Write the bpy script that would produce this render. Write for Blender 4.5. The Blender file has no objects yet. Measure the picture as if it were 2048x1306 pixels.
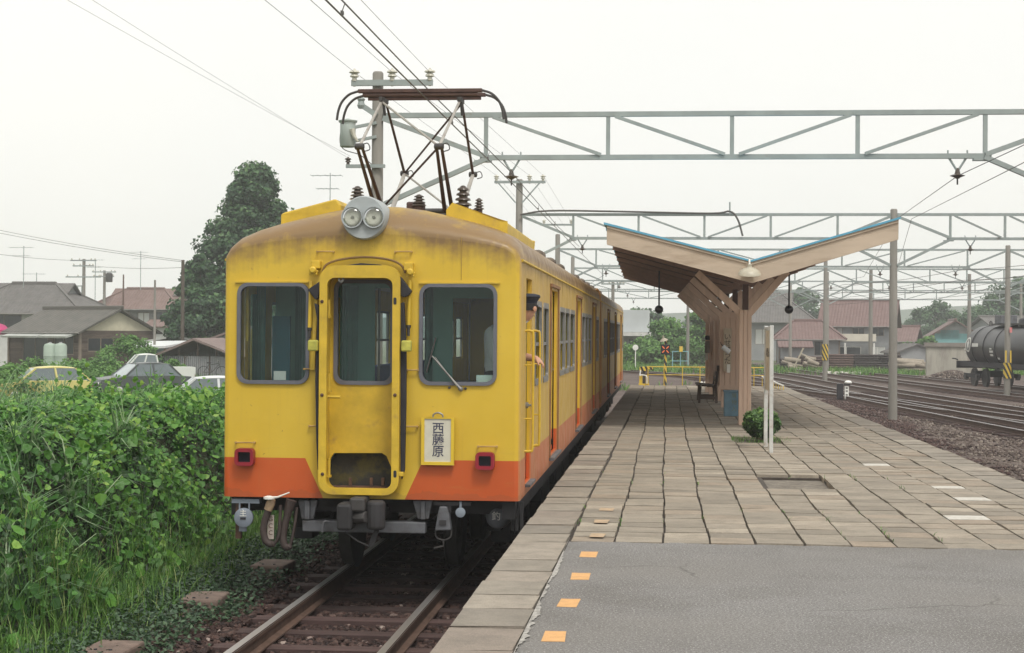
import bpy, math, random
import numpy as np
from mathutils import Vector, Matrix
from mathutils.geometry import tessellate_polygon

random.seed(11)
rng = np.random.default_rng(11)
S = bpy.context.scene
COL = S.collection

# ------------------------------------------------------------------ camera
EYE = Vector((0, 0, 1.55))          # platform surface is z = 0, rail heads are z = -0.85
FPX = 3200.0
_yaw, _pit, _rol = math.radians(5.43), math.radians(0.235), math.radians(0.4)
FW = Vector((-math.sin(_yaw) * math.cos(_pit), math.cos(_yaw) * math.cos(_pit), math.sin(_pit)))
_r0 = Vector((math.cos(_yaw), math.sin(_yaw), 0))
_u0 = _r0.cross(FW)
RT = _r0 * math.cos(_rol) + _u0 * math.sin(_rol)
UP = _u0 * math.cos(_rol) - _r0 * math.sin(_rol)
cam = bpy.data.objects.new('camera', bpy.data.cameras.new('camera'))
COL.objects.link(cam)
cam.matrix_world = Matrix(((RT.x, UP.x, -FW.x, EYE.x), (RT.y, UP.y, -FW.y, EYE.y), (RT.z, UP.z, -FW.z, EYE.z), (0, 0, 0, 1)))
cam.data.sensor_width = 36
cam.data.lens = 36 * FPX / 2048
cam.data.clip_end = 5000
S.camera = cam

# ------------------------------------------------------------------ sky, sun, exposure
SUN_EL, SUN_AZ = math.radians(58), math.radians(28)     # high, hazy, from behind the camera and a little to the right
W = bpy.data.worlds.new('World')
S.world = W
W.use_nodes = True
wn, wl = W.node_tree.nodes, W.node_tree.links
wn.clear()
sky = wn.new('ShaderNodeTexSky')
sky.sky_type = 'NISHITA'
sky.sun_disc = False
sky.sun_elevation = SUN_EL
sky.sun_rotation = math.pi - SUN_AZ
sky.dust_density = 6
sky.air_density = 1.0
sky.ozone_density = 1.0
hs = wn.new('ShaderNodeHueSaturation')
hs.inputs['Saturation'].default_value = 0.35
mixw = wn.new('ShaderNodeMix')
mixw.data_type = 'RGBA'
mixw.inputs['Factor'].default_value = 0.75
cn = wn.new('ShaderNodeTexNoise')
cn.inputs['Scale'].default_value = 2.2
cn.inputs['Detail'].default_value = 4
cr = wn.new('ShaderNodeValToRGB')                         # the white veil of cloud, faintly mottled
cr.color_ramp.elements[0].position, cr.color_ramp.elements[0].color = .3, (.90, .895, .855, 1)
cr.color_ramp.elements[1].position, cr.color_ramp.elements[1].color = .7, (1, .975, .905, 1)
vs_ = wn.new('ShaderNodeVectorMath')
vs_.operation = 'SCALE'
vs_.inputs['Scale'].default_value = 10.5
wl.new(cn.outputs[0], cr.inputs[0])
wl.new(cr.outputs[0], vs_.inputs[0])
wl.new(vs_.outputs[0], mixw.inputs['B'])
bg = wn.new('ShaderNodeBackground')
bg.inputs['Strength'].default_value = 0.10
wo = wn.new('ShaderNodeOutputWorld')
wl.new(sky.outputs[0], hs.inputs['Color'])
wl.new(hs.outputs[0], mixw.inputs['A'])
wl.new(mixw.outputs['Result'], bg.inputs['Color'])
wl.new(bg.outputs[0], wo.inputs['Surface'])
sl = bpy.data.lights.new('sun', 'SUN')
sl.energy = 1.5
sl.angle = math.radians(14)
sl.color = (1.0, 0.95, 0.86)
sun = bpy.data.objects.new('sun', sl)
COL.objects.link(sun)
_sd = Vector((math.sin(SUN_AZ) * math.cos(SUN_EL), -math.cos(SUN_AZ) * math.cos(SUN_EL), math.sin(SUN_EL)))
sun.rotation_euler = _sd.to_track_quat('Z', 'Y').to_euler()
S.view_settings.view_transform = 'Standard'
S.view_settings.look = 'None'
S.view_settings.exposure = 0.4
S.view_settings.gamma = 1.0
S.view_settings.use_curve_mapping = False
S.render.engine = 'CYCLES'
S.cycles.use_denoising = True
S.cycles.max_bounces = 7
S.cycles.diffuse_bounces = 3
S.cycles.glossy_bounces = 3
S.cycles.transparent_max_bounces = 16
S.cycles.volume_bounces = 2
S.cycles.use_adaptive_sampling = True
S.cycles.adaptive_threshold = 0.02


# ------------------------------------------------------------------ helpers
def ray(u, v):
    return FW + RT * ((u - 1024) / FPX) + UP * ((653 - v) / FPX)


def py(u, v, Y):                     # the place on the cross plane y = Y
    d = ray(u, v)
    return EYE + d * (Y / d.y)


def pz(u, v, Z):                     # the place on the level z = Z
    d = ray(u, v)
    return EYE + d * ((Z - EYE.z) / d.z)


def link(o, parent=None):
    COL.objects.link(o)
    if parent:
        o.parent = parent
    return o


def tag(o, label=None, cat=None, group=None, kind=None):
    if label:
        o['label'] = label
    if cat:
        o['category'] = cat
    if group:
        o['group'] = group
    if kind:
        o['kind'] = kind
    return o


def thing(name, loc, label, cat, group=None, rz=0, kind=None):
    o = bpy.data.objects.new(name, None)
    o.location = loc
    o.rotation_euler.z = rz
    o.empty_display_size = 0.2
    link(o)
    return tag(o, label, cat, group, kind)


def copy_tree(o, parent=None):
    c = o.copy()
    link(c, parent)
    for ch in o.children:
        copy_tree(ch, c)
    return c


V3 = Vector


class G:
    """collects faces; obj() links them as one mesh object"""

    def __init__(s):
        s.v, s.f = [], []

    def add(s, vs, fs):
        o = len(s.v)
        s.v += [tuple(p) for p in vs]
        s.f += [tuple(i + o for i in q) for q in fs]
        return s

    def box(s, c, d, rz=0, rx=0, ry=0):
        hx, hy, hz = d[0] / 2, d[1] / 2, d[2] / 2
        m = Matrix.Translation(c) @ Matrix.Rotation(rz, 4, 'Z') @ Matrix.Rotation(ry, 4, 'Y') @ Matrix.Rotation(rx, 4, 'X')
        vs = [m @ V3((x * hx, y * hy, z * hz)) for x, y, z in ((-1, -1, -1), (1, -1, -1), (1, 1, -1), (-1, 1, -1), (-1, -1, 1), (1, -1, 1), (1, 1, 1), (-1, 1, 1))]
        return s.add(vs, ((0, 3, 2, 1), (4, 5, 6, 7), (0, 1, 5, 4), (1, 2, 6, 5), (2, 3, 7, 6), (3, 0, 4, 7)))

    def bx(s, x0, x1, y0, y1, z0, z1):
        return s.box(((x0 + x1) / 2, (y0 + y1) / 2, (z0 + z1) / 2), (abs(x1 - x0), abs(y1 - y0), abs(z1 - z0)))

    def bar(s, p0, p1, w, h, up=(0, 0, 1)):
        p0, p1 = V3(p0), V3(p1)
        t = (p1 - p0).normalized()
        a = t.cross(V3(up))
        if a.length < 1e-3:
            a = t.cross(V3((0, 1, 0)))
        a.normalize()
        b = a.cross(t)
        a, b = a * (w / 2), b * (h / 2)
        vs = [p0 - a - b, p0 + a - b, p0 + a + b, p0 - a + b, p1 - a - b, p1 + a - b, p1 + a + b, p1 - a + b]
        return s.add(vs, ((0, 1, 2, 3), (7, 6, 5, 4), (4, 5, 1, 0), (5, 6, 2, 1), (6, 7, 3, 2), (7, 4, 0, 3)))

    def tube(s, pts, r, n=7, cap=True):
        pts = [V3(p) for p in pts]
        rs = r if isinstance(r, (list, tuple)) else [r] * len(pts)
        vs, fs = [], []
        t0 = (pts[1] - pts[0]).normalized()
        a = t0.orthogonal().normalized()
        for i, p in enumerate(pts):
            t = (pts[min(i + 1, len(pts) - 1)] - pts[max(i - 1, 0)]).normalized()
            a = (a - t * a.dot(t))
            a = a.normalized() if a.length > 1e-6 else t.orthogonal().normalized()
            b = t.cross(a)
            for k in range(n):
                q = 2 * math.pi * k / n
                vs.append(p + (a * math.cos(q) + b * math.sin(q)) * rs[i])
        for i in range(len(pts) - 1):
            for k in range(n):
                k2 = (k + 1) % n
                fs.append((i * n + k, i * n + k2, (i + 1) * n + k2, (i + 1) * n + k))
        if cap:
            fs.append(tuple(range(n - 1, -1, -1)))
            e = (len(pts) - 1) * n
            fs.append(tuple(range(e, e + n)))
        return s.add(vs, fs)

    def cyl(s, p0, p1, r0, r1=None, n=12):
        return s.tube([p0, p1], [r0, r0 if r1 is None else r1], n)

    def lathe(s, prof, o, ax=(0, 0, 1), n=16, cap=True):
        """prof: (radius, distance along ax) pairs"""
        ax = V3(ax).normalized()
        a = ax.orthogonal().normalized()
        b = ax.cross(a)
        vs, fs = [], []
        for r, h in prof:
            for k in range(n):
                q = 2 * math.pi * k / n
                vs.append(V3(o) + ax * h + (a * math.cos(q) + b * math.sin(q)) * max(r, 1e-4))
        for i in range(len(prof) - 1):
            for k in range(n):
                k2 = (k + 1) % n
                fs.append((i * n + k, i * n + k2, (i + 1) * n + k2, (i + 1) * n + k))
        if cap:
            fs.append(tuple(range(n - 1, -1, -1)))
            e = (len(prof) - 1) * n
            fs.append(tuple(range(e, e + n)))
        return s.add(vs, fs)

    def plate(s, outer, holes, o, a, b, d):
        """outer and holes in plane coordinates (a, b) from o, thickened by the vector d"""
        o, a, b, d = V3(o), V3(a), V3(b), V3(d)
        loops = [outer] + list(holes)
        flat = [p for l in loops for p in l]
        tris = tessellate_polygon([[V3((p[0], p[1], 0)) for p in l] for l in loops])
        n = len(flat)
        vs = [o + a * p[0] + b * p[1] for p in flat] + [o + a * p[0] + b * p[1] + d for p in flat]
        nrm = a.cross(b)
        fs = []
        for t in tris:
            p, q, r = (flat[i] for i in t)
            cw = (q[0] - p[0]) * (r[1] - p[1]) - (q[1] - p[1]) * (r[0] - p[0])
            t = tuple(t) if (cw > 0) == (nrm.dot(d) < 0) else tuple(reversed(t))
            fs.append(t)
            fs.append(tuple(i + n for i in reversed(t)))
        k = 0
        for l in loops:
            m = len(l)
            for i in range(m):
                fs.append((k + i, k + (i + 1) % m, k + (i + 1) % m + n, k + i + n))
            k += m
        return s.add(vs, fs)

    def mesh(s, name, mat, smooth=False):
        m = bpy.data.meshes.new(name)
        m.from_pydata(s.v, [], s.f)
        if smooth is not False:
            m.polygons.foreach_set('use_smooth', [True] * len(m.polygons))
            m.set_sharp_from_angle(angle=math.radians(38 if smooth is True else smooth))
        if mat:
            m.materials.append(mat)
        m.validate()
        return m

    def obj(s, name, mat, parent=None, smooth=False, bev=0, loc=None):
        o = bpy.data.objects.new(name, s.mesh(name, mat, smooth))
        link(o, parent)
        if loc:
            o.location = loc
        if bev:
            b = o.modifiers.new('bevel', 'BEVEL')
            b.width = bev
            b.segments = 2
            b.limit_method = 'ANGLE'
            b.angle_limit = math.radians(40)
        return o


def rrect(x0, x1, z0, z1, r, n=5):
    p = []
    for cx, cz, q0 in ((x1 - r, z1 - r, 0), (x0 + r, z1 - r, 90), (x0 + r, z0 + r, 180), (x1 - r, z0 + r, 270)):
        for k in range(n + 1):
            q = math.radians(q0 + 90 * k / n)
            p.append((cx + r * math.cos(q), cz + r * math.sin(q)))
    return p


def rect(x0, x1, z0, z1):
    return [(x0, z0), (x1, z0), (x1, z1), (x0, z1)]


def circ(cx, cz, r, n=20):
    return [(cx + r * math.cos(2 * math.pi * k / n), cz + r * math.sin(2 * math.pi * k / n)) for k in range(n)]


def arc(pts, n=4):
    """Catmull-Rom through pts"""
    pts = [V3(p) for p in pts]
    P = [pts[0] * 2 - pts[1]] + pts + [pts[-1] * 2 - pts[-2]]
    out = []
    for i in range(1, len(P) - 2):
        for k in range(n):
            t = k / n
            a, b, c, d = P[i - 1], P[i], P[i + 1], P[i + 2]
            out.append(0.5 * ((2 * b) + (c - a) * t + (2 * a - 5 * b + 4 * c - d) * t * t + (3 * b - a - 3 * c + d) * t ** 3))
    return out + [pts[-1]]


# ------------------------------------------------------------------ materials
def nodes(name):
    m = bpy.data.materials.new(name)
    m.use_nodes = True
    return m, m.node_tree.nodes, m.node_tree.links, m.node_tree.nodes['Principled BSDF']


def nn(nt, typ, **kw):
    n = nt.new(typ)
    for k, v in kw.items():
        if k in n.inputs:
            n.inputs[k].default_value = v
        else:
            setattr(n, k, v)
    return n


def mixc(nt, lk, fac, a, b, blend='MIX'):
    n = nt.new('ShaderNodeMix')
    n.data_type = 'RGBA'
    n.blend_type = blend
    for sock, val in ((n.inputs['Factor'], fac), (n.inputs['A'], a), (n.inputs['B'], b)):
        if isinstance(val, bpy.types.NodeSocket):
            lk.new(val, sock)
        elif isinstance(val, (int, float)):
            sock.default_value = val
        else:
            sock.default_value = (*val, 1)
    return n.outputs['Result']


def mth(nt, lk, op, a, b=0.0, c=None):
    n = nt.new('ShaderNodeMath')
    n.operation = op
    for i, val in enumerate((a, b) if c is None else (a, b, c)):
        if isinstance(val, bpy.types.NodeSocket):
            lk.new(val, n.inputs[i])
        else:
            n.inputs[i].default_value = val
    return n.outputs[0]


def ramp(nt, lk, fac, stops):
    n = nt.new('ShaderNodeValToRGB')
    el = n.color_ramp.elements
    while len(el) < len(stops):
        el.new(0.5)
    for e, (p, c) in zip(el, stops):
        e.position = p
        e.color = (*c, 1) if not isinstance(c, (int, float)) else (c, c, c, 1)
    lk.new(fac, n.inputs[0])
    return n.outputs[0]


def noise(nt, lk, co, scale, detail=4, rough=0.6):
    n = nn(nt, 'ShaderNodeTexNoise', Scale=scale, Detail=detail, Roughness=rough)
    lk.new(co, n.inputs['Vector'])
    return n.outputs[0]


def coords(nt, lk, stretch=None, kind='Object'):
    t = nt.new('ShaderNodeTexCoord').outputs[kind]
    if stretch:
        mp = nt.new('ShaderNodeMapping')
        mp.inputs['Scale'].default_value = stretch
        lk.new(t, mp.inputs['Vector'])
        return mp.outputs[0]
    return t


def bump(nt, lk, bs, h, strength, dist=0.02):
    b = nn(nt, 'ShaderNodeBump', Strength=strength, Distance=dist)
    lk.new(h, b.inputs['Height'])
    lk.new(b.outputs[0], bs.inputs['Normal'])


def M(name, c, r=0.7, m=0.0, v=0.18, s=2.0, b=0.15, bs=60, stain=None, sf=(0.55, 0.75), ss=1.5, stretch=None, rnd=0.0, dist=0.01):
    """base colour broken up by noise, optional stain colour, fine bump"""
    mt, nt, lk, B = nodes(name)
    co = coords(nt, lk, stretch)
    lo, hi = tuple(x * (1 - v) for x in c), tuple(min(1, x * (1 + v)) for x in c)
    col = mixc(nt, lk, ramp(nt, lk, noise(nt, lk, co, s), ((0.3, 0.0), (0.7, 1.0))), lo, hi)
    if stain:
        col = mixc(nt, lk, ramp(nt, lk, noise(nt, lk, co, ss, 6, 0.65), ((sf[0], 0.0), (sf[1], 0.85))), col, stain)
    if rnd:
        oi = nt.new('ShaderNodeObjectInfo').outputs['Random']
        f = mth(nt, lk, 'MULTIPLY_ADD', oi, 2 * rnd, 1 - rnd)
        sc = nt.new('ShaderNodeVectorMath')
        sc.operation = 'SCALE'
        lk.new(col, sc.inputs[0])
        lk.new(f, sc.inputs['Scale'])
        col = sc.outputs[0]
    lk.new(col, B.inputs['Base Color'])
    B.inputs['Roughness'].default_value = r
    B.inputs['Metallic'].default_value = m
    if b:
        bump(nt, lk, B, noise(nt, lk, co, bs, 3), b, dist)
    return mt


def leafmat(name, stops, rough=0.55, trans=0.25):
    """leaf colour by a value stored with each leaf"""
    mt, nt, lk, B = nodes(name)
    at = nn(nt, 'ShaderNodeAttribute', attribute_name='rnd')
    col = ramp(nt, lk, at.outputs['Fac'], stops)
    lk.new(col, B.inputs['Base Color'])
    B.inputs['Roughness'].default_value = rough
    tr = nt.new('ShaderNodeBsdfTranslucent')
    lk.new(col, tr.inputs['Color'])
    ms = nt.new('ShaderNodeMixShader')
    ms.inputs[0].default_value = trans
    lk.new(B.outputs[0], ms.inputs[1])
    lk.new(tr.outputs[0], ms.inputs[2])
    lk.new(ms.outputs[0], nt['Material Output'].inputs['Surface'])
    return mt


def glassmat(name, tint=(0.86, 0.91, 0.91), refl=0.45):
    mt, nt, lk, B = nodes(name)
    nt.remove(B)
    t = nn(nt, 'ShaderNodeBsdfTransparent', Color=(*tint, 1))
    g = nn(nt, 'ShaderNodeBsdfGlossy', Color=(0.9, 0.93, 0.95, 1), Roughness=0.03)
    fr = nn(nt, 'ShaderNodeFresnel', IOR=1.5)
    f = mth(nt, lk, 'MULTIPLY', fr.outputs[0], refl)
    ms = nt.new('ShaderNodeMixShader')
    lk.new(f, ms.inputs[0])
    lk.new(t.outputs[0], ms.inputs[1])
    lk.new(g.outputs[0], ms.inputs[2])
    lk.new(ms.outputs[0], nt['Material Output'].inputs['Surface'])
    return mt


def np_obj(name, verts, faces, mat, rnd=None, parent=None, smooth=False):
    """verts (n,3), faces (m,k) arrays, rnd one value per face"""
    verts = np.asarray(verts, dtype=np.float32)
    faces = np.asarray(faces, dtype=np.int32)
    k = faces.shape[1]
    m = bpy.data.meshes.new(name)
    m.vertices.add(len(verts))
    m.vertices.foreach_set('co', verts.ravel())
    m.loops.add(faces.size)
    m.loops.foreach_set('vertex_index', faces.ravel())
    m.polygons.add(len(faces))
    m.polygons.foreach_set('loop_start', np.arange(0, faces.size, k, dtype=np.int32))
    m.polygons.foreach_set('use_smooth', np.full(len(faces), smooth))
    m.update(calc_edges=True)
    if rnd is not None:
        at = m.attributes.new('rnd', 'FLOAT', 'FACE')
        at.data.foreach_set('value', np.asarray(rnd, dtype=np.float32))
    m.materials.append(mat)
    o = bpy.data.objects.new(name, m)
    return link(o, parent)


LEAF = {'vine': (np.array([(0, 0, 0), (-.52, .18, .05), (-.42, .62, .0), (0, 1, -.12), (.42, .62, .0), (.52, .18, .05), (0, .45, -.07)]),
                 [(0, 6, 2, 1), (6, 3, 2, 2), (0, 5, 4, 6), (6, 4, 3, 3)]),
        'oval': (np.array([(0, 0, 0), (-.3, .5, .08), (0, 1, 0), (.3, .5, .08)]), [(0, 3, 2, 1)]),
        'spray': (np.array([(0, 0, 0), (-.42, .42, .16), (.06, 1, -.08), (.46, .5, .10)]), [(0, 3, 2, 1)])}


def leaves(name, P, size, mat, kind='oval', nrm=None, spread=0.8, parent=None, rnd=None, droop=0.0):
    """one leaf at every point of P (n,3); nrm is the mean facing of the leaves"""
    P = np.asarray(P, dtype=np.float64)
    n = len(P)
    if nrm is None:
        nrm = np.tile((0, 0, 1.0), (n, 1))
    N = np.asarray(nrm, dtype=np.float64) + rng.normal(0, spread, (n, 3))
    N /= np.linalg.norm(N, axis=1)[:, None]
    T = rng.normal(0, 1, (n, 3))
    T[:, 2] -= droop
    T -= N * (T * N).sum(1)[:, None]
    T /= np.linalg.norm(T, axis=1)[:, None]
    Bn = np.cross(N, T)
    sz = np.asarray(size) * rng.uniform(0.65, 1.35, n)
    lv, lf = LEAF[kind]
    lv = lv - np.array((0, 0.45, 0))
    Vt = P[:, None, :] + sz[:, None, None] * (lv[None, :, 0:1] * Bn[:, None, :] + lv[None, :, 1:2] * T[:, None, :] + lv[None, :, 2:3] * N[:, None, :])
    F = (np.arange(n)[:, None, None] * len(lv) + np.array([f for f in lf])[None]).reshape(-1, 4)
    if rnd is None:
        rnd = rng.uniform(0, 1, n)
    R = np.repeat(rnd, len(lf))
    if kind == 'vine':            # two of its four faces are triangles: drop the doubled corner
        tri = F[:, 2] == F[:, 3]
        F2 = np.concatenate([F[~tri][:, [0, 1, 2]], F[~tri][:, [0, 2, 3]], F[tri][:, :3]])
        R2 = np.concatenate([R[~tri], R[~tri], R[tri]])
        return np_obj(name, Vt.reshape(-1, 3), F2, mat, R2, parent)
    return np_obj(name, Vt.reshape(-1, 3), F, mat, R, parent)


def blades(name, P, h, w, mat, lean=0.5, parent=None, bend=0.6, aim=None):
    """arching grass blades rooted at P"""
    P = np.asarray(P, dtype=np.float64)
    n = len(P)
    a = rng.uniform(0, 2 * np.pi, n) if aim is None else aim
    L = np.asarray(h) * rng.uniform(0.6, 1.3, n)
    ln = lean * rng.uniform(0.2, 1.3, n)
    D = np.stack([np.cos(a), np.sin(a), np.zeros(n)], 1)
    Sd = np.stack([-np.sin(a + rng.normal(0, .5, n)), np.cos(a), np.zeros(n)], 1)
    Vt = []
    ts = (0, .35, .7, 1.0)
    for t in ts:
        c = P + D * (L * ln * (t ** 1.8))[:, None]
        c[:, 2] += L * (t - bend * ln * t ** 2.4 * 0.8)
        ww = (w * (1 - t ** 2) + 0.0006)
        Vt += [c - Sd * ww / 2, c + Sd * ww / 2]
    Vt = np.stack(Vt, 1).reshape(-1, 3)
    base = np.arange(n)[:, None] * 8
    F = np.concatenate([base + np.array(q) for q in ((0, 1, 3, 2), (2, 3, 5, 4), (4, 5, 7, 6))])
    return np_obj(name, Vt, F, mat, np.tile(rng.uniform(0, 1, n), 3), parent)


_ico = None


def stones(name, P, size, mat, parent=None, flat=0.7):
    global _ico
    if _ico is None:
        t = (1 + 5 ** .5) / 2
        v = np.array([(-1, t, 0), (1, t, 0), (-1, -t, 0), (1, -t, 0), (0, -1, t), (0, 1, t), (0, -1, -t), (0, 1, -t), (t, 0, -1), (t, 0, 1), (-t, 0, -1), (-t, 0, 1)], dtype=float)
        f = np.array([(0, 11, 5), (0, 5, 1), (0, 1, 7), (0, 7, 10), (0, 10, 11), (1, 5, 9), (5, 11, 4), (11, 10, 2), (10, 7, 6), (7, 1, 8), (3, 9, 4), (3, 4, 2), (3, 2, 6), (3, 6, 8), (3, 8, 9), (4, 9, 5), (2, 4, 11), (6, 2, 10), (8, 6, 7), (9, 8, 1)])
        _ico = (v / np.linalg.norm(v[0]), f)
    v, f = _ico
    n = len(P)
    sz = np.asarray(size) * rng.uniform(0.5, 1.4, n)
    jit = v[None] * rng.uniform(0.6, 1.15, (n, 12, 1)) * np.stack([rng.uniform(.7, 1.2, n), rng.uniform(.7, 1.2, n), np.full(n, flat)], 1)[:, None, :]
    a = rng.uniform(0, 6.28, n)
    c, s = np.cos(a)[:, None], np.sin(a)[:, None]
    X = jit[..., 0] * c - jit[..., 1] * s
    Y = jit[..., 0] * s + jit[..., 1] * c
    Vt = np.stack([X, Y, jit[..., 2]], 2) * sz[:, None, None] * 0.5 + np.asarray(P)[:, None, :]
    F = (np.arange(n)[:, None, None] * 12 + f[None]).reshape(-1, 3)
    return np_obj(name, Vt.reshape(-1, 3), F, mat, np.repeat(rng.uniform(0, 1, n), 20), parent)


def text(body, size, mat, parent, loc, rot, name='lettering', ext=0.002, space=1.0, offset=0.0):
    c = bpy.data.curves.new(name, 'FONT')
    c.body = body
    c.size = size
    c.align_x = 'CENTER'
    c.align_y = 'CENTER'
    c.space_line = space
    c.extrude = ext
    c.offset = offset
    o = bpy.data.objects.new(name, c)
    COL.objects.link(o)
    dg = bpy.context.evaluated_depsgraph_get()
    me = bpy.data.meshes.new_from_object(o.evaluated_get(dg))
    bpy.data.objects.remove(o)
    me.materials.clear()
    me.materials.append(mat)
    q = bpy.data.objects.new(name, me)
    link(q, parent)
    q.location = loc
    q.rotation_euler = rot
    return q


def scatter(x0, x1, y0, y1, n, z=None):
    X, Y = rng.uniform(x0, x1, n), rng.uniform(y0, y1, n)
    return np.stack([X, Y, np.zeros(n) if z is None else z(X, Y)], 1)


def wob(X, Y, s=1.0, k=0):
    """smooth pseudo noise in -1..1"""
    return (np.sin(X * 1.7 * s + Y * .6 * s + k) + np.sin(X * .8 * s - Y * 1.9 * s + 2.1 + k) + np.sin((X + Y) * 3.1 * s + 4 + k) * .6 + np.sin((X * 4.7 - Y * 3.3) * s + 1 + k) * .4) / 3

# ================================================================== materials used in many places
ZR = -0.85                                   # rail head level
Mt = {}
Mt['conc'] = M('concrete', (.33, .31, .27), .85, v=.22, s=1.3, b=.3, bs=90, stain=(.17, .15, .13), sf=(.5, .8), ss=2.2)
Mt['conc_pole'] = M('pole_concrete', (.21, .20, .18), .8, v=.15, s=2, b=.2, bs=70, stain=(.2, .19, .17), ss=3, stretch=(3, 3, .4))
Mt['steel'] = M('grey_painted_steel', (.27, .31, .305), .55, v=.12, s=3, b=.05, stain=(.2, .16, .13), sf=(.62, .85), ss=4)
Mt['dksteel'] = M('dark_steel', (.045, .042, .042), .6, v=.25, s=6, b=.1)
Mt['black'] = M('black_rubber', (.018, .017, .022), .7, v=.2, s=8, b=.1)
Mt['rust'] = M('rusty_iron', (.10, .055, .038), .85, v=.3, s=9, b=.3, stain=(.05, .03, .025), ss=8)
Mt['white'] = M('white_paint', (.74, .74, .70), .6, v=.06, s=3, b=.05, stain=(.42, .36, .28), sf=(.66, .9), ss=5)
Mt['yel'] = M('safety_yellow_paint', (.66, .45, .05), .6, v=.12, s=4, b=.05, stain=(.3, .2, .06), sf=(.62, .9), ss=6)
Mt['porc'] = M('porcelain', (.50, .49, .42), .25, v=.08, b=0)
Mt['brporc'] = M('brown_porcelain', (.06, .045, .035), .3, v=.1, b=0)
Mt['wire'] = M('wire_metal', (.09, .085, .08), .6, v=.1, b=0)
Mt['wood'] = M('painted_timber', (.58, .41, .31), .75, v=.14, s=3, b=.25, bs=30, stain=(.36, .24, .17), sf=(.58, .88), ss=3, stretch=(1, 1, .25))
Mt['dkwood'] = M('dark_timber', (.085, .055, .04), .75, v=.25, s=3, b=.3, bs=30, stretch=(1, .3, 1))
Mt['soil'] = M('soil', (.12, .10, .08), .95, v=.3, s=4, b=.5, bs=30, dist=.03)
Mt['glass'] = glassmat('window_glass')


def groundmat():
    mt, nt, lk, B = nodes('ground_earth')
    co = coords(nt, lk)
    a = ramp(nt, lk, noise(nt, lk, co, .12, 5), ((.35, (.05, .09, .025)), (.55, (.10, .11, .05)), (.72, (.19, .16, .12))))
    c = mixc(nt, lk, ramp(nt, lk, noise(nt, lk, co, 2.5, 5), ((.35, 0.), (.7, .7))), a, (.06, .07, .035))
    lk.new(c, B.inputs['Base Color'])
    B.inputs['Roughness'].default_value = .95
    bump(nt, lk, B, noise(nt, lk, co, 6, 6), .6, .1)
    return mt


def ballastmat(name, stops):
    mt, nt, lk, B = nodes(name)
    at = nn(nt, 'ShaderNodeAttribute', attribute_name='rnd')
    c = ramp(nt, lk, at.outputs['Fac'], stops)
    n2 = noise(nt, lk, coords(nt, lk), 40, 3)
    c = mixc(nt, lk, ramp(nt, lk, n2, ((.4, 0.), (.7, .5))), c, tuple(x * .5 for x in stops[0][1]))
    lk.new(c, B.inputs['Base Color'])
    B.inputs['Roughness'].default_value = .9
    return mt


# ------------------------------------------------------------------ ground
g = G()
g.add([(-950, -60, -1.25), (950, -60, -1.25), (950, 900, -1.25), (-950, 900, -1.25)], [(0, 1, 2, 3)])
tag(g.obj('ground', groundmat()), kind='structure')

# the raised bed of stone that carries the tracks
Mt['bed'] = M('ballast_bed', (.035, .024, .02), .95, v=.45, s=14, b=.9, bs=25, stain=(.028, .02, .018), sf=(.42, .62), ss=9, dist=.05)
Mt['bedr'] = M('yard_bed', (.115, .088, .075), .95, v=.45, s=9, b=.9, bs=14, stain=(.06, .038, .035), sf=(.42, .62), ss=.55, dist=.06)
g = G()
g.add([(-4.6, -6, -1.07), (-1.0, -6, -1.07), (-1.0, 50, -1.07), (-4.6, 50, -1.07), (-6.2, -6, -1.3), (-6.2, 50, -1.3)], [(0, 1, 2, 3), (4, 0, 3, 5)])
tag(g.obj('ballast_bed', Mt['bed']), kind='structure')
g = G()
yb = [(3.6, -6), (60, -6), (60, 150), (-26, 150), (-6.2, 120), (-6.2, 50.0), (-1.0, 50.0), (3.6, 50.0)]
g.plate(yb, [], (0, 0, -1.05), (1, 0, 0), (0, 1, 0), (0, 0, -.3))
tag(g.obj('yard_bed', Mt['bedr']), kind='structure')


# ------------------------------------------------------------------ platform
def xl(y):
    return -1.135 + .0030 * y


def xr(y):
    return 3.95 - .0068 * y


PY0, PY1 = -4.0, 48.6
plat = thing('platform', (0, 0, 0), None, None, kind='structure')


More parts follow.
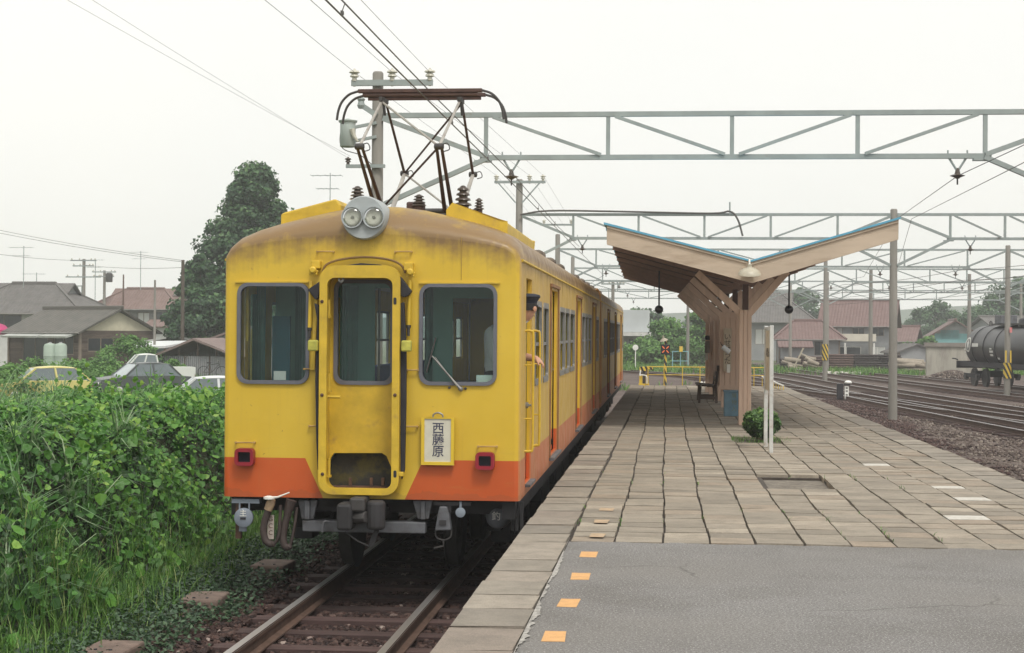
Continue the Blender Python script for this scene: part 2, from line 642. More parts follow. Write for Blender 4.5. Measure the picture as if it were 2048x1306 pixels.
def asphaltmat():
    mt, nt, lk, B = nodes('asphalt')
    co = coords(nt, lk)
    big = noise(nt, lk, co, .9, 6, .65)
    c = ramp(nt, lk, big, ((.3, (.135, .127, .12)), (.5, (.19, .184, .181)), (.72, (.24, .236, .235))))
    spk = noise(nt, lk, co, 62, 3, .85)
    c = mixc(nt, lk, ramp(nt, lk, spk, ((.38, .85), (.55, .0))), c, (.085, .078, .072))
    c = mixc(nt, lk, ramp(nt, lk, noise(nt, lk, co, 80, 2, .7), ((.56, .0), (.66, .8))), c, (.46, .45, .43))
    c = mixc(nt, lk, ramp(nt, lk, noise(nt, lk, co, .45, 3, .5), ((.45, 0.), (.62, .35))), c, (.15, .135, .115))
    vo = nn(nt, 'ShaderNodeTexVoronoi', Scale=.55, feature='DISTANCE_TO_EDGE')
    wr = nt.new('ShaderNodeVectorMath')
    wr.operation = 'MULTIPLY_ADD'
    wr.inputs[1].default_value = (.35, .35, .35)
    nz_ = nn(nt, 'ShaderNodeTexNoise', Scale=2.5, Detail=5.0)
    lk.new(co, nz_.inputs['Vector'])
    lk.new(nz_.outputs['Color'], wr.inputs[0])
    lk.new(co, wr.inputs[2])
    lk.new(wr.outputs[0], vo.inputs['Vector'])
    crk = mth(nt, lk, 'MULTIPLY', ramp(nt, lk, vo.outputs['Distance'], ((.0, .7), (.008, .0))), ramp(nt, lk, noise(nt, lk, co, .6, 2), ((.5, 0.), (.6, 1.))))
    c = mixc(nt, lk, crk, c, (.06, .055, .05))
    lk.new(c, B.inputs['Base Color'])
    B.inputs['Roughness'].default_value = .88
    bump(nt, lk, B, spk, .7, .012)
    return mt


def slabmat(name, lo, hi, extra):
    mt, nt, lk, B = nodes(name)
    oi = nt.new('ShaderNodeObjectInfo')
    at = nn(nt, 'ShaderNodeAttribute', attribute_name='rnd')
    f = mth(nt, lk, 'FRACT', mth(nt, lk, 'ADD', oi.outputs['Random'], at.outputs['Fac']))
    co = coords(nt, lk, kind='Object')
    of = nt.new('ShaderNodeVectorMath')
    of.operation = 'ADD'
    lk.new(co, of.inputs[0])
    cx = nt.new('ShaderNodeCombineXYZ')
    for k in range(3):
        lk.new(mth(nt, lk, 'MULTIPLY', oi.outputs['Random'], 37.0 + 11 * k), cx.inputs[k])
    lk.new(cx.outputs[0], of.inputs[1])
    c = ramp(nt, lk, f, ((0, lo), (.25, tuple((a + b) / 2 for a, b in zip(lo, hi))), (.6, hi), (.85, extra), (.97, tuple(x * 1.25 for x in hi))))
    n1 = noise(nt, lk, of.outputs[0], 5, 6, .7)
    c = mixc(nt, lk, ramp(nt, lk, n1, ((.42, .0), (.75, .6))), c, tuple(x * .45 for x in lo))
    n2 = noise(nt, lk, of.outputs[0], 110, 3, .7)
    c = mixc(nt, lk, ramp(nt, lk, n2, ((.35, .45), (.6, .0))), c, tuple(x * .5 for x in lo))
    lk.new(c, B.inputs['Base Color'])
    B.inputs['Roughness'].default_value = .88
    bump(nt, lk, B, n2, .5, .008)
    return mt


Mt['slab'] = slabmat('paving_slab', (.232, .202, .163), (.33, .288, .232), (.315, .255, .195))
Mt['cop'] = slabmat('coping_stone', (.22, .195, .165), (.32, .285, .235), (.26, .215, .18))
SY0 = 11.95                                   # the slabs start here, asphalt before
g = G()                                       # the core of the platform, with its two faces
g.plate([(xl(PY0) + .05, PY0), (xr(PY0) - .05, PY0), (xr(PY1) - .05, PY1), (xl(PY1) + .05, PY1)], [], (0, 0, -.075), (1, 0, 0), (0, 1, 0), (0, 0, -1.1))
g.obj('platform_core', M('platform_core', (.05, .044, .04), .95, v=.3, s=3, b=.4, bs=30), plat)
CW = .385                                     # coping width
g = G()
g.plate([(xl(PY0) + CW + .02, PY0), (xr(PY0) - CW - .02, PY0), (xr(SY0) - CW - .02, SY0 - .03)] + [(xr(SY0) - CW - .1 - (xr(SY0) - xl(SY0) - 2 * CW - .2) * q_ / 60, SY0 - .02 + .018 * math.sin(q_ * .8) + random.uniform(-.03, .025)) for q_ in range(1, 60)] + [(xl(SY0) + CW + .02, SY0 - .04)], [], (0, 0, 0), (1, 0, 0), (0, 1, 0), (0, 0, -.08))
g.obj('asphalt', asphaltmat(), plat)
# pale mortar bead along the coping
n = 420
ys = np.linspace(PY0, SY0 + .2, n)
lf = np.array([(xl(y) + CW + .012, y, .004) for y in ys])
rw = .7 * np.clip(.030 + .014 * np.sin(ys * 3.1) + .010 * np.sin(ys * 8.7) + rng.normal(0, .010, n), .006, .075)
rw *= np.clip((SY0 - ys) / 1.2, .15, 1)
rg = lf + np.stack([rw, np.zeros(n), np.full(n, .002)], 1)
i = np.arange(n - 1)
np_obj('mortar_bead', np.concatenate([lf, rg]), np.stack([i, i + n, i + n + 1, i + 1], 1), M('mortar', (.38, .365, .34), .9, v=.4, s=40, b=.8, bs=70, stain=(.2, .19, .175), sf=(.45, .6), ss=26), parent=plat)

# coping stones, one by one
y = 4.2
cop_n = 0
far = G()
while y < PY1 - .1:
    L = random.choice((.5, .52, .55, .6, .48))
    if 10.9 < y < 11.4:
        L = .95
    y1 = min(y + L, PY1)
    for side in (0, 1):
        a0, a1 = (xl(y), xl(y1)) if side == 0 else (xr(y) - CW, xr(y1) - CW)
        if side == 1 and y < 14.0:
            continue
        gg = G()
        j = random.uniform(-.006, .006)
        gg.plate([(a0 + j, y + .004), (a0 + j + CW, y + .004), (a1 + j + CW, y1 - .004), (a1 + j, y1 - .004)], [], (0, 0, random.uniform(-.005, .006)), (1, 0, 0), (0, 1, 0), (0, 0, -.14))
        gg.obj('coping_stone', Mt['cop'], plat, bev=.006 if y < 24 else 0)
        cop_n += 1
    y = y1

# paving slabs: the near ones singly, the far ones as one part
g = G()
NC = 12
W0 = .3175
g.plate(rect(-.148, .148, -.148, .148), [], (0, 0, 0), (1, 0, 0), (0, 1, 0), (0, 0, -.06))
slab_me = g.mesh('paving_slab', Mt['slab'])
g = G()
g.plate(rect(-.148, .148, -.072, .072), [], (0, 0, 0), (1, 0, 0), (0, 1, 0), (0, 0, -.06))
half_me = g.mesh('paving_slab', Mt['slab'])
xs0 = -.70


def colx(k, y):                              # wandering joint lines
    a, b = xl(y) + CW + .02, xr(y) - CW - .02
    return a + (b - a) * k / NC + .010 * math.sin(y * .7 + k * 2.2) + .0045 * math.sin(y * 2.9 + k) + random.uniform(-.003, .003)


fv, ff, fr = [], [], []
single = 0
for k in range(NC):
    y = SY0 + random.uniform(0, .03) + (0.15 if k in () else 0)
    while y < PY1 - .3:
        L = .305
        yc = y + L / 2
        a, b = colx(k, yc), colx(k + 1, yc)
        xc, w = (a + b) / 2, (b - a) - (.017 if random.random() < .85 else .028)
        pit = (1.08 < xc < 1.74 and 16.35 < yc < 17.85)
        bed = (1.08 < xc < 1.74 and 23.35 < yc < 24.5)
        y += L + random.uniform(.004, .012)
        if pit or bed:
            continue
        z = random.uniform(-.005, .004) + .004 * math.sin(y * .9 + k * .7)
        tx, ty = random.gauss(0, .008), random.gauss(0, .008)
        # nearest rows that lie inside the picture
        inview = xc < .233 * (yc + .6)
        if single < 300 and inview and yc < 19.8:
            o = bpy.data.objects.new('paving_slab', slab_me)
            link(o, plat)
            o.location = (xc, yc, z)
            o.scale = (w / .296, (L - .002) / .298, 1)
            o.rotation_euler = (tx, ty, random.gauss(0, .006))
            single += 1
        else:
            hw, hl = w / 2, L / 2 - .001
            o0 = len(fv)
            fv += [(xc - hw, yc - hl, z), (xc + hw, yc - hl, z + ty * w), (xc + hw, yc + hl, z + ty * w), (xc - hw, yc + hl, z),
                   (xc - hw, yc - hl, -.07), (xc + hw, yc - hl, -.07), (xc + hw, yc + hl, -.07), (xc - hw, yc + hl, -.07)]
            q = [(0, 1, 2, 3), (0, 4, 5, 1), (1, 5, 6, 2), (2, 6, 7, 3), (3, 7, 4, 0)]
            ff += [tuple(i + o0 for i in f) for f in q]
            fr += [random.random()] * 5
tag(np_obj('paving', fv, ff, Mt['slab'], fr, plat), kind='stuff')
# dark grit in the joints
g = G()
g.plate([(xl(SY0) + CW, SY0 - .02), (xr(SY0) - CW, SY0 - .02), (xr(PY1) - CW, PY1 - .2), (xl(PY1) + CW, PY1 - .2)], [rect(1.08, 1.74, 16.35, 17.85), rect(1.08, 1.74, 23.35, 24.5)], (0, 0, -.028), (1, 0, 0), (0, 1, 0), (0, 0, -.03))
g.obj('joint_filling', M('joint_grit', (.055, .045, .038), .95, v=.4, s=12, b=.4), plat)
g = G()
g.bx(1.03, 1.80, 16.3, 17.9, -.12, -.052)
g.obj('bare_patch', M('gritty_earth', (.17, .15, .125), .95, v=.4, s=14, b=.8, bs=60, stain=(.06, .05, .04), ss=6), plat)
g = G()
g.bx(1.03, 1.80, 23.3, 24.55, -.12, -.02)
g.obj('planting_bed', Mt['soil'], plat)
# bright slabs here and there carry the worn white stripe on the right
whsl = M('worn_white_slab', (.50, .48, .44), .85, v=.2, s=9, b=.3, bs=80, stain=(.3, .26, .21), sf=(.5, .7), ss=7)
for (u, v, w) in ((1770, 923, .26), (1905, 976, .34), (1925, 1000, .30), (1905, 1031, .34)):
    p = pz(u, v, 0)
    c = [q for q in plat.children if q.name.startswith('paving_slab')]
    q = min(c, key=lambda q_: (q_.location.x - p.x) ** 2 + (q_.location.y - p.y) ** 2)
    q.material_slots[0].link = 'OBJECT'
    q.material_slots[0].material = whsl
# orange footing marks
om = M('orange_mark_paint', (.58, .32, .125), .7, v=.15, s=14, b=.2, stain=(.45, .29, .16), sf=(.55, .8), ss=18)
om2 = M('faded_orange_paint', (.42, .30, .19), .8, v=.2, s=14, b=.2, stain=(.3, .24, .18), sf=(.45, .7), ss=18)
for kk, (u, v) in enumerate(((1108, 1273), (1138, 1206), (1161, 1153), (1178, 1109), (1195, 1072), (1203, 1044), (1213, 1020))):
    p = pz(u, v, 0)
    w, l = (.115, .28) if kk < 4 else (.11, .22)
    g = G()
    e = [random.uniform(-.008, .008) for _ in range(8)]
    g.plate([(-w / 2 + e[0], -l / 2 + e[1]), (w / 2 + e[2], -l / 2 + e[3]), (w / 2 + e[4] + .004, l / 2 + e[5]), (0, l / 2 + e[0]), (-w / 2 + e[6], l / 2 + e[7])], [], (p.x, p.y, .0012 if kk < 4 else .0062), (1, 0, 0), (0, 1, 0), (0, 0, .0008))
    g.obj('orange_mark', om if kk < 4 else om2, plat)

# ------------------------------------------------------------------ tracks
railm = M('rail_steel', (.10, .06, .045), .8, v=.3, s=8, b=.2)
headm = M('rail_head', (.50, .49, .49), .42, .85, v=.15, s=5, b=.02, stretch=(1, .1, 1))
sleeperm = M('sleeper_timber', (.055, .032, .03), .9, v=.35, s=5, b=.5, bs=20, stretch=(.4, 2, 1), rnd=.35)
slg = G()
slg.box((0, 0, -.07), (2.1, .2, .14))
sl_me = slg.mesh('sleeper', sleeperm)


def resample(pts, step):
    pts = [V3((*p, 0)) for p in pts]
    c = arc(pts, 12)
    out, acc = [c[0]], 0
    for a, b in zip(c, c[1:]):
        d = (b - a).length
        while acc + d >= step:
            t = (step - acc) / d
            a = a.lerp(b, t)
            out.append(a)
            d = (b - a).length
            acc = 0
        acc += d
    return out


def track(pts, name, y0s=-99, y1s=200, sl=True, lift=0.0):
    t = thing(name, (0, 0, 0), None, None, kind='structure')
    c = resample(pts, .62)
    for sgn in (-1, 1):
        prof = ((-.06, -.15), (.06, -.15), (.06, -.135), (.012, -.12), (.012, -.045), (.033, -.035), (.033, -.001), (-.033, -.001), (-.033, -.035), (-.012, -.045), (-.012, -.12), (-.06, -.135))
        vs, fs, hv, hf = [], [], [], []
        m = len(prof)
        cc = c[::3] + ([c[-1]] if (len(c) - 1) % 3 else [])
        for i, p in enumerate(cc):
            tg = (cc[min(i + 1, len(cc) - 1)] - cc[max(i - 1, 0)]).normalized()
            nr = V3((tg.y, -tg.x, 0))
            q = p + nr * (sgn * .5665)
            vs += [q + nr * a + V3((0, 0, ZR + b + lift)) for a, b in prof]
            hv += [q + nr * a + V3((0, 0, ZR + b + lift)) for a, b in ((-.030, .0), (.030, .0), (.034, -.012), (-.034, -.012))]
            if i:
                for k in range(m):
                    k2 = (k + 1) % m
                    fs.append(((i - 1) * m + k, (i - 1) * m + k2, i * m + k2, i * m + k))
                for k in range(4):
                    k2 = (k + 1) % 4
                    hf.append(((i - 1) * 4 + k, (i - 1) * 4 + k2, i * 4 + k2, i * 4 + k))
        r = G().add(vs, fs).obj('rail', railm, t)
        G().add(hv, hf).obj('rail_head', headm, r)
    if sl:
        for i, p in enumerate(c[1:-1]):
            if y0s < p.y < y1s:
                tg = c[i + 2] - c[i]
                o = bpy.data.objects.new('sleeper', sl_me)
                link(o, t)
                o.location = (p.x + random.gauss(0, .02), p.y, ZR - .145 + lift + random.uniform(-.012, .004))
                o.rotation_euler.z = math.atan2(tg.y, tg.x) - math.pi / 2 + random.gauss(0, .012)
    return t


TX = -2.66
track([(TX, -4), (TX, 20), (TX, 50), (TX - .3, 62), (TX - 1.6, 85), (TX - 5.5, 110), (TX - 13, 140)], 'station_track', 7, 22)
YT = [[(15.2, 4), (12.3, 22), (10.1, 39), (8.55, 55), (7.35, 70), (6.4, 84), (4.6, 100), (.5, 118), (-8, 140)],
      [(16.6, 24), (14.3, 39), (12.1, 52), (10.6, 66), (9.3, 82), (8.2, 98), (5.6, 114), (.5, 132), (-6, 146)],
      [(21.0, 30), (18.2, 46), (15.4, 62), (13.4, 78), (11.6, 96), (9.6, 116), (6, 138), (3, 149)],
      [(25.2, 42), (21.6, 58), (18.0, 76), (15.4, 94), (13.0, 116), (11, 146)],
      [(12.2, 40), (9.9, 53), (7.6, 67), (5.2, 79), (2.9, 90), (-2.2, 107), (-10.5, 128)]]
for k, p in enumerate(YT):
    track(p, 'yard_track', 14, (72, 74, 78, 70, 92)[k], lift=-.006 * k)

# loose stone
bm_near = ballastmat('ballast_stone_brown', ((0, (.016, .008, .008)), (.4, (.036, .017, .014)), (.75, (.066, .034, .028)), (.98, (.11, .07, .06)), (1, (.36, .29, .26))))  # brown stone, coloured darker still to deepen the shade under the train
bm_right = ballastmat('ballast_stone_grey', ((0, (.045, .03, .029)), (.35, (.09, .064, .056)), (.75, (.155, .122, .102)), (1, (.32, .28, .24))))
bm_edge = ballastmat('ballast_stone_purple', ((0, (.035, .02, .02)), (.5, (.075, .042, .038)), (.9, (.12, .075, .065)), (1, (.26, .21, .19))))


def nb(X, Y):
    z = np.full(len(X), -1.032)
    z += np.where(np.abs(X - TX) > .95, .035, .0) + .012 * wob(X, Y, 3)
    return z


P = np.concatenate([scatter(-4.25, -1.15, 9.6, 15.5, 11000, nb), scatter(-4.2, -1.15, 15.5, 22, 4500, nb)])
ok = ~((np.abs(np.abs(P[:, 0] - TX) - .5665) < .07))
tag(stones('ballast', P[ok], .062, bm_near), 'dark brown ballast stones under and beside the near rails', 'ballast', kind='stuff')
P = scatter(3.5, 14.5, 15, 62, 46000, lambda X, Y: -1.045 + .03 * wob(X, Y, 1.5))
P = P[(P[:, 0] < .245 * P[:, 1] + .5) & (P[:, 0] > 3.75)]
d = P[:, 0] - 3.75 - .05 * (P[:, 1] - 16) + .35 * wob(P[:, 0], P[:, 1], 1.2)
e = d < 1.9
P[e, 2] += .12 * np.clip(1.6 - d[e], 0, 1)
tag(stones('ballast', P[e], .075, bm_edge), 'dark purplish brown ballast along the right platform edge', 'ballast', kind='stuff')
tag(stones('ballast', P[~e], .085, bm_right), 'grey beige ballast spread between the yard tracks', 'ballast', kind='stuff')

# ================================================================== the train
train_m, nt, lk, B = nodes('train_paint')
co = coords(nt, lk)
sp = nt.new('ShaderNodeSeparateXYZ')
lk.new(co, sp.inputs[0])
X_, Y_, Z_ = sp.outputs
zs = 1.243
below = mth(nt, lk, 'LESS_THAN', Z_, zs)
edge = mth(nt, lk, 'MULTIPLY_ADD', mth(nt, lk, 'SUBTRACT', zs, Z_), -.46, .545)
outside = mth(nt, lk, 'GREATER_THAN', mth(nt, lk, 'ABSOLUTE', mth(nt, lk, 'ADD', X_, .055)), edge)
om_ = mth(nt, lk, 'MULTIPLY', below, outside)
fade = noise(nt, lk, co, 1.1, 5)
yel = mixc(nt, lk, ramp(nt, lk, fade, ((.3, 0.), (.75, 1.))), (.57, .375, .022), (.665, .465, .048))
ora = mixc(nt, lk, ramp(nt, lk, fade, ((.3, 0.), (.75, 1.))), (.47, .075, .010), (.55, .105, .02))
pc = mixc(nt, lk, om_, yel, ora)
# flanks mottled duller: their weaker light is put into the paint
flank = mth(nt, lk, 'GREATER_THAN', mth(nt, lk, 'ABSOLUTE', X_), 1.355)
flank_mottle = noise(nt, lk, coords(nt, lk, (1, 2.2, .5)), 1.7, 6, .7)
gf = mth(nt, lk, 'MULTIPLY', flank, ramp(nt, lk, flank_mottle, ((.3, .22), (.7, .6))))
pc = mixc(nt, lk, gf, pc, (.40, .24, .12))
# brown brake dust on the brow of the roof, with ragged lower edge and drips
nz = noise(nt, lk, coords(nt, lk, (1.6, 1.6, 1.6)), 2.2, 6, .65)
dr = noise(nt, lk, coords(nt, lk, (22, 22, .7)), 1.0, 4, .6)
zz = mth(nt, lk, 'MULTIPLY_ADD', mth(nt, lk, 'ABSOLUTE', X_), .16, Z_)
zz = mth(nt, lk, 'ADD', zz, mth(nt, lk, 'MULTIPLY_ADD', nz, .42, -.21))
zz = mth(nt, lk, 'ADD', zz, mth(nt, lk, 'MULTIPLY_ADD', dr, .14, -.07))
st = ramp(nt, lk, mth(nt, lk, 'MULTIPLY_ADD', zz, 1.6, -5.02), ((.0, .0), (.16, .30), (.38, .85), (.62, .85), (.8, .5), (1, .35)))
pc = mixc(nt, lk, st, pc, (.135, .075, .052))
pc = mixc(nt, lk, ramp(nt, lk, dr, ((.56, 0.), (.8, .16))), pc, (.28, .16, .05))
# dirt on the lowest hand's breadth
lo = mth(nt, lk, 'MULTIPLY', mth(nt, lk, 'LESS_THAN', mth(nt, lk, 'ADD', Z_, mth(nt, lk, 'MULTIPLY_ADD', nz, .3, -.15)), .93), .22)
pc = mixc(nt, lk, lo, pc, (.14, .07, .04))
# pin-prick rust and scuffs
sp_ = noise(nt, lk, co, 24, 2, .6)
pc = mixc(nt, lk, mth(nt, lk, 'MULTIPLY', ramp(nt, lk, sp_, ((.70, 0.), (.74, .8))), ramp(nt, lk, fade, ((.42, 0.), (.6, 1.)))), pc, (.20, .09, .03))
sc_ = noise(nt, lk, coords(nt, lk, (1.2, 1.2, 9)), 2.4, 5, .7)
pc = mixc(nt, lk, ramp(nt, lk, sc_, ((.58, 0.), (.8, .3))), pc, (.40, .27, .07))
lk.new(pc, B.inputs['Base Color'])
rg_ = ramp(nt, lk, nz, ((.3, .34), (.7, .6)))
lk.new(rg_, B.inputs['Roughness'])
B.inputs['Roughness'].default_value = .42
bump(nt, lk, B, noise(nt, lk, co, 2.6, 3), .10, .02)
Mt['paint'] = train_m

Mt['yel2'] = M('train_yellow_trim', (.57, .385, .03), .5, v=.16, s=5, b=.05, stain=(.32, .19, .06), sf=(.58, .8), ss=6)
Mt['roofg'] = M('roof_canvas', (.16, .13, .105), .85, v=.25, s=3, b=.3, bs=30)
Mt['rubber'] = M('grey_rubber', (.12, .125, .15), .6, v=.12, s=6, b=.05)
Mt['alu'] = M('window_aluminium', (.24, .235, .225), .45, .4, v=.15, s=5, b=.03)
Mt['teal'] = M('interior_green', (.22, .48, .42), .55, v=.08, b=.02)
Mt['cream'] = M('interior_cream', (.55, .55, .48), .6, v=.06, b=.02)
Mt['floor'] = M('interior_floor', (.12, .11, .10), .7, v=.15)
Mt['moq'] = M('seat_moquette', (.05, .08, .20), .9, v=.2, s=20)
Mt['seatg'] = M('underframe_grey', (.026, .025, .028), .7, v=.3, s=4, b=.2, stain=(.03, .022, .02), ss=5)
Mt['ltg'] = M('light_grey_paint', (.115, .12, .135), .55, v=.2, s=6, b=.1, stain=(.045, .04, .036), sf=(.48, .72), ss=7)
Mt['red'] = M('red_lamp_frame', (.26, .012, .025), .4, v=.15, s=8, b=.03)
Mt['lens'] = M('dark_lens', (.012, .012, .02), .08, v=.1, b=0)
Mt['hose'] = M('hose_rubber', (.05, .035, .032), .7, v=.3, s=12, b=.25)
Mt['pant'] = M('pantograph_red_brown', (.055, .028, .026), .6, v=.3, s=9, b=.1)
Mt['pipe'] = M('grey_tube', (.36, .34, .31), .5, .2, v=.15, s=9, b=.1, stain=(.2, .13, .09), ss=8)

Mt['sglass'] = glassmat('side_window_glass', (.8, .85, .85), .16)
YF = 14.4
CH = 1.37                      # half width
ROOF = [(1.37, 3.05), (1.366, 3.14), (1.338, 3.225), (1.26, 3.30), (1.11, 3.37), (.9, 3.435), (.68, 3.49), (.42, 3.55), (.18, 3.582), (0, 3.59)]
BROW = [(1.32, 2.98), (1.318, 3.05), (1.295, 3.115), (1.22, 3.165), (1.07, 3.20), (.87, 3.23), (.65, 3.255), (.41, 3.275), (.18, 3.29), (0, 3.295)]
ROOF_F = [(-a, b) for a, b in ROOF] + [(a, b) for a, b in reversed(ROOF[:-1])]
BROW_F = [(-a, b) for a, b in BROW] + [(a, b) for a, b in reversed(BROW[:-1])]
SIDEZ = [.88, 1.1, 1.243, 1.6, 2.2, 2.7]
LEN = 17.9


def FL(u, v, dy=0.0):          # a place on the train's front in the train's own coordinates
    p = py(u, v, YF + dy)
    return V3((p.x - TX, dy, p.z - ZR))


def F2(u, v):
    p = FL(u, v)
    return (p.x, p.z)


def fr_rect(u0, u1, v0, v1, r, dy=0.0):
    a, b = FL(u0, v1, dy), FL(u1, v0, dy)
    return rrect(a.x, b.x, a.z, b.z, r)


FX = ((0, 0, 0), (1, 0, 0), (0, 0, 1))
DOORS = ((3.75, 5.05), (9.15, 10.45), (14.5, 15.8))
WINS = ((1.62, 2.42), (2.72, 3.42), (5.45, 6.35), (6.5, 7.4), (7.62, 8.7), (10.85, 11.75), (11.9, 12.8), (13.0, 14.1), (16.2, 17.2))


def car_shell(t, front):
    """roof, flanks, ends"""
    rings = []
    ts = (0, .004, .012, .025, .05, .09, .15, .22, .3, .4, .52, .6) if front else (0, .004, .012, .025, .05)
    for q in ts:
        kx = math.sqrt(max(0, 1 - (1 - min(q / .05, 1)) ** 2))
        kz = math.sqrt(max(0, 1 - (1 - min(q / .6, 1)) ** 2)) if front else kx
        e = BROW_F if front else [(a * .965, b - .05) for a, b in ROOF_F]
        row = [(-(e[-1][0] + (CH - e[-1][0]) * kx), q, z) for z in SIDEZ]
        for (a, b), (c, d) in zip(e, ROOF_F):
            f = kx if abs(c) > 1.34 else kx * .5 + kz * .5
            row.append((a + (c - a) * f, q, b + (d - b) * kz))
        row += [(-x, yy, z) for x, yy, z in reversed(row[:len(SIDEZ)])]
        rings.append(row)
    n = len(rings[0])
    g = G()
    vs = [p for r in rings for p in r]
    fs = []
    for i in range(len(rings) - 1):
        for k in range(n - 1):
            if rings[i][k][1] >= .05 - 1e-6 and (k < len(SIDEZ) or k >= n - 1 - len(SIDEZ)):
                continue
            fs.append((i * n + k, i * n + k + 1, (i + 1) * n + k + 1, (i + 1) * n + k))
    g.add(vs, fs)
    o0 = rings[-1][len(SIDEZ):n - len(SIDEZ)]
    m = len(o0)
    g.add(o0 + [(x, LEN, z) for x, yy, z in o0], [(k, k + 1, m + k + 1, m + k) for k in range(m - 1)])
    g.obj('roof', Mt['paint'], t, smooth=50)
    return rings[0]


def car(y0, name, label, front):
    t = thing(name, (TX, y0, ZR), label, 'train', 'coupled train cars')
    r0 = car_shell(t, front)
    # front or end wall
    out = [(p[0], p[2]) for p in r0]
    if front:
        holes = [fr_rect(478, 616, 570, 763, .085), fr_rect(842, 991, 572, 766, .085), fr_rect(645, 795, 542, 985, .08)]
    else:
        holes = [rrect(-.35, .35, 1.15, 2.9, .06)]
    g = G()
    g.plate(out, holes, *FX, (0, .04, 0))
    g.obj('front_wall', Mt['paint'], t)
    g = G()
    g.plate([(a, b) for a, b in ROOF_F] + [(CH, .88), (-CH, .88)], [rrect(-.35, .35, 1.15, 2.9, .06)], (0, LEN - .04, 0), (1, 0, 0), (0, 0, 1), (0, .04, 0))
    g.obj('rear_wall', Mt['paint'], t)
    # flanks
    for sx in (1, -1):
        holes = [rrect(a, b, 1.9, 2.70, .05) for a, b in WINS] + [rect(a, b, 1.0, 2.90) for a, b in DOORS]
        cab = (.56, 1.20)
        if front:
            holes.append(rect(cab[0], cab[1], .98, 2.92))
        g = G()
        g.plate(rect(.05, LEN, .88, 3.05), holes, (sx * CH, 0, 0), (0, 1, 0), (0, 0, 1), (-sx * .045, 0, 0))
        g.obj('side_wall', Mt['paint'], t)
        for a, b in WINS:
            g = G()
            g.plate(rrect(a - .03, b + .03, 1.87, 2.73, .07), [rrect(a + .025, b - .025, 1.93, 2.67, .04)], (sx * (CH + .008), 0, 0), (0, 1, 0), (0, 0, 1), (-sx * .03, 0, 0))
            g.bx(sx * (CH - .012), sx * (CH - .03), a, b, 2.27, 2.305)
            w = g.obj('window_frame', Mt['alu'], t)
            g = G()
            g.plate(rect(a, b, 2.29, 2.69), [], (sx * (CH - .022), 0, 0), (0, 1, 0), (0, 0, 1), (-sx * .004, 0, 0))
            g.obj('pane', Mt['sglass'], w)
        for a, b in DOORS:
            g = G()
            g.plate(rect(a, b, 1.0, 2.9), [rrect(a + .2, b - .2, 1.95, 2.65, .06)], (sx * (CH - .06), 0, 0), (0, 1, 0), (0, 0, 1), (-sx * .03, 0, 0))
            d = g.obj('sliding_door', Mt['paint'], t)
            g = G()
            g.plate(rrect(a + .17, b - .17, 1.92, 2.68, .08), [rrect(a + .22, b - .22, 1.97, 2.63, .05)], (sx * (CH - .055), 0, 0), (0, 1, 0), (0, 0, 1), (-sx * .02, 0, 0))
            f = g.obj('window_frame', Mt['alu'], d)
            g = G()
            g.plate(rrect(a + .2, b - .2, 1.95, 2.65, .05), [], (sx * (CH - .066), 0, 0), (0, 1, 0), (0, 0, 1), (-sx * .004, 0, 0))
            g.obj('pane', Mt['sglass'], d)
            g = G()
            for p in (a - .02, b + .02):
                g.bx(sx * (CH + .002), sx * (CH + .018), p - .02, p + .02, .99, 2.93)
            g.bx(sx * (CH + .002), sx * (CH + .03), a - .06, b + .06, 2.93, 2.965)
            g.obj('door_frame', M('door_frame_brown', (.24, .12, .05), .7, v=.25, s=6), t)
            g = G()
            g.bx(sx * (CH + .001), sx * (CH + .055), a - .05, b + .05, .955, .985)
            g.obj('sill', Mt['ltg'], t)
        if front:
            a, b = cab
            g = G()
            g.plate(rect(a, b, .98, 2.92), [rrect(a + .08, b - .06, 1.86, 2.76, .05)], (sx * (CH - .05), 0, 0), (0, 1, 0), (0, 0, 1), (-sx * .03, 0, 0))
            d = g.obj('cab_door', Mt['paint'], t)
            g = G()
            g.lathe([(.03, 0), (.03, .03), (.012, .035), (.012, .06)], (sx * (CH - .05), b - .1, 1.7), (sx, 0, 0), 10)
            g.obj('handle', Mt['alu'], d)
            if sx < 0:
                g = G()
                g.plate(rrect(a + .08, b - .06, 1.86, 2.76, .05), [], (sx * (CH - .06), 0, 0), (0, 1, 0), (0, 0, 1), (-sx * .004, 0, 0))
                g.obj('pane', Mt['glass'], d)
            for q in (a - .07, b + .09):
                top = 2.42
                g = G()
                g.tube(arc([(sx * (CH - .01), q, top), (sx * (CH + .05), q, top), (sx * (CH + .075), q, top - .06), (sx * (CH + .075), q, 1.9), (sx * (CH + .075), q, 1.36), (sx * (CH + .05), q, 1.3), (sx * (CH - .01), q, 1.3)], 5), .0125, 8)
                for zz_ in (2.1, 1.6):
                    g.cyl((sx * (CH - .01), q, zz_), (sx * (CH + .075), q, zz_), .008, n=6)
                g.obj('grab_rail', Mt['yel2'], t, smooth=True)
            g = G()
            g.bx(sx * (CH + .001), sx * (CH + .05), a, b, .955, .98)
            g.obj('sill', Mt['ltg'], t)
        # rain gutter
        g = G()
        g.tube([(sx * (CH + .004), .07, 3.06), (sx * (CH + .004), LEN, 3.06)], .014, 6)
        g.obj('rain_gutter', Mt['yel2'], t, smooth=True)
    # inside
    g = G()
    g.bx(-CH + .06, CH - .06, .3 if front else .06, LEN - .06, 1.05, 1.12)
    g.obj('floor', Mt['floor'], t)
    g = G()
    g.plate([(-1.3, 2.98), (-1.0, 3.15), (1.0, 3.15), (1.3, 2.98), (1.0, 3.18), (-1.0, 3.18)], [], (0, .65, 0), (1, 0, 0), (0, 0, 1), (0, LEN - .75, 0))
    g.obj('ceiling', Mt['cream'], t)
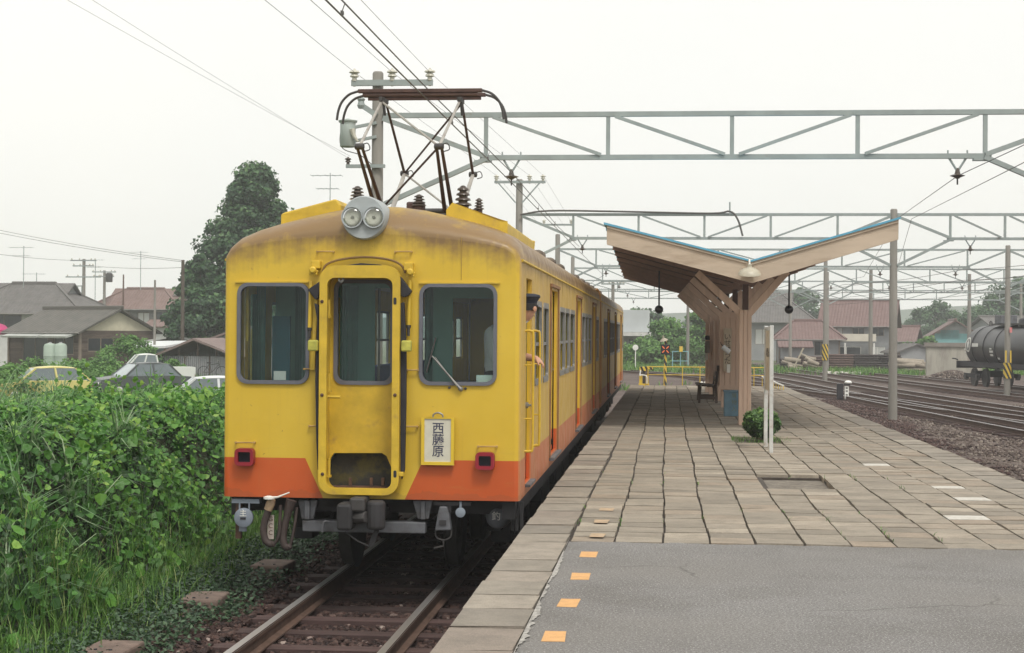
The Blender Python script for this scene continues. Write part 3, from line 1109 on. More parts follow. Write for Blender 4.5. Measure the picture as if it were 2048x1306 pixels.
    if front:
        g = G()
        g.plate(rect(-1.31, 1.31, 1.12, 3.14), [rect(-1.1, -.62, 1.85, 2.75), rect(-.28, .32, 1.125, 2.85), rect(.52, 1.12, 1.9, 2.75)], (0, 1.72, 0), (1, 0, 0), (0, 0, 1), (0, .03, 0))
        g.obj('cab_bulkhead', Mt['teal'], t)
        g = G()
        g.bx(.42, 1.25, .1, .42, 1.12, 1.78)
        g.bx(.75, .95, .42, .6, 1.12, 1.95)
        g.obj('driver_desk', Mt['seatg'], t, bev=.02)
        g = G()
        g.bx(-1.28, -.75, .1, .35, 1.12, 1.7)
        g.obj('equipment_cabinet', Mt['rust'], t, bev=.02)
        g = G()
        g.cyl(FL(495, 572, .22), FL(494, 682, .22), .014, n=8)
        g.obj('yellow_pole', Mt['yel2'], t, smooth=True)
        g = G()
        a, b = FL(545, 600, .9), FL(580, 700, .9)
        g.bx(a.x, b.x, .9, .93, 1.5, 2.55)
        g.obj('blue_board', M('blue_board', (.02, .16, .22), .5), t)
        for ci, (u0, u1, yy) in enumerate(((505, 530, .85), (590, 612, .85), (680, 716, .95), (850, 866, .6))):
            a, b = FL(u0, 580, yy).x, FL(u1, 580, yy).x
            m_ = 40
            vs = []
            for k_ in range(m_):
                x_ = a + (b - a) * k_ / (m_ - 1)
                o_ = yy + .022 * math.sin(k_ * 1.15 + ci)
                vs += [(x_, o_, 1.62), (x_ + .006 * math.sin(k_), o_ * 1.0, 2.85)]
            g = G()
            g.add(vs, [(2 * k_, 2 * k_ + 2, 2 * k_ + 3, 2 * k_ + 1) for k_ in range(m_ - 1)])
            g.obj('curtain', M('green_curtain', (.17, .36, .32), .8, v=.12, s=9, b=.1), t, smooth=60)
        g = G()
        a, b = FL(548, 742, .16), FL(572, 760, .16)
        g.bx(a.x, b.x, .15, .16, b.z, a.z)
        g.obj('paper_notice', Mt['white'], t)
        g = G()
        a, b = FL(953, 750, .07), FL(986, 765, .07)
        g.bx(a.x, b.x, .06, .065, b.z, a.z)
        g.obj('paper_card', M('pale_card', (.62, .72, .66), .7, v=.05, b=0), t)
    for sx in (1, -1):
        for a, b in ((5.25, 8.95), (10.65, 14.3)):
            g = G()
            g.bx(sx * 1.3, sx * .85, a, b, 1.4, 1.54)
            g.bx(sx * 1.31, sx * 1.22, a, b, 1.55, 1.95)
            g.obj('bench_seat', Mt['moq'], t, bev=.03)
    for q in (5.15, 9.05, 10.55, 14.4):
        for sx in (1, -1):
            g = G()
            g.cyl((sx * .85, q, 1.12), (sx * .85, q, 3.14), .016, n=8)
            g.obj('stanchion', Mt['alu'], t, smooth=True)
    # underframe
    g = G()
    g.bx(-1.25, 1.25, .35, LEN - .35, .72, .87)
    g.bx(-1.32, -1.2, .12, LEN - .12, .7, .875)
    g.bx(1.2, 1.32, .12, LEN - .12, .7, .875)
    g.obj('underframe', Mt['seatg'], t)
    for bx0, w, l, h in ((.82, .7, 1.3, .42), (.85, .6, 1.0, .36), (-.85, .7, 1.6, .4)):
        for q in (6.2, 8.4, 10.6):
            g = G()
            g.box((bx0, q + random.uniform(-.3, .3), .72 - h / 2), (w, l, h))
            g.obj('equipment_box', Mt['seatg'], t, bev=.02)
    for q in (3.0, 14.9):
        g = G()
        for sx in (-1, 1):
            g.bx(sx * .92, sx * 1.06, q - 1.5, q + 1.5, .42, .6)
            g.box((sx * 1.0, q, .38), (.2, .5, .3))
            for e in (-1.05, 1.05):
                g.box((sx * 1.02, q + e, .43), (.2, .3, .32))
        g.bx(-.95, .95, q - .2, q + .2, .45, .68)
        bg_ = g.obj('bogie', Mt['seatg'], t, bev=.015)
        for e in (-1.05, 1.05):
            for sx in (-1, 1):
                g = G()
                g.lathe([(.1, -.03), (.43, -.03), (.46, -.028), (.46, -.02), (.43, -.012), (.43, .1), (.38, .11), (.36, .07), (.15, .07), (.12, .1)], (sx * .5, q + e, .43), (sx, 0, 0), 24)
                g.obj('wheel', Mt['dksteel'], bg_, smooth=True)
    # roof ventilators further back
    for q in ((5.2, 7.6, 10.0, 12.4, 14.8) if front else (1.5, 4, 6.5, 9, 11.5, 14)):
        for sx in (-.62, .62):
            g = G()
            g.box((sx, q, 3.55), (.42, .7, .22))
            g.obj('roof_ventilator', Mt['roofg'], t, bev=.05)
    return t


train = car(YF, 'train_car', 'yellow and orange electric train car facing the camera with raised pantograph', True)
car2 = car(YF + LEN + .55, 'train_car', 'second yellow train car coupled behind the leading car', False)
# gangway between the two cars
g = G()
g.plate(rrect(-.5, .5, 1.05, 3.0, .08), [rrect(-.42, .42, 1.12, 2.92, .06)], (0, LEN + .01, 0), (1, 0, 0), (0, 0, 1), (0, .53, 0))
g.obj('gangway_bellows', Mt['black'], train)
for sx in (-1, 1):
    g = G()
    g.tube(arc([(sx * 1.3, LEN - .03, 3.3), (sx * 1.36, LEN + .03, 3.1), (sx * 1.38, LEN + .03, 2.0), (sx * 1.38, LEN + .03, 1.0)], 5), .03, 8)
    g.obj('downpipe', M('downpipe_orange_brown', (.40, .19, .05), .6, v=.2), train, smooth=True)

# ---------------- front windows
for nm, (u0, u1, v0, v1) in (('a', (478, 616, 570, 763)), ('b', (842, 991, 572, 766))):
    g = G()
    g.plate(fr_rect(u0 - 4, u1 + 4, v0 - 4, v1 + 4, .098), [fr_rect(u0 + 3, u1 - 3, v0 + 3, v1 - 3, .075)], (0, -.022, 0), (1, 0, 0), (0, 0, 1), (0, .04, 0))
    w = g.obj('window_rubber', Mt['rubber'], train, bev=.008)
    g = G()
    g.plate(fr_rect(u0, u1, v0, v1, .085), [], (0, .012, 0), (1, 0, 0), (0, 0, 1), (0, .004, 0))
    g.obj('pane', Mt['glass'], w)
# ---------------- gangway door and frame
g = G()
DY = .16
do = fr_rect(640, 800, 540, 990, .06, DY)
dw = fr_rect(672, 785, 564, 764, .075, DY)
lowp = [FL(u, v, DY) for u, v in ((668, 906), (764, 906), (773, 912), (784, 938), (784, 970), (775, 976), (662, 976), (653, 968), (653, 952), (662, 915))]
g.plate(do, [dw, [(p.x, p.z) for p in lowp]], (0, DY, 0), (1, 0, 0), (0, 0, 1), (0, .035, 0))
door = g.obj('gangway_door', Mt['yel2'], train)
g = G()
g.plate(fr_rect(667, 790, 559, 769, .09, DY), [fr_rect(675, 782, 567, 761, .07, DY)], (0, DY - .012, 0), (1, 0, 0), (0, 0, 1), (0, .02, 0))
g.obj('window_rubber', Mt['rubber'], door, bev=.006)
g = G()
g.plate(dw, [], (0, DY + .012, 0), (1, 0, 0), (0, 0, 1), (0, .004, 0))
g.obj('pane', Mt['glass'], door)
g = G()
g.plate([(p.x, p.z) for p in lowp], [], (0, DY + .09, 0), (1, 0, 0), (0, 0, 1), (0, .01, 0))
g.obj('lower_opening', M('dark_olive_hollow', (.022, .022, .02), .8, v=.4, s=5, stain=(.07, .06, .012), sf=(.5, .6), ss=3), door)  # dark sheet painted as the shade of the hollow, with olive patches
g = G()
a, b = FL(655, 976, DY), FL(783, 962, DY)
g.bx(a.x, b.x, DY - .01, DY + .085, a.z - .01, a.z + .02)
for u in (700, 742, 765):
    p = FL(u, 968, DY)
    g.box((p.x, DY + .02, p.z + .02), (.025, .03, .07))
g.obj('threshold', Mt['rust'], door)
# tunnel lining between frame and wall
io = fr_rect(652, 786, 556, 976, .07, -.14)
oo = fr_rect(637, 801, 531, 988, .13, -.14)
g = G()
g.plate(oo, [io], (0, -.16, 0), (1, 0, 0), (0, 0, 1), (0, .055, 0))
gf_ = g.obj('gangway_frame', Mt['yel2'], train, bev=.012)
g = G()
i2 = fr_rect(650, 789, 553, 978, .075, -.02)
o2 = fr_rect(643, 797, 541, 986, .09, -.02)
g.plate(o2, [i2], (0, -.104, 0), (1, 0, 0), (0, 0, 1), (0, .262, 0))
g.obj('gangway_lining', Mt['yel2'], train)
for (u, v) in ((644, 603), (644, 790), (645, 948), (790, 790)):
    p = FL(u, v, -.16)
    g = G()
    g.lathe([(.016, 0), (.016, .006), (.009, .012)], (p.x, -.16, p.z), (0, -1, 0), 10)
    g.obj('bolt', Mt['rust'], gf_)
for (u, v) in ((790, 602), (790, 948)):
    p = FL(u, v, -.16)
    g = G()
    g.plate(rrect(p.x - .014, p.x + .014, p.z - .032, p.z + .032, .013), [], (0, -.163, 0), (1, 0, 0), (0, 0, 1), (0, .004, 0))
    g.obj('slot', Mt['black'], gf_)
# hinges and latch in the recess on the left
for v in (612, 760, 930):
    p = FL(654, v, -.02)
    g = G()
    g.cyl((p.x + .02, -.03, p.z - .09), (p.x + .02, -.03, p.z + .06), .014, n=8)
    g.box((p.x + .01, -.03, p.z - .1), (.06, .05, .02))
    g.obj('hinge', Mt['yel2'], door)
p = FL(668, 794, -.05)
g = G()
g.cyl((p.x - .08, -.05, p.z), (p.x + .06, -.05, p.z), .014, n=8)
g.box((p.x - .08, -.05, p.z), (.035, .06, .06))
g.obj('latch', Mt['yel2'], door, bev=.004)
g = G()
p = FL(800, 948, -.12)
g.box((p.x, -.12, p.z), (.07, .05, .04))
g.obj('catch', Mt['yel2'], gf_, bev=.005)
g = G()
p = FL(682, 559, -.12)
g.plate(circ(p.x, p.z, .028, 12), [circ(p.x, p.z + .004, .012, 8)], (0, -.12, 0), (1, 0, 0), (0, 0, 1), (0, .015, 0))
g.obj('eyelet', Mt['alu'], gf_)


# ---------------- black gangway curtain around the frame
def strip(uv, dy, th, name, mat, par):
    g = G()
    g.plate([(FL(u, v, dy).x, FL(u, v, dy).z) for u, v in uv], [], (0, dy, 0), (1, 0, 0), (0, 0, 1), (0, th, 0))
    return g.obj(name, mat, par, bev=.008)


strip([(628, 606), (637, 610), (637, 760), (638, 935), (635, 941), (632, 880), (630, 760), (632, 690), (634, 640)], -.115, .05, 'gangway_curtain', Mt['black'], train)
strip([(801, 606), (808, 604), (812, 690), (812, 800), (809, 940), (803, 960), (801, 950)], -.115, .05, 'gangway_curtain', Mt['black'], train)
top = [(615, 579), (640, 562), (658, 543), (685, 531), (722, 526), (760, 529), (786, 540), (803, 556), (815, 572), (823, 582), (818, 590), (806, 595), (800, 590), (798, 566), (782, 549), (752, 539), (722, 536), (690, 539), (662, 552), (646, 570), (638, 590), (634, 600), (628, 597)]
strip(top, -.125, .07, 'gangway_curtain', Mt['black'], train)
g = G()
g.tube(arc([FL(u, v, -.03) for u, v in ((645, 545), (652, 530), (672, 521), (700, 516), (729, 514), (760, 516), (788, 522), (804, 532), (811, 546))], 4), .011, 7)
g.obj('door_hood', M('hood_brown', (.20, .12, .04), .7), train, smooth=True)
for (u, v, s_) in ((628, 536, -1), (822, 540, 1)):
    g = G()
    p = FL(u, v, -.05)
    g.box((p.x - s_ * .02, -.04, p.z + .03), (.08, .09, .07))
    g.lathe([(.02, 0), (.034, .01), (.034, .03), (.02, .04)], (p.x, -.08, p.z - .02), (0, -1, 0), 10)
    g.box((p.x, -.07, p.z - .055), (.075, .04, .022))
    g.box((p.x + .03, -.07, p.z - .04), (.02, .03, .04), ry=.4)
    g.obj('curtain_clamp', Mt['yel2'], train, bev=.006)
for (u, v0, v1) in ((622, 562, 655), (820, 560, 650)):
    g = G()
    a, b = FL(u, v0, -.06), FL(u - 3, v1, -.06)
    g.cyl(a, b, .017, n=8)
    g.obj('spring_rod', Mt['yel2'], train, smooth=True)
    g = G()
    c = FL(u - 3, v1 + 22, -.06)
    g.tube([b, b.lerp(c, .25), b.lerp(c, .3), c], [.024, .022, .015, .012], 8)
    g.obj('rod_end', Mt['dksteel'], train, smooth=True)
g = G()
g.plate([(FL(u, v, -.05).x, FL(u, v, -.05).z) for u, v in ((628, 600), (635, 600), (631, 690), (629, 740), (620, 740), (624, 690))], [], (0, -.05, 0), (1, 0, 0), (0, 0, 1), (0, .03, 0))
g.obj('side_strap', Mt['yel2'], train)
for (u, v) in ((625, 691), (812, 692)):
    p = FL(u, v, -.2)
    g = G()
    g.box((p.x, -.17, p.z), (.09, .07, .10))
    g.obj('buffer_block', M('chartreuse_block', (.42, .40, .07), .7, v=.25, s=14, b=.3), train, bev=.014)

# ---------------- lamps, handles, wiper
c = FL(727, 435, -.1)
hy = -.1
g = G()
g.lathe([(.19, .42), (.2, .40), (.2, .03), (.197, .01), (.188, 0), (.17, .0)], (c.x, hy, c.z), (0, 1, 0), 36)
lampg = M('lamp_drum_grey', (.34, .37, .38), .5, v=.1, s=6, b=.05, stain=(.2, .18, .15), sf=(.6, .85), ss=8)
hl = g.obj('headlight_drum', lampg, train, smooth=True)
chrome = M('lamp_reflector', (.80, .78, .72), .38, .75, v=.02, b=0)
lgl = glassmat('lamp_glass', (.96, .97, .95), 1.0)
for u in (705, 748):
    p = FL(u, 435, hy)
    g = G()
    g.lathe([(.098, -.035), (.098, 0.0), (.086, 0.0), (.086, -.028), (.092, -.035), (.098, -.035)][::-1], (p.x, hy - .002, p.z), (0, 1, 0), 28, cap=False)
    hb = g.obj('headlight', lampg, hl, smooth=True)
    g = G()
    pr = [(.084, -.02), (.08, -.004), (.066, .012), (.045, .022), (.02, .027), (.001, .028)]
    n = 24
    vs = [(p.x + r * math.cos(2 * math.pi * k / n), hy - .006 + d * .0 - .016 + .0, p.z + r * math.sin(2 * math.pi * k / n)) for r, d in pr for k in range(n)]
    vs = [(v_[0], hy - .024 + (pr[i // n][1] + .02) * .42, v_[2]) for i, v_ in enumerate(vs)]
    g.add(vs, [(i * n + k, i * n + (k + 1) % n, (i + 1) * n + (k + 1) % n, (i + 1) * n + k) for i in range(len(pr) - 1) for k in range(n)])
    g.obj('reflector', chrome, hl, smooth=True)
    g = G()
    g.lathe([(.012, 0), (.016, -.01), (.008, -.018)], (p.x, hy - .006, p.z), (0, 1, 0), 10)
    g.obj('bulb', Mt['porc'], hl, smooth=True)
    g = G()
    g.lathe([(.085, 0), (.07, -.012), (.04, -.02), (.002, -.023)], (p.x, hy - .03, p.z), (0, 1, 0), 24)
    g.obj('lens_glass', lgl, hl, smooth=True)
for (u, v) in ((489, 914), (970, 922)):
    a, b = FL(u - 19, v + 17, -.06), FL(u + 19, v - 17, -.06)
    g = G()
    g.plate(rrect(a.x, b.x, a.z, b.z, .04), [rrect(a.x + .03, b.x - .03, a.z + .032, b.z - .032, .012)], (0, -.085, 0), (1, 0, 0), (0, 0, 1), (0, .08, 0))
    r = g.obj('marker_lamp', Mt['red'], train, bev=.012)
    g = G()
    g.plate(rrect(a.x + .028, b.x - .028, a.z + .03, b.z - .03, .012), [], (0, -.05, 0), (1, 0, 0), (0, 0, 1), (0, .03, 0))
    g.obj('lens', Mt['lens'], r)
for (u0, u1, v) in ((634, 666, 503), (790, 822, 503), (471, 508, 885), (956, 993, 893), (801, 834, 853), (618, 632, 852), (814, 836, 740), (608, 630, 738)):
    a, b = FL(u0, v, -.035), FL(u1, v, -.035)
    g = G()
    g.cyl(a, b, .007, n=6)
    for q in (a, b):
        g.cyl((q.x, -.04, q.z), (q.x, .005, q.z), .010, n=6)
    g.obj('grab_bar', M('grab_bar_metal', (.42, .27, .09), .6, v=.3, s=9), train, smooth=True)
g = G()
pv = FL(921, 778, -.03)
g.lathe([(.022, 0), (.022, .02), (.01, .035)], (pv.x, -.0, pv.z), (0, -1, 0), 12)
e = FL(864, 712, -.05)
g.tube([pv, pv.lerp(e, .12), e], [.016, .012, .007], 6)
g.tube([FL(914, 772, -.045), FL(870, 714, -.045)], .005, 5)
wp = g.obj('wiper_arm', Mt['alu'], train, smooth=True)
g = G()
g.bar(FL(872, 675, -.045), FL(853, 745, -.045), .012, .02, up=(0, 1, 0))
g.obj('wiper_blade', Mt['dksteel'], wp)
for (u, v) in ((899, 775), (931, 777)):
    g = G()
    p = FL(u, v)
    g.lathe([(.012, 0), (.012, .012), (.005, .016)], (p.x, 0, p.z), (0, -1, 0), 8)
    g.obj('bolt', Mt['dksteel'], train)
# a seam strip above the right window
g = G()
a, b = FL(923, 475), FL(923, 560)
g.bx(a.x - .003, a.x + .003, -.003, .01, b.z, a.z)
g.obj('seam', M('paint_seam', (.30, .19, .03), .7), train)
g = G()
for u0, u1, v in ((470, 620, 564), (838, 1000, 566)):
    g.bar(FL(u0, v, -.012), FL(u1, v, -.012), .02, .012)
    o = g.obj('window_drip_rail', Mt['yel2'], train)
    g = G()

# ---------------- roof furniture
def roof_z(x):
    x = abs(x)
    for (a, b), (c, d) in zip(ROOF, ROOF[1:]):
        if c <= x <= a:
            return b + (d - b) * (a - x) / (a - c)
    return 3.05


for sx, (x0, x1) in ((-1, (.40, .98)), (1, (.62, 1.18))):
    xa, xb = sx * x0, sx * x1
    za, zb = roof_z(xa), roof_z(xb)
    cs = [(xa, za - .03), (xb, zb - .03), (xb, zb + .105), (xb - sx * .04, zb + .125), (xa + sx * .05, za + .11), (xa, za + .05)]
    g = G()
    g.plate(cs, [], (0, .55, 0), (1, 0, 0), (0, 0, 1), (0, 2.6 if sx < 0 else 3.2, 0))
    g.obj('roof_fairing', Mt['yel2'], train, bev=.015)


def insulator(o, r, h, mat, par, n=4, name='insulator'):
    pr = [(r * .75, 0)]
    for k in range(n):
        z = h * k / n
        q = 1 - .42 * k / n
        pr += [(r * q * .6, z + h * .02), (r * q, z + h * .05), (r * q * .9, z + h / n * .55), (r * q * .5, z + h / n * .8)]
    pr += [(r * .3, h), (r * .12, h * 1.04)]
    return G().lathe(pr, o, (0, 0, 1), 14).obj(name, mat, par, smooth=60)


for (u, v, yy, r, h) in ((715, 392, .7, .10, .11), (926, 405, 2.2, .12, .19), (958, 412, 2.6, .075, .10), (838, 405, 2.0, .1, .1)):
    p = py(u, v, YF + yy)
    x = p.x - TX
    zi = max(p.z - ZR - .04, roof_z(x))
    io_ = insulator((x, yy, zi), r * .78, h + .02, Mt['brporc'], train)
    G().cyl((x, yy, roof_z(x) - .02), (x, yy, zi), r * .5, n=10).obj('insulator_foot', Mt['pant'], io_)
for (u, yy, w, l, h) in ((832, 2.1, .18, .16, .17), (790, 2.5, .5, .25, .1), (885, 2.7, .2, .2, .13)):
    x = py(u, 400, YF + yy).x - TX
    G().box((x, yy, roof_z(x) + h / 2), (w, l, h)).obj('roof_box', Mt['pant'], train, bev=.02)
g = G()
g.bx(-.56, .60, 2.1, 2.15, 3.57, 3.64)
g.bx(-.56, .60, 3.95, 4.0, 3.57, 3.64)
g.bx(-.56, -.50, 2.1, 4.0, 3.575, 3.635)
g.bx(.54, .60, 2.1, 4.0, 3.575, 3.635)
g.obj('pantograph_frame', Mt['dksteel'], train, bev=.01)
g = G()
for yy in (2.55, 3.25):
    g.cyl((-.55, yy, 3.70), (.6, yy, 3.70), .03, n=8)
for sx in (-.52, .62):
    for yy in (2.55, 3.25):
        g.box((sx, yy, 3.67), (.08, .1, .09))
for sx in (-.52, .62):
    g.bx(sx - .025, sx + .025, 2.5, 3.3, 3.655, 3.70)
pan = g.obj('pantograph', Mt['dksteel'], train, bev=.008)


def PL(u, v, Y):
    p = py(u, v, Y)
    return V3((p.x - TX, Y - YF, p.z - ZR))


YN, YFA, YC = 16.05, 18.75, 17.4
kn = [PL(719, 293, YN), PL(878, 293, YN)]
kf = [PL(809, 347, YFA), PL(946, 349, YFA)]
ap_n = [PL(763, 203, YC - .12), PL(919, 203, YC - .12)]
ap_f = [PL(772, 206, YC + .12), PL(924, 206, YC + .12)]
bn = [V3((kn[0].x + .05, 2.55, 3.7)), V3((kn[1].x - .02, 2.55, 3.7))]
bf = [V3((kf[0].x + .02, 3.25, 3.7)), V3((kf[1].x - .02, 3.25, 3.7))]
for s_, (K, Bq, A) in (('n', (kn, bn, ap_n)), ('f', (kf, bf, ap_f))):
    for k in (0, 1):
        g = G()
        if s_ == 'n':
            for e in (-.025, .025):
                g.cyl(K[k] + V3((e, 0, 0)), Bq[k] + V3((e * 1.6, 0, 0)), .016, .024, n=7)
        else:
            g.cyl(K[k], Bq[k], .022, .03, n=7)
        g.obj('lower_arm', Mt['pant'] if s_ == 'n' else Mt['pipe'], pan, smooth=True)
        g = G()
        g.cyl(K[k], A[k], .017, .014, n=7)
        g.obj('upper_arm', Mt['pipe'] if s_ == 'n' else Mt['pant'], pan, smooth=True)
        g = G()
        g.lathe([(.02, -.05), (.034, -.04), (.034, .04), (.02, .05)], K[k], (1, 0, 0), 10)
        g.tube(arc([K[k] + V3((.03, 0, .02)), K[k] + V3((.09, -.02, .03)), K[k] + V3((.11, -.02, -.03)), K[k] + V3((.05, 0, -.05))], 4), .006, 5)
        g.obj('knee_joint', Mt['dksteel'], pan, smooth=True)
for a, b, m in ((ap_n[0], kn[1], 'pipe'), (ap_f[1], kf[0], 'pant'), (kn[1], bn[0], 'pant'), (kf[0], bf[1], 'pipe')):
    g = G()
    g.cyl(a, b, .012, n=6)
    g.obj('cross_brace', Mt[m], pan, smooth=True)
for yy in (-.16, .16):
    Yp = YC + yy
    z0 = PL(840, 187, YC).z
    x0, x1 = PL(722, 190, YC).x, PL(968, 190, YC).x
    g = G()
    g.bx(x0, x1, Yp - YF - .03, Yp - YF + .03, z0 - .015, z0 + .025)
    g.bx(x0 + .05, x1 - .05, Yp - YF - .018, Yp - YF + .018, z0 - .05, z0 - .018)
    g.obj('collector_strip', M('carbon_strip', (.07, .035, .028), .6, v=.3, s=10), pan, bev=.005)
    for s_, xx in ((-1, x0), (1, x1)):
        g = G()
        g.tube(arc([(xx, Yp - YF, z0 + .005), (xx + s_ * .1, Yp - YF, z0 - .03), (xx + s_ * .18, Yp - YF, z0 - .11), (xx + s_ * .22, Yp - YF, z0 - .21), (xx + s_ * .235, Yp - YF, z0 - .31)], 4), .014, 7)
        g.obj('horn', Mt['dksteel'], pan, smooth=True)
g = G()
for k in (0, 1):
    g.bar(ap_n[k] + V3((0, -.06, .02)), ap_f[k] + V3((0, .06, .02)), .04, .05)
    g.cyl(ap_n[k] + V3((.02, .1, -.14)), ap_n[k] + V3((.0, .1, .06)), .018, n=7)
g.obj('head_bracket', Mt['dksteel'], pan, bev=.005)

# ---------------- under the front
def prt(name, mat, g_, bev=0, smooth=False):
    return g_.obj(name, mat, train, bev=bev, smooth=smooth)


for (a, b, c_, d) in ((597, 636, 604, 628), (826, 866, 836, 858)):
    pts = [FL(u, v, .1) for u, v in ((a, 1000), (b, 1000), (d, 1038), (c_, 1038))]
    g = G()
    g.plate([(p.x, p.z) for p in pts], [], (0, .08, 0), (1, 0, 0), (0, 0, 1), (0, .03, 0))
    g.bx(pts[3].x + .03, pts[2].x - .03, .05, .3, pts[3].z, pts[0].z)
    prt('plow_bracket', Mt['ltg'], g, .008)
a, b = FL(606, 1062, .1), FL(852, 1044, .1)
g = G()
g.bx(a.x, b.x, .06, .2, a.z, b.z)
prt('guard_beam', Mt['ltg'], g, .01)
# automatic coupler
g = G()
a, b = FL(675, 1060, -.25), FL(706, 1006, -.25)
g.bx(a.x, b.x, -.32, -.08, a.z, b.z)
cp = prt('coupler_knuckle', Mt['seatg'], g, .03)
g = G()
p = FL(752, 1030, -.2)
g.lathe([(.06, -.13), (.085, -.12), (.085, .12), (.06, .13)], (p.x, -.2, p.z), (0, 0, 1), 14)
g.bx(p.x - .22, p.x + .02, -.22, .3, p.z - .06, p.z + .06)
prt('coupler_head', Mt['seatg'], g, .02)
g = G()
a, b = FL(703, 1012, -.2), FL(734, 994, -.2)
g.bx(a.x, b.x, -.3, -.05, a.z - .04, b.z)
prt('coupler_top', Mt['dksteel'], g, .02)
g = G()
a, b = FL(694, 1046, -.2), FL(736, 1027, -.2)
g.tube([(a.x, -.18, (a.z + b.z) / 2), (b.x, -.26, (a.z + b.z) / 2 + .02)], .055, 10)
g.bx(a.x - .1, b.x + .1, 0, .5, a.z, b.z)
prt('coupler_shank', Mt['dksteel'], g, .01)
g = G()
g.plate([(FL(u, v, -.2).x, FL(u, v, -.2).z) for u, v in ((738, 1090), (744, 1094), (750, 1084), (757, 1062), (750, 1058), (741, 1076))], [], (0, -.2, 0), (1, 0, 0), (0, 0, 1), (0, .03, 0))
g.tube([FL(690, 1064, -.18), FL(715, 1082, -.18), FL(740, 1093, -.18)], .008, 5)
prt('uncoupling_lever', Mt['seatg'], g)
g = G()
g.tube(arc([FL(659, 1044, 0), FL(650, 1043, -.02), FL(646, 1052, -.02), FL(645, 1064, -.02)], 4), .012, 7)
prt('hook', Mt['ltg'], g, smooth=True)
# left disc plug
p = FL(488, 1035, .02)
g = G()
g.lathe([(.075, 0), (.088, .01), (.088, .04), (.06, .05)], (p.x, .04, p.z), (0, -1, 0), 28)
g.box((p.x - .015, .045, p.z - .1), (.07, .02, .06))
for s_ in (-.045, .045):
    g.cyl((p.x + s_, .03, p.z + .06), (p.x + s_, .03, p.z + .15), .008, n=6)
g.bx(p.x - .12, p.x + .14, .03, .12, p.z + .13, p.z + .17)
dsc = prt('jumper_socket', M('blue_grey_paint', (.20, .23, .28), .5, v=.12, s=8), g, smooth=True)
g = G()
g.box((p.x, -.012, p.z - .005), (.05, .006, .02))
g.obj('slot', Mt['black'], dsc)
text('主', .07, Mt['white'], dsc, (p.x, -.013, p.z + .04), (math.pi / 2, 0, 0))
g = G()
g.bx(p.x - .09, p.x - .04, .06, .12, p.z - .2, p.z + .15)
prt('socket_bracket', Mt['rust'], g)
# hoses
h1 = [FL(u, v, -.05) for u, v in ((541, 1000), (538, 1018), (530, 1040), (527, 1062), (531, 1080), (541, 1088), (552, 1083), (558, 1068), (560, 1040), (561, 1010))]
h2 = [FL(u, v, -.02) for u, v in ((578, 1005), (577, 1024), (570, 1048), (566, 1074), (570, 1092), (579, 1092), (585, 1074), (590, 1046), (594, 1015))]
for h, r in ((h1, (.032, .016)), (h2, (.034, .014))):
    g = G()
    pts = arc(h, 4)
    rr = [r[0] if i < len(pts) * .62 else r[1] for i in range(len(pts))]
    g.tube(pts, rr, 10)
    prt('air_hose', Mt['hose'], g, smooth=True)
g = G()
p0, p1 = FL(545, 998, -.06), FL(536, 1020, -.06)
g.tube([p0, p0.lerp(p1, .4), p1], [.03, .042, .038], 10)
prt('hose_coupling', M('tan_fitting', (.34, .24, .15), .7, v=.25, s=14, b=.2), g, smooth=True)
g = G()
p0, p1 = FL(583, 1000, -.02), FL(574, 1030, -.02)
g.tube([p0, p0.lerp(p1, .4), p1], [.05, .046, .036], 10)
prt('hose_coupling', Mt['hose'], g, smooth=True)
g = G()
p0 = FL(538, 996, -.1)
g.lathe([(.03, -.015), (.05, -.008), (.05, .01), (.02, .02)], p0, (0, 0, 1), 12)
g.tube([p0, FL(556, 994, -.1), FL(579, 985, -.1)], [.014, .009, .006], 6)
prt('cock_lever', Mt['white'], g, smooth=True)
g = G()
a, b = FL(535, 1078, -.01), FL(548, 1030, -.01)
g.bx(a.x, b.x, -.012, -.002, a.z, b.z)
tg_ = prt('number_tag', M('grubby_white_tag', (.42, .37, .33), .7, v=.25, s=20), g)
text('G\nC\nC', .06, Mt['rust'], tg_, ((a.x + b.x) / 2, -.014, (a.z + b.z) / 2 + .01), (math.pi / 2, 0, 0), space=1.05)
# right: jumper box, small disc, air tank
g = G()
pts = [FL(u, v, .05) for u, v in ((876, 1030), (880, 1012), (895, 1012), (900, 1030), (903, 1060), (871, 1060))]
g.plate([(q.x, q.z) for q in pts], [], (0, .0, 0), (1, 0, 0), (0, 0, 1), (0, .12, 0))
jb = prt('jumper_box', Mt['ltg'], g, .012)
p = FL(887, 1044, .05)
G().box((p.x, -.004, p.z), (.06, .02, .045)).obj('latch', Mt['seatg'], jb)
g = G()
g.tube(arc([FL(871, 1060, .05), FL(873, 1074, .05), FL(887, 1080, .05), FL(901, 1074, .05), FL(903, 1060, .05)], 4), .008, 6)
g.tube([FL(887, 1080, .05), FL(887, 1092, .05), FL(868, 1096, .05)], .010, 6)
g.obj('bail', Mt['dksteel'], jb, smooth=True)
g = G()
a, b = FL(868, 1010, .05), FL(942, 1004, .05)
g.bx(a.x, b.x, .03, .1, a.z, b.z)
g.bx(a.x + .05, a.x + .08, .04, .08, a.z - .06, a.z)
g.bx(a.x + .13, a.x + .16, .04, .08, a.z - .06, a.z)
prt('jumper_bracket', Mt['seatg'], g)
p = FL(921, 1025, .03)
g = G()
g.lathe([(.035, 0), (.045, .01), (.045, .03), (.03, .035)], (p.x, .05, p.z), (0, -1, 0), 20)
g.cyl((p.x, .03, p.z + .04), (p.x, .03, p.z + .1), .012, n=6)
prt('small_disc', M('blue_grey_disc', (.24, .28, .33), .5, v=.1), g, smooth=True)
p = FL(995, 1034, .35)
g = G()
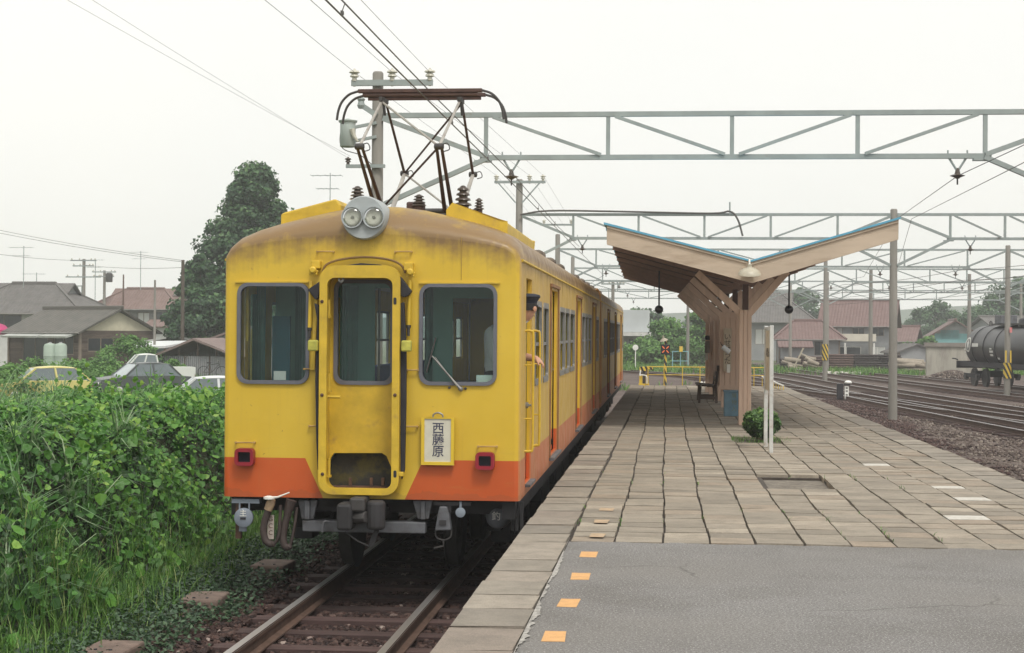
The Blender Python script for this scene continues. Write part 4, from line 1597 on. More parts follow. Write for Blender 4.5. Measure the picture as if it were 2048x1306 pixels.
g.lathe([(.001, 0), (.05, .006), (.09, .025), (.115, .06), (.12, .1), (.12, 1.1)], (p.x, .33, p.z), (0, 1, 0), 24)
at_ = prt('air_tank', M('tank_grey', (.13, .14, .16), .5, v=.2, s=5), g, smooth=True)
text('釣', .085, Mt['white'], at_, (p.x - .01, .335, p.z + .005), (math.pi / 2, 0, 0), ext=.012)
for u in (1022, 1030, 1040):
    g = G()
    a, b = FL(u, 1062, .3), FL(u + 5, 1004, .3)
    g.bx(a.x, a.x + .03, .3, .34, a.z, b.z)
    prt('hanger', Mt['seatg'], g)

# ---------------- the destination plate hangs on its hooks: a thing of its own
a, b = FL(843, 929, -.03), FL(909, 835, -.03)
dp = thing('destination_plate', (TX + (a.x + b.x) / 2, YF - .03, ZR + a.z), 'white destination plate with dark lettering in yellow frame on train front', 'sign')
w, h = (b.x - a.x) / 2, b.z - a.z
g = G()
g.plate(rect(-w, w, 0, h), [rect(-w + .028, w - .028, .028, h - .012)], (0, -.03, 0), (1, 0, 0), (0, 0, 1), (0, .035, 0))
g.obj('frame', M('plate_frame_yellow', (.66, .46, .03), .5, v=.1), dp, bev=.004)
g = G()
g.plate(rect(-w + .024, w - .02, .02, h), [], (0, -.02, 0), (1, 0, 0), (0, 0, 1), (0, .012, 0))
g.obj('panel', M('plate_white', (.56, .54, .45), .6, v=.08, s=9, stain=(.45, .38, .28), sf=(.6, .9), ss=12), dp)
g = G()
g.tube(arc([(-.045, -.015, h - .01), (-.04, -.015, h + .025), (0, -.015, h + .042), (.04, -.015, h + .025), (.045, -.015, h - .01)], 5), .008, 7)
g.obj('handle', Mt['alu'], dp, smooth=True)
text('西\n藤\n原', .112, M('plate_lettering', (.05, .05, .085), .7, v=.2, s=30), dp, (0.004, -.021, h * .515), (math.pi / 2, 0, 0), space=.93, offset=.0012, ext=.001)

# ================================================================== the man leaning out of the cab
def skin_body(name, joints, edges, root, mats, pick, parent=None, levels=2):
    me = bpy.data.meshes.new(name)
    keys = list(joints)
    me.from_pydata([joints[k][0] for k in keys], [(keys.index(a), keys.index(b)) for a, b in edges for _ in (0,)], [])
    o = bpy.data.objects.new(name, me)
    COL.objects.link(o)
    o.modifiers.new('skin', 'SKIN')
    if not me.skin_vertices:
        me.skin_vertices.new() if hasattr(me.skin_vertices, 'new') else None
    sv = me.skin_vertices[0].data
    for k, s in zip(keys, sv):
        r = joints[k][1]
        s.radius = r if isinstance(r, tuple) else (r, r)
        s.use_root = (k == root)
    sub = o.modifiers.new('sub', 'SUBSURF')
    sub.levels = sub.render_levels = levels
    dg = bpy.context.evaluated_depsgraph_get()
    m2 = bpy.data.meshes.new_from_object(o.evaluated_get(dg))
    bpy.data.objects.remove(o)
    m2.name = name
    m2.materials.clear()
    for m in mats:
        m2.materials.append(m)
    for p in m2.polygons:
        p.material_index = pick(p.center)
        p.use_smooth = True
    q = bpy.data.objects.new(name, m2)
    return link(q, parent)


FZ = ZR + 1.12                                # cab floor
skinm = M('skin', (.50, .27, .18), .55, v=.08, b=.02)
shirtm = M('white_shirt', (.72, .73, .74), .8, v=.05, s=4, b=.1, bs=25)
trom = M('dark_trousers', (.03, .03, .04), .85, v=.2, b=.1)
px_, py_ = -1.60, 15.25                        # his hips
J = {'pel': ((px_, py_, FZ + .86), (.15, .11)), 'belly': ((px_ + .03, py_ - .02, FZ + 1.02), (.155, .115)), 'chest': ((px_ + .08, py_ - .05, FZ + 1.22), (.17, .12)),
     'nb': ((px_ + .16, py_ - .08, FZ + 1.36), (.10, .085)), 'neck': ((px_ + .245, py_ - .10, FZ + 1.405), .055), 'chin': ((px_ + .30, py_ - .12, FZ + 1.435), (.072, .06)),
     'face': ((px_ + .315, py_ - .125, FZ + 1.50), (.088, .078)), 'crown': ((px_ + .31, py_ - .12, FZ + 1.57), (.082, .08)),
     'shR': ((px_ + .15, py_ + .13, FZ + 1.30), .075), 'elR': ((px_ + .20, py_ + .20, FZ + 1.06), .05), 'wrR': ((px_ + .36, py_ + .03, FZ + 1.04), .034), 'palR': ((px_ + .415, py_ - .01, FZ + 1.015), (.043, .03)),
     'shL': ((px_ - .02, py_ - .22, FZ + 1.28), .075), 'elL': ((px_ + .02, py_ - .28, FZ + 1.02), .05), 'wrL': ((px_ + .15, py_ - .30, FZ + .90), .034), 'palL': ((px_ + .2, py_ - .31, FZ + .86), (.04, .025)),
     'hpR': ((px_ + .02, py_ + .10, FZ + .78), .10), 'knR': ((px_ + .04, py_ + .11, FZ + .44), .065), 'anR': ((px_ + .0, py_ + .12, FZ + .09), .045), 'toR': ((px_ + .15, py_ + .12, FZ + .035), .035),
     'hpL': ((px_ + .0, py_ - .10, FZ + .78), .10), 'knL': ((px_ + .02, py_ - .12, FZ + .44), .065), 'anL': ((px_ - .02, py_ - .12, FZ + .09), .045), 'toL': ((px_ + .13, py_ - .13, FZ + .035), .035)}
E_ = [('pel', 'belly'), ('belly', 'chest'), ('chest', 'nb'), ('nb', 'neck'), ('neck', 'chin'), ('chin', 'face'), ('face', 'crown'), ('chest', 'shR'), ('shR', 'elR'), ('elR', 'wrR'), ('wrR', 'palR'),
      ('chest', 'shL'), ('shL', 'elL'), ('elL', 'wrL'), ('wrL', 'palL'), ('pel', 'hpR'), ('hpR', 'knR'), ('knR', 'anR'), ('anR', 'toR'), ('pel', 'hpL'), ('hpL', 'knL'), ('knL', 'anL'), ('anL', 'toL')]
# fingers of the hand that hangs out of the window, curled over the sill rail
pr = V3(J['palR'][0])
for i, (dy, L, dr) in enumerate(((.030, .030, .0), (.011, .034, .006), (-.009, .032, .006), (-.027, .026, .0))):
    b0 = pr + V3((.022 + dr, dy, -.018))
    b1 = b0 + V3((.016, 0, -L * .8))
    b2 = b1 + V3((-.006, 0, -L * .75))
    J['f%da' % i], J['f%db' % i], J['f%dc' % i] = (tuple(b0), .0095), (tuple(b1), .009), (tuple(b2), .0075)
    E_ += [('palR', 'f%da' % i), ('f%da' % i, 'f%db' % i), ('f%db' % i, 'f%dc' % i)]
J['t1'], J['t2'] = (tuple(pr + V3((-.012, -.043, -.012))), .011), (tuple(pr + V3((.004, -.058, -.045))), .009)
E_ += [('palR', 't1'), ('t1', 't2')]


def pick(c):
    z = c.z - FZ
    out = c.x > px_ + .222
    if z > 1.39 and out:
        return 0
    if out and z < 1.09 and c.x > px_ + .24:
        return 0
    if z < .95 and c.x > px_ + .1 and z > .7 and c.y < py_ - .2:
        return 0
    return 2 if z < .93 else 1


man = skin_body('person', J, E_, 'pel', [skinm, shirtm, trom], pick)
tag(man, 'person in white shirt and dark peaked cap leaning out of the train cab', 'person')
hc = V3((px_ + .315, py_ - .12, FZ + 1.55))
face_dir = V3((.55, .83, 0)).normalized()      # he looks along the platform, away from us
side = V3((face_dir.y, -face_dir.x, 0))
navy = M('navy_cap_cloth', (.016, .02, .035), .75, v=.15, s=12, b=.1)
g = G()
g.lathe([(.083, -.005), (.087, .03), (.105, .055), (.118, .075), (.110, .092), (.06, .105), (.001, .108)], hc, (.0, .0, 1), 22)
cap = g.obj('cap', navy, man, smooth=True)
g = G()
vs = []
for k in range(9):
    q = math.radians(-70 + 140 * k / 8)
    dd = face_dir * math.cos(q) + side * math.sin(q)
    vs += [hc + dd * .083 + V3((0, 0, .008)), hc + dd * (.083 + .058 * math.cos(q)) + V3((0, 0, -.022))]
g.add(vs, [(2 * k, 2 * k + 2, 2 * k + 3, 2 * k + 1) for k in range(8)])
o = g.obj('visor', M('cap_visor', (.012, .012, .016), .2, v=.1, b=0), cap)
o.modifiers.new('thick', 'SOLIDIFY').thickness = .004
g = G()                                         # hair at the nape, ears, nose
g.lathe([(.085, -.055), (.09, -.02), (.087, .01), (.08, .015)], hc - face_dir * .006, (0, 0, 1), 18)
g.obj('hair', M('black_hair', (.012, .011, .011), .7, v=.2, s=60, b=.3), man, smooth=True)
fm = skinm
for s_ in (-1, 1):
    g = G()
    g.lathe([(.004, -.012), (.024, -.006), (.026, .004), (.012, .010)], hc + side * s_ * .088 + V3((0, 0, -.04)) - face_dir * .01, side * s_, 12)
    g.obj('ear', fm, man, smooth=True)
    g = G()
    e = hc + face_dir * .078 + side * s_ * .032 + V3((0, 0, -.035))
    g.lathe([(.002, -.006), (.011, -.003), (.012, .002), (.006, .008)], e, face_dir, 10)
    g.obj('eye', M('eye_white', (.55, .53, .5), .2, v=.02, b=0), man, smooth=True)
g = G()
nb = hc + face_dir * .082
g.tube([nb + V3((0, 0, -.02)), nb + face_dir * .016 + V3((0, 0, -.06)), nb + face_dir * .004 + V3((0, 0, -.075))], [.009, .016, .012], 8)
g.obj('nose', fm, man, smooth=True)
g = G()
g.bar(nb - side * .022 + V3((0, 0, -.105)) - face_dir * .006, nb + side * .022 + V3((0, 0, -.105)) - face_dir * .006, .012, .008)
g.obj('mouth', M('lips', (.32, .12, .10), .5, v=.05, b=0), man, bev=.003)

# ================================================================== concrete footings beside the track
footm = M('weathered_footing', (.16, .115, .095), .9, v=.3, s=6, b=.5, bs=30, stain=(.08, .07, .05), ss=5)
for k, (u, v, lab) in enumerate(((225, 1280, 'nearest'), (415, 1180, 'second'), (550, 1115, 'third'))):
    p = pz(u, v, -.80)
    t = thing('concrete_footing', (p.x - .05, p.y, -1.10), ('weathered concrete footing in the weeds nearest the camera, low left', 'weathered concrete footing in the weeds, middle of the three by the track', 'weathered concrete footing under the front left corner of the train')[k], 'footing', 'old concrete footings beside the track', rz=random.uniform(-.06, .06))
    g = G()
    g.box((0, .1, .1), (.36, .5, .27))
    g.obj('block', footm, t, bev=.02)
    for e in (-.06, .06):
        g = G()
        g.cyl((e, -.06, .232), (e, -.06, .243), .014, n=8)
        g.obj('bolt_hole', Mt['black'], t)

# ================================================================== things on the platform
Mt['oldwhite'] = M('old_white_paint', (.50, .51, .50), .7, v=.12, s=6, b=.1, stain=(.3, .22, .15), sf=(.55, .75), ss=9)
# station name board, seen along its edge
NB0, NB1 = pz(1531, 893, 0), pz(1541, 905, 0)
t = thing('station_nameboard', (NB0.x, (NB0.y + NB1.y) / 2, 0), 'white two-post station name board seen edge-on beside the round bush', 'sign')
hy_ = (NB0.y - NB1.y) / 2
for e in (-1, 1):
    g = G()
    g.bx(-.026, .026, e * hy_ - .026, e * hy_ + .026, -.07, 1.675)
    g.obj('post', Mt['oldwhite'], t, bev=.008)
g = G()
g.bx(-.010, .010, -hy_ + .031, hy_ - .031, .80, 1.61)
g.obj('board', M('weathered_cream_board', (.50, .44, .34), .8, v=.2, s=5, stain=(.26, .17, .1), sf=(.48, .68), ss=5), t)
g = G()
g.bx(-.022, .022, -hy_ + .031, hy_ - .031, 1.625, 1.66)
g.obj('top_rail', Mt['oldwhite'], t, bev=.006)
# its front, turned to the tracks
text('いせはった', .15, M('name_black', (.03, .03, .035), .7), t, (-.0115, 0, 1.3), (math.pi / 2, 0, -math.pi / 2), ext=.0008)

# clipped bush
bp = pz(1517, 880, 0)
bush = thing('round_bush', (bp.x + .03, bp.y - .05, -.02), 'small round clipped bush in the platform paving at the canopy post', 'bush')
n = 5200
d = rng.normal(0, 1, (n, 3))
d /= np.linalg.norm(d, axis=1)[:, None]
r = .245 * (1 + .2 * wob(d[:, 0] * 5, d[:, 1] * 5 + d[:, 2] * 4)) * rng.uniform(.6, 1.15, n) ** .5
P = d * r[:, None] * np.array((1.0, 1.0, .80)) + np.array((0, 0, .27))
shrubm = leafmat('azalea_leaf', ((0, (.02, .05, .015)), (.5, (.06, .14, .035)), (.85, (.12, .23, .055)), (1, (.2, .32, .09))), .5, .2)
leaves('foliage', P, .05, shrubm, 'oval', d, .7, bush, rnd=np.clip((r - .2) / .1 * .5 + .35 * d[:, 2] + rng.normal(.1, .2, n), 0, 1))  # outer and upper leaves painted lighter, inner and lower ones as if shaded
g = G()
for k in range(7):
    a = 6.28 * k / 7
    g.tube([(0.03 * math.cos(a), .03 * math.sin(a), 0), (.07 * math.cos(a), .07 * math.sin(a), .13), (.15 * math.cos(a), .15 * math.sin(a), .28)], [.012, .009, .004], 5)
g.obj('stem', Mt['dkwood'], bush)

# ================================================================== canopy
CX, CY0, CY1 = 1.40, 25.5, 44.0
cano = thing('platform_canopy', (CX, 28.0, 0), 'wooden butterfly-roof platform canopy on a row of Y-shaped posts', 'shelter')
CS = -.012                                     # the row drifts a little to the left


def cx(y):
    return CS * (y - 28.0)


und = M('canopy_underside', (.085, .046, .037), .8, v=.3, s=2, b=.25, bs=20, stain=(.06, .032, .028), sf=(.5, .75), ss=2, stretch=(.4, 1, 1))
rafm = M('canopy_rafter', (.27, .165, .125), .8, v=.2, s=3, b=.2, bs=25)
postm = M('pinkish_beige_paint', (.68, .50, .39), .75, v=.12, s=4, b=.25, bs=30, stain=(.40, .27, .19), sf=(.55, .85), ss=3.5, stretch=(2, 2, .3))
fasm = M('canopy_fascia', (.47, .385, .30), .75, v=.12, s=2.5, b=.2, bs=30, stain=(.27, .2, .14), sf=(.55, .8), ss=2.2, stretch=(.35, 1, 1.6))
bluem = M('blue_sheet_edge', (.10, .34, .50), .5, v=.15, s=4, b=.05, stain=(.2, .3, .35), ss=4)
tipL, tipR, val = py(1210, 447, CY0), py(1793, 436, CY0), py(1500, 521, CY0)
TL, TR, VA = (tipL.x - CX, tipL.z), (tipR.x - CX, tipR.z), (val.x - CX, val.z)
for nm, tp in (('l', TL), ('r', TR)):
    # fascia board
    g = G()
    hb = .335
    a, b = (tp, VA)
    e = .012 if nm == 'l' else -.012
    g.plate([(a[0], a[1] - .025), (b[0], b[1] - .025), (b[0], b[1] - hb - .02), (a[0], a[1] - hb)], [], (cx(CY0), CY0 - 28, 0), (1, 0, 0), (0, 0, 1), (0, .045, 0))
    g.obj('fascia_board', fasm, cano, bev=.004)
    g = G()
    g.bar((a[0] + cx(CY0), CY0 - 28.012, a[1] - .06), (b[0] + cx(CY0), CY0 - 28.012, b[1] - .06), .03, .012, up=(0, 0, 1))
    g.obj('fascia_moulding', fasm, cano)
    # roof skin in sheets that step down the length
    L = CY1 - CY0
    ns = 13
    for k in range(ns):
        y0, y1 = CY0 - 28 - .03 + L * k / ns, CY0 - 28 + L * (k + 1) / ns - .004
        off = cx((y0 + y1) / 2 + 28)
        g = G()
        g.plate([(a[0] - (.04 if nm == 'l' else -.04), a[1] + .02), (b[0], b[1] + .008), (b[0], b[1] - .022), (a[0] - (.04 if nm == 'l' else -.04), a[1] - .015)], [], (off, y0, 0), (1, 0, 0), (0, 0, 1), (0, y1 - y0, 0))
        g.obj('roof_sheet', bluem, cano)
        g = G()
        # ceiling boards under the sheets
        g.plate([(a[0] + (.03 if nm == 'l' else -.03), a[1] - .035), (b[0], b[1] - .05), (b[0], b[1] - .07), (a[0] + (.03 if nm == 'l' else -.03), a[1] - .055)], [], (off, y0 + .06 + (.0 if k else .02), 0), (1, 0, 0), (0, 0, 1), (0, y1 - y0 - .03, 0))
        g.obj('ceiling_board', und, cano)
    # purlins along the length
    for f in (.03, .25, .47, .69, .9):
        x, z = a[0] + (b[0] - a[0]) * f, a[1] + (b[1] - a[1]) * f
        g = G()
        g.bar((x + cx(CY0), CY0 - 27.94, z - .12), (x + cx(CY1), CY1 - 28.02, z - .12), .07, .09)
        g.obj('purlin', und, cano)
    # rafters under the purlins
    for k in range(9):
        y = CY0 - 28 + 1.3 + (L - 1.4) * k / 8
        g = G()
        o = cx(y + 28)
        g.bar((a[0] + o + (.03 if nm == 'l' else -.03), y, a[1] - .20), (b[0] + o, y, b[1] - .22), .075, .075)
        g.obj('rafter', rafm, cano, bev=.004)
POSTS = [28.0, 31.2, 34.4, 37.6, 40.8, 43.3]
for k, yp in enumerate(POSTS):
    o = cx(yp)
    y = yp - 28
    g = G()
    zf = 1.98
    for e in (-.072, 0, .072):                  # three boards side by side make the stem
        g.bx(o + e - .033, o + e + .033, y - .1, y + .1, -.06, zf)
    g.bx(o - .095, o + .095, y - .085, y + .085, -.06, zf - .02)
    g.obj('post', postm, cano, bev=.006)
    for s_, tp in ((-1, TL), (1, TR)):
        f = .66
        x1, z1 = tp[0] + (VA[0] - tp[0]) * f, tp[1] + (VA[1] - tp[1]) * f
        g = G()
        g.bar((o + s_ * .045, y, zf - .09), (o + x1, y, z1 - .30), .12, .10, up=(0, 1, 0))
        g.obj('branch_arm', postm, cano, bev=.008)
    g = G()
    g.bx(o - .05, o + .05, y - .05, y + .05, zf, VA[1] - .3)
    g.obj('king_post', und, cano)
# board wall between the second and the last post
for k in range(4):
    y0, y1 = POSTS[k + 1] + .12, POSTS[k + 2] - .12
    n = 10
    for q in range(n):
        a0, a1 = y0 + (y1 - y0) * q / n, y0 + (y1 - y0) * (q + 1) / n - .012
        g = G()
        o = cx((a0 + a1) / 2)
        g.bx(o - .02 + random.uniform(-.004, .004), o + .02, a0 - 28, a1 - 28, .35, 1.9)
        g.obj('wall_board', Mt['wood'], cano)
# transverse screen of boards at the second post
ys = 30.95
for q in range(4):
    g = G()
    x0 = cx(ys) - .30 + .1 * q
    g.bx(x0, x0 + .093, ys - 28 - .02, ys - 28 + .02, .5, 1.98)
    g.obj('screen_board', Mt['wood'], cano, bev=.004)
g = G()
g.bx(cx(ys) - .31, cx(ys) + .11, ys - 28 - .035, ys - 28 - .022, .50, .58)
g.obj('screen_rail', Mt['wood'], cano)
G().bx(cx(ys) - .31, cx(ys) + .11, ys - 28 - .035, ys - 28 - .022, 1.86, 1.94).obj('screen_rail', Mt['wood'], cano)

# blue rubbish box
p0, p1 = pz(1447, 830, 0), pz(1480, 830, 0)
t = thing('rubbish_box', ((p0.x + p1.x) / 2, 30.75, 0), 'blue box with faint lettering at the foot of the canopy screen', 'bin')
bbm = M('blue_box_paint', (.13, .24, .32), .7, v=.18, s=6, b=.1, stain=(.2, .22, .22), sf=(.58, .85), ss=7)
g = G()
g.bx(-.165, .165, -.15, .15, .0, .46)
g.obj('body', bbm, t, bev=.008)
g = G()
g.bx(-.178, .178, -.165, .165, .462, .49)
g.obj('lid', bbm, t, bev=.006)
text('屑\n物\n入', .10, M('olive_lettering', (.16, .19, .12), .8), t, (.02, -.1515, .26), (math.pi / 2, 0, 0), space=1.25, ext=.0006)
# vertical name sign with notes hung on it
sgx = py(1455, 700, 30.85).x
t = thing('vertical_name_sign', (sgx, 30.86, .85), 'narrow vertical wooden station sign hanging on the canopy screen', 'sign')
g = G()
g.bx(-.075, .075, -.012, .012, 0, .82)
g.obj('board', M('aged_sign_board', (.46, .38, .28), .8, v=.15, s=6, stain=(.3, .2, .13), ss=6), t, bev=.003)
text('い\nせ\nは\nっ\nた', .135, M('sign_ink', (.03, .025, .03), .8), t, (.0, -.0135, .42), (math.pi / 2, 0, 0), space=.86, ext=.0006)
pa = py(1452, 699, 30.7)
t = thing('paper_roll', (pa.x, pa.y, pa.z), 'white cylindrical shade hanging aslant over the vertical sign', 'lamp')
g = G()
ax = V3((.62, -.1, -.5)).normalized()
g.lathe([(.045, -.085), (.05, -.08), (.05, .08), (.045, .085)], (0, 0, 0), ax, 14)
g.obj('shade', M('white_enamel', (.72, .74, .76), .35, v=.05, b=0), t, smooth=True)
g = G()
g.tube([(-.05, .0, .05), (-.09, .05, .10), (-.10, .12, .14)], .008, 6)
g.obj('bracket', Mt['dksteel'], t)
pa = py(1457, 737, 30.82)
t = tag(G().box((0, 0, 0), (.06, .008, .16)).obj('paper_notice', Mt['white'], loc=(pa.x, 30.83, pa.z)), 'small white notice below the vertical sign lettering', 'notice')
# telephone box and notice on the rear posts
pa = py(1417, 690, 40.6)
t = thing('speaker_box', (pa.x - .03, 40.6, pa.z - .15), 'small dark box with round top fixed to a rear canopy post', 'box')
G().box((0, 0, .1), (.13, .1, .3)).obj('case', M('grey_case', (.22, .2, .17), .7), t, bev=.01)
G().lathe([(.05, 0), (.07, .03), (.06, .1), (.03, .12)], (0, 0, .27), (0, 0, 1), 12).obj('dome', Mt['black'], t, smooth=True)
pa = py(1415, 708, 40.5)
tag(G().box((0, 0, 0), (.07, .008, .22)).obj('paper_notice', Mt['white'], loc=(pa.x - .02, 40.62, pa.z - .05)), 'white notice strip under the small box on the rear post', 'notice')

# enamel lamp in the valley of the front fascia
pa = py(1499, 548, CY0 - .22)
t = thing('canopy_lamp', (pa.x, CY0 - .2, pa.z), 'cream enamel dish lamp fixed to the valley of the canopy front', 'lamp')
en = M('cream_enamel', (.42, .39, .31), .4, v=.1, s=8, stain=(.35, .28, .18), ss=9)
g = G()
g.lathe([(.03, .16), (.035, .12), (.05, .10), (.10, .085), (.165, .04), (.183, -.005), (.178, -.01), (.16, .03), (.095, .075), (.04, .085), (.001, .088)], (0, 0, 0), (0, -.25, 1), 28)
g.obj('shade', en, t, smooth=True)
g = G()
g.lathe([(.01, .085), (.03, .06), (.035, .03), (.02, .0), (.002, -.01)], (0, 0, 0), (0, -.25, 1), 14)
g.obj('bulb', Mt['porc'], t, smooth=True)
g = G()
g.tube(arc([(0, -.03, .15), (0, 0, .22), (0, .12, .22), (0, .2, .2)], 4), .013, 7)
g.obj('gooseneck', Mt['white'], t, smooth=True)
# two black globes on rods
for (u, lab) in ((1318, 'black round hanging lamp under the left canopy wing above the train side'), (1578, 'black round hanging lamp under the right canopy wing')):
    pa = py(u, 619, 30)
    t = thing('hanging_lamp', (pa.x, 30, pa.z), lab, 'lamp', 'black lamps hung from the canopy')
    g = G()
    g.lathe([(.001, -.035), (.05, -.03), (.078, -.015), (.08, .02), (.06, .045), (.001, .05)], (0, 0, 0), (0, 1, 0), 22)
    g.obj('drum', Mt['black'], t, smooth=True)
    g = G()
    g.lathe([(.058, -.036), (.05, -.040), (.001, -.042)], (0, 0, 0), (0, 1, 0), 20)
    g.obj('lens', Mt['lens'], t, smooth=True)
    g = G()
    g.cyl((0, 0, .07), (0, 0, .72), .016, n=8)
    g.obj('rod', Mt['black'], t, smooth=True)

# bench against the boards
bp0 = pz(1402, 800, 0)
t = thing('platform_bench', (cx(38) + CX - .05, 37.2, 0), 'dark wooden bench under the canopy facing the train', 'bench')
for yy in (-.75, .75):
    g = G()
    g.bar((-.43, yy, 0), (-.40, yy, .38), .06, .05)
    g.obj('front_leg', Mt['dkwood'], t)
    g = G()
    g.bar((-.04, yy, 0), (-.06, yy, .40), .06, .06)
    g.bar((-.06, yy, .38), (.0, yy, .85), .06, .05)
    g.obj('rear_leg', Mt['dkwood'], t)
    g = G()
    g.bar((-.42, yy, .11), (-.05, yy, .11), .04, .06)
    g.obj('stretcher', Mt['dkwood'], t)
for q in range(4):
    g = G()
    g.box((-.44 + .115 * q, 0, .405 - .012 * q), (.105, 1.8, .03))
    g.obj('seat_slat', Mt['dkwood'], t, bev=.005)
for q in range(3):
    g = G()
    g.box((-.055 + .03 * q, 0, .52 + .13 * q), (.025, 1.8, .1))
    g.obj('back_slat', Mt['dkwood'], t, bev=.005)

# ================================================================== end of the platform and the crossing
YR = 49.4
t = thing('yellow_railing', (0, 0, 0), 'yellow tube railing across the far end of the platform', 'railing')
top = [py(u, v, YR) for u, v in ((1290, 735), (1362, 733), (1420, 734))]
z0 = py(1362, 734, YR).z
xs = [py(u, 734, YR).x for u in (1296, 1328, 1365, 1400, 1436, 1472, 1508, 1540)]
g = G()
g.cyl((xs[0], YR, z0), (xs[-1], YR, z0), .014, n=8)
g.obj('top_rail', Mt['yel'], t, smooth=True)
for x in xs:
    g = G()
    g.cyl((x, YR, -.9), (x, YR, z0), .013, n=8)
    g.obj('post', Mt['yel'], t, smooth=True)
g = G()
g.cyl((xs[0], YR, .3), (xs[-1], YR, .3), .012, n=6)
g.obj('lower_rail', Mt['yel'], t, smooth=True)
pa, pb = py(1510, 757, 47), py(1545, 768, 43)
t = thing('ramp_rail', (0, 0, 0), 'short yellow picket rail sloping down beside the canopy post', 'railing')
A, Bq = V3((pz(1508, 756, .12).x, 49.0, .28)), V3((3.35, 45.5, .12))
g = G()
g.cyl(A, Bq, .025, n=8)
g.obj('handrail', Mt['white'], t, smooth=True)
for q in range(10):
    p = A.lerp(Bq, q / 9)
    g = G()
    g.cyl((p.x, p.y, -.05), tuple(p), .012, n=6)
    g.obj('picket', Mt['yel'], t, smooth=True)

stripe, nt, lk, B = nodes('yellow_black_stripes')
sp = nt.new('ShaderNodeSeparateXYZ')
lk.new(coords(nt, lk), sp.inputs[0])
s1 = mth(nt, lk, 'MULTIPLY_ADD', sp.outputs[0], 2.2, sp.outputs[2])
s2 = mth(nt, lk, 'GREATER_THAN', mth(nt, lk, 'FRACT', mth(nt, lk, 'MULTIPLY', s1, 2.6)), .5)
lk.new(mixc(nt, lk, s2, (.60, .42, .05), (.03, .03, .03)), B.inputs['Base Color'])
B.inputs['Roughness'].default_value = .6
pb = pz(1331, 767, -.5)
YX = 62.0
xx = py(1331, 700, YX).x
t = thing('crossing_signal', (xx, YX, -1.0), 'level crossing signal with orange cross lamp on striped post beyond platform end', 'signal')
zt = py(1331, 672, YX).z + 1.0
zl = py(1331, 699, YX).z + 1.0
g = G()
g.cyl((0, 0, 0), (0, 0, zt - .1), .05, n=10)
g.obj('post', stripe, t, smooth=True)
g = G()
g.box((0, -.07, zl), (.36, .1, .38))
g.obj('lamp_box', Mt['black'], t, bev=.02)
lampm, nt, lk, B = nodes('lit_orange_lamp')
B.inputs['Base Color'].default_value = (.6, .14, .05, 1)
B.inputs['Emission Color'].default_value = (1, .22, .06, 1)
B.inputs['Emission Strength'].default_value = .3
for k in range(4):
    a = math.radians(45 + 90 * k)
    g = G()
    g.bar((.05 * math.cos(a), -.125, zl + .05 * math.sin(a)), (.17 * math.cos(a), -.125, zl + .17 * math.sin(a)), .034, .02, up=(0, 1, 0))
    g.obj('lamp_bar', lampm, t)
g = G()
g.lathe([(.16, 0), (.12, .05), (.04, .1), (.03, .2)], (-.06, -.05, zt - .18), (-.25, -.2, 1), 14)
g.obj('bell_horn', M('aged_metal', (.32, .28, .22), .6), t, smooth=True)
g = G()
g.box((.0, 0, .06), (.4, .35, .12))
g.obj('base', Mt['dksteel'], t)

xx = py(1288, 752, YX - 1).x
t = thing('barrier_machine', (xx, YX - 1, -1.0), 'yellow crossing barrier machine with white bent tube at platform end', 'machine')
zb = py(1288, 767, YX - 1).z + 1
zt = py(1288, 735, YX - 1).z + 1
g = G()
g.box((-.12, 0, zb + .1), (.12, .3, .45))
g.box((.12, 0, zb + .1), (.1, .3, .45))
g.bx(-.2, .2, -.1, .1, 0, zb)
g.obj('pedestal', Mt['yel'], t, bev=.01)
g = G()
g.box((-.02, 0, zt - .05), (.3, .25, .16))
g.box((.2, 0, zt - .02), (.28, .12, .1), ry=.25)
g.obj('drive_head', stripe, t, bev=.01)
g = G()
g.tube(arc([(-.13, -.2, zt - .1), (-.15, -.22, zt - .3), (-.1, -.22, zb + .33), (.1, -.2, zb + .28), (.12, -.2, zb)], 5), .022, 7)
g.obj('bent_tube', Mt['white'], t, smooth=True)
g = G()
g.bx(-.05, .05, -.08, .08, zb, zt)
g.obj('column', Mt['dksteel'], t)
# two white round caps by the foot of the canopy
for (u, d) in ((1401, 'left'), (1408, 'right')):
    p = pz(u, 770, 0)
    t = tag(G().lathe([(.03, 0), (.045, .05), (.05, .1), (.03, .14), (.001, .15)], (0, 0, 0), (0, 0, 1), 12).obj('white_cap', Mt['white'], smooth=True, loc=(p.x, 48.0, 0)), 'small white round cap at platform end, %s one of the pair' % d, 'marker')
# ground signal in the ballast
p = pz(1690, 797, -.95)
t = thing('point_indicator', (p.x, p.y, -.98), 'small white and black point indicator standing in the ballast', 'signal')
G().bx(-.32, -.08, -.12, .12, 0, .62).obj('case', Mt['black'], t, bev=.02)
G().bx(-.02, .14, -.05, .05, 0, .52).obj('plate', Mt['white'], t, bev=.01)
for z in (.15, .3, .42):
    G().bx(.02, .10, -.053, -.049, z, z + .05).obj('plate_mark', Mt['black'], t)
G().lathe([(.06, 0), (.14, .02), (.15, .06), (.08, .12), (.001, .13)], (.12, 0, .62), (0, 0, 1), 16).obj('white_dome', Mt['white'], t, smooth=True)
G().bx(-.06, .2, -.02, .02, .55, .63).obj('bracket', Mt['dksteel'], t)

# ================================================================== overhead line gantries
ZB, ZT = 4.58, 5.32


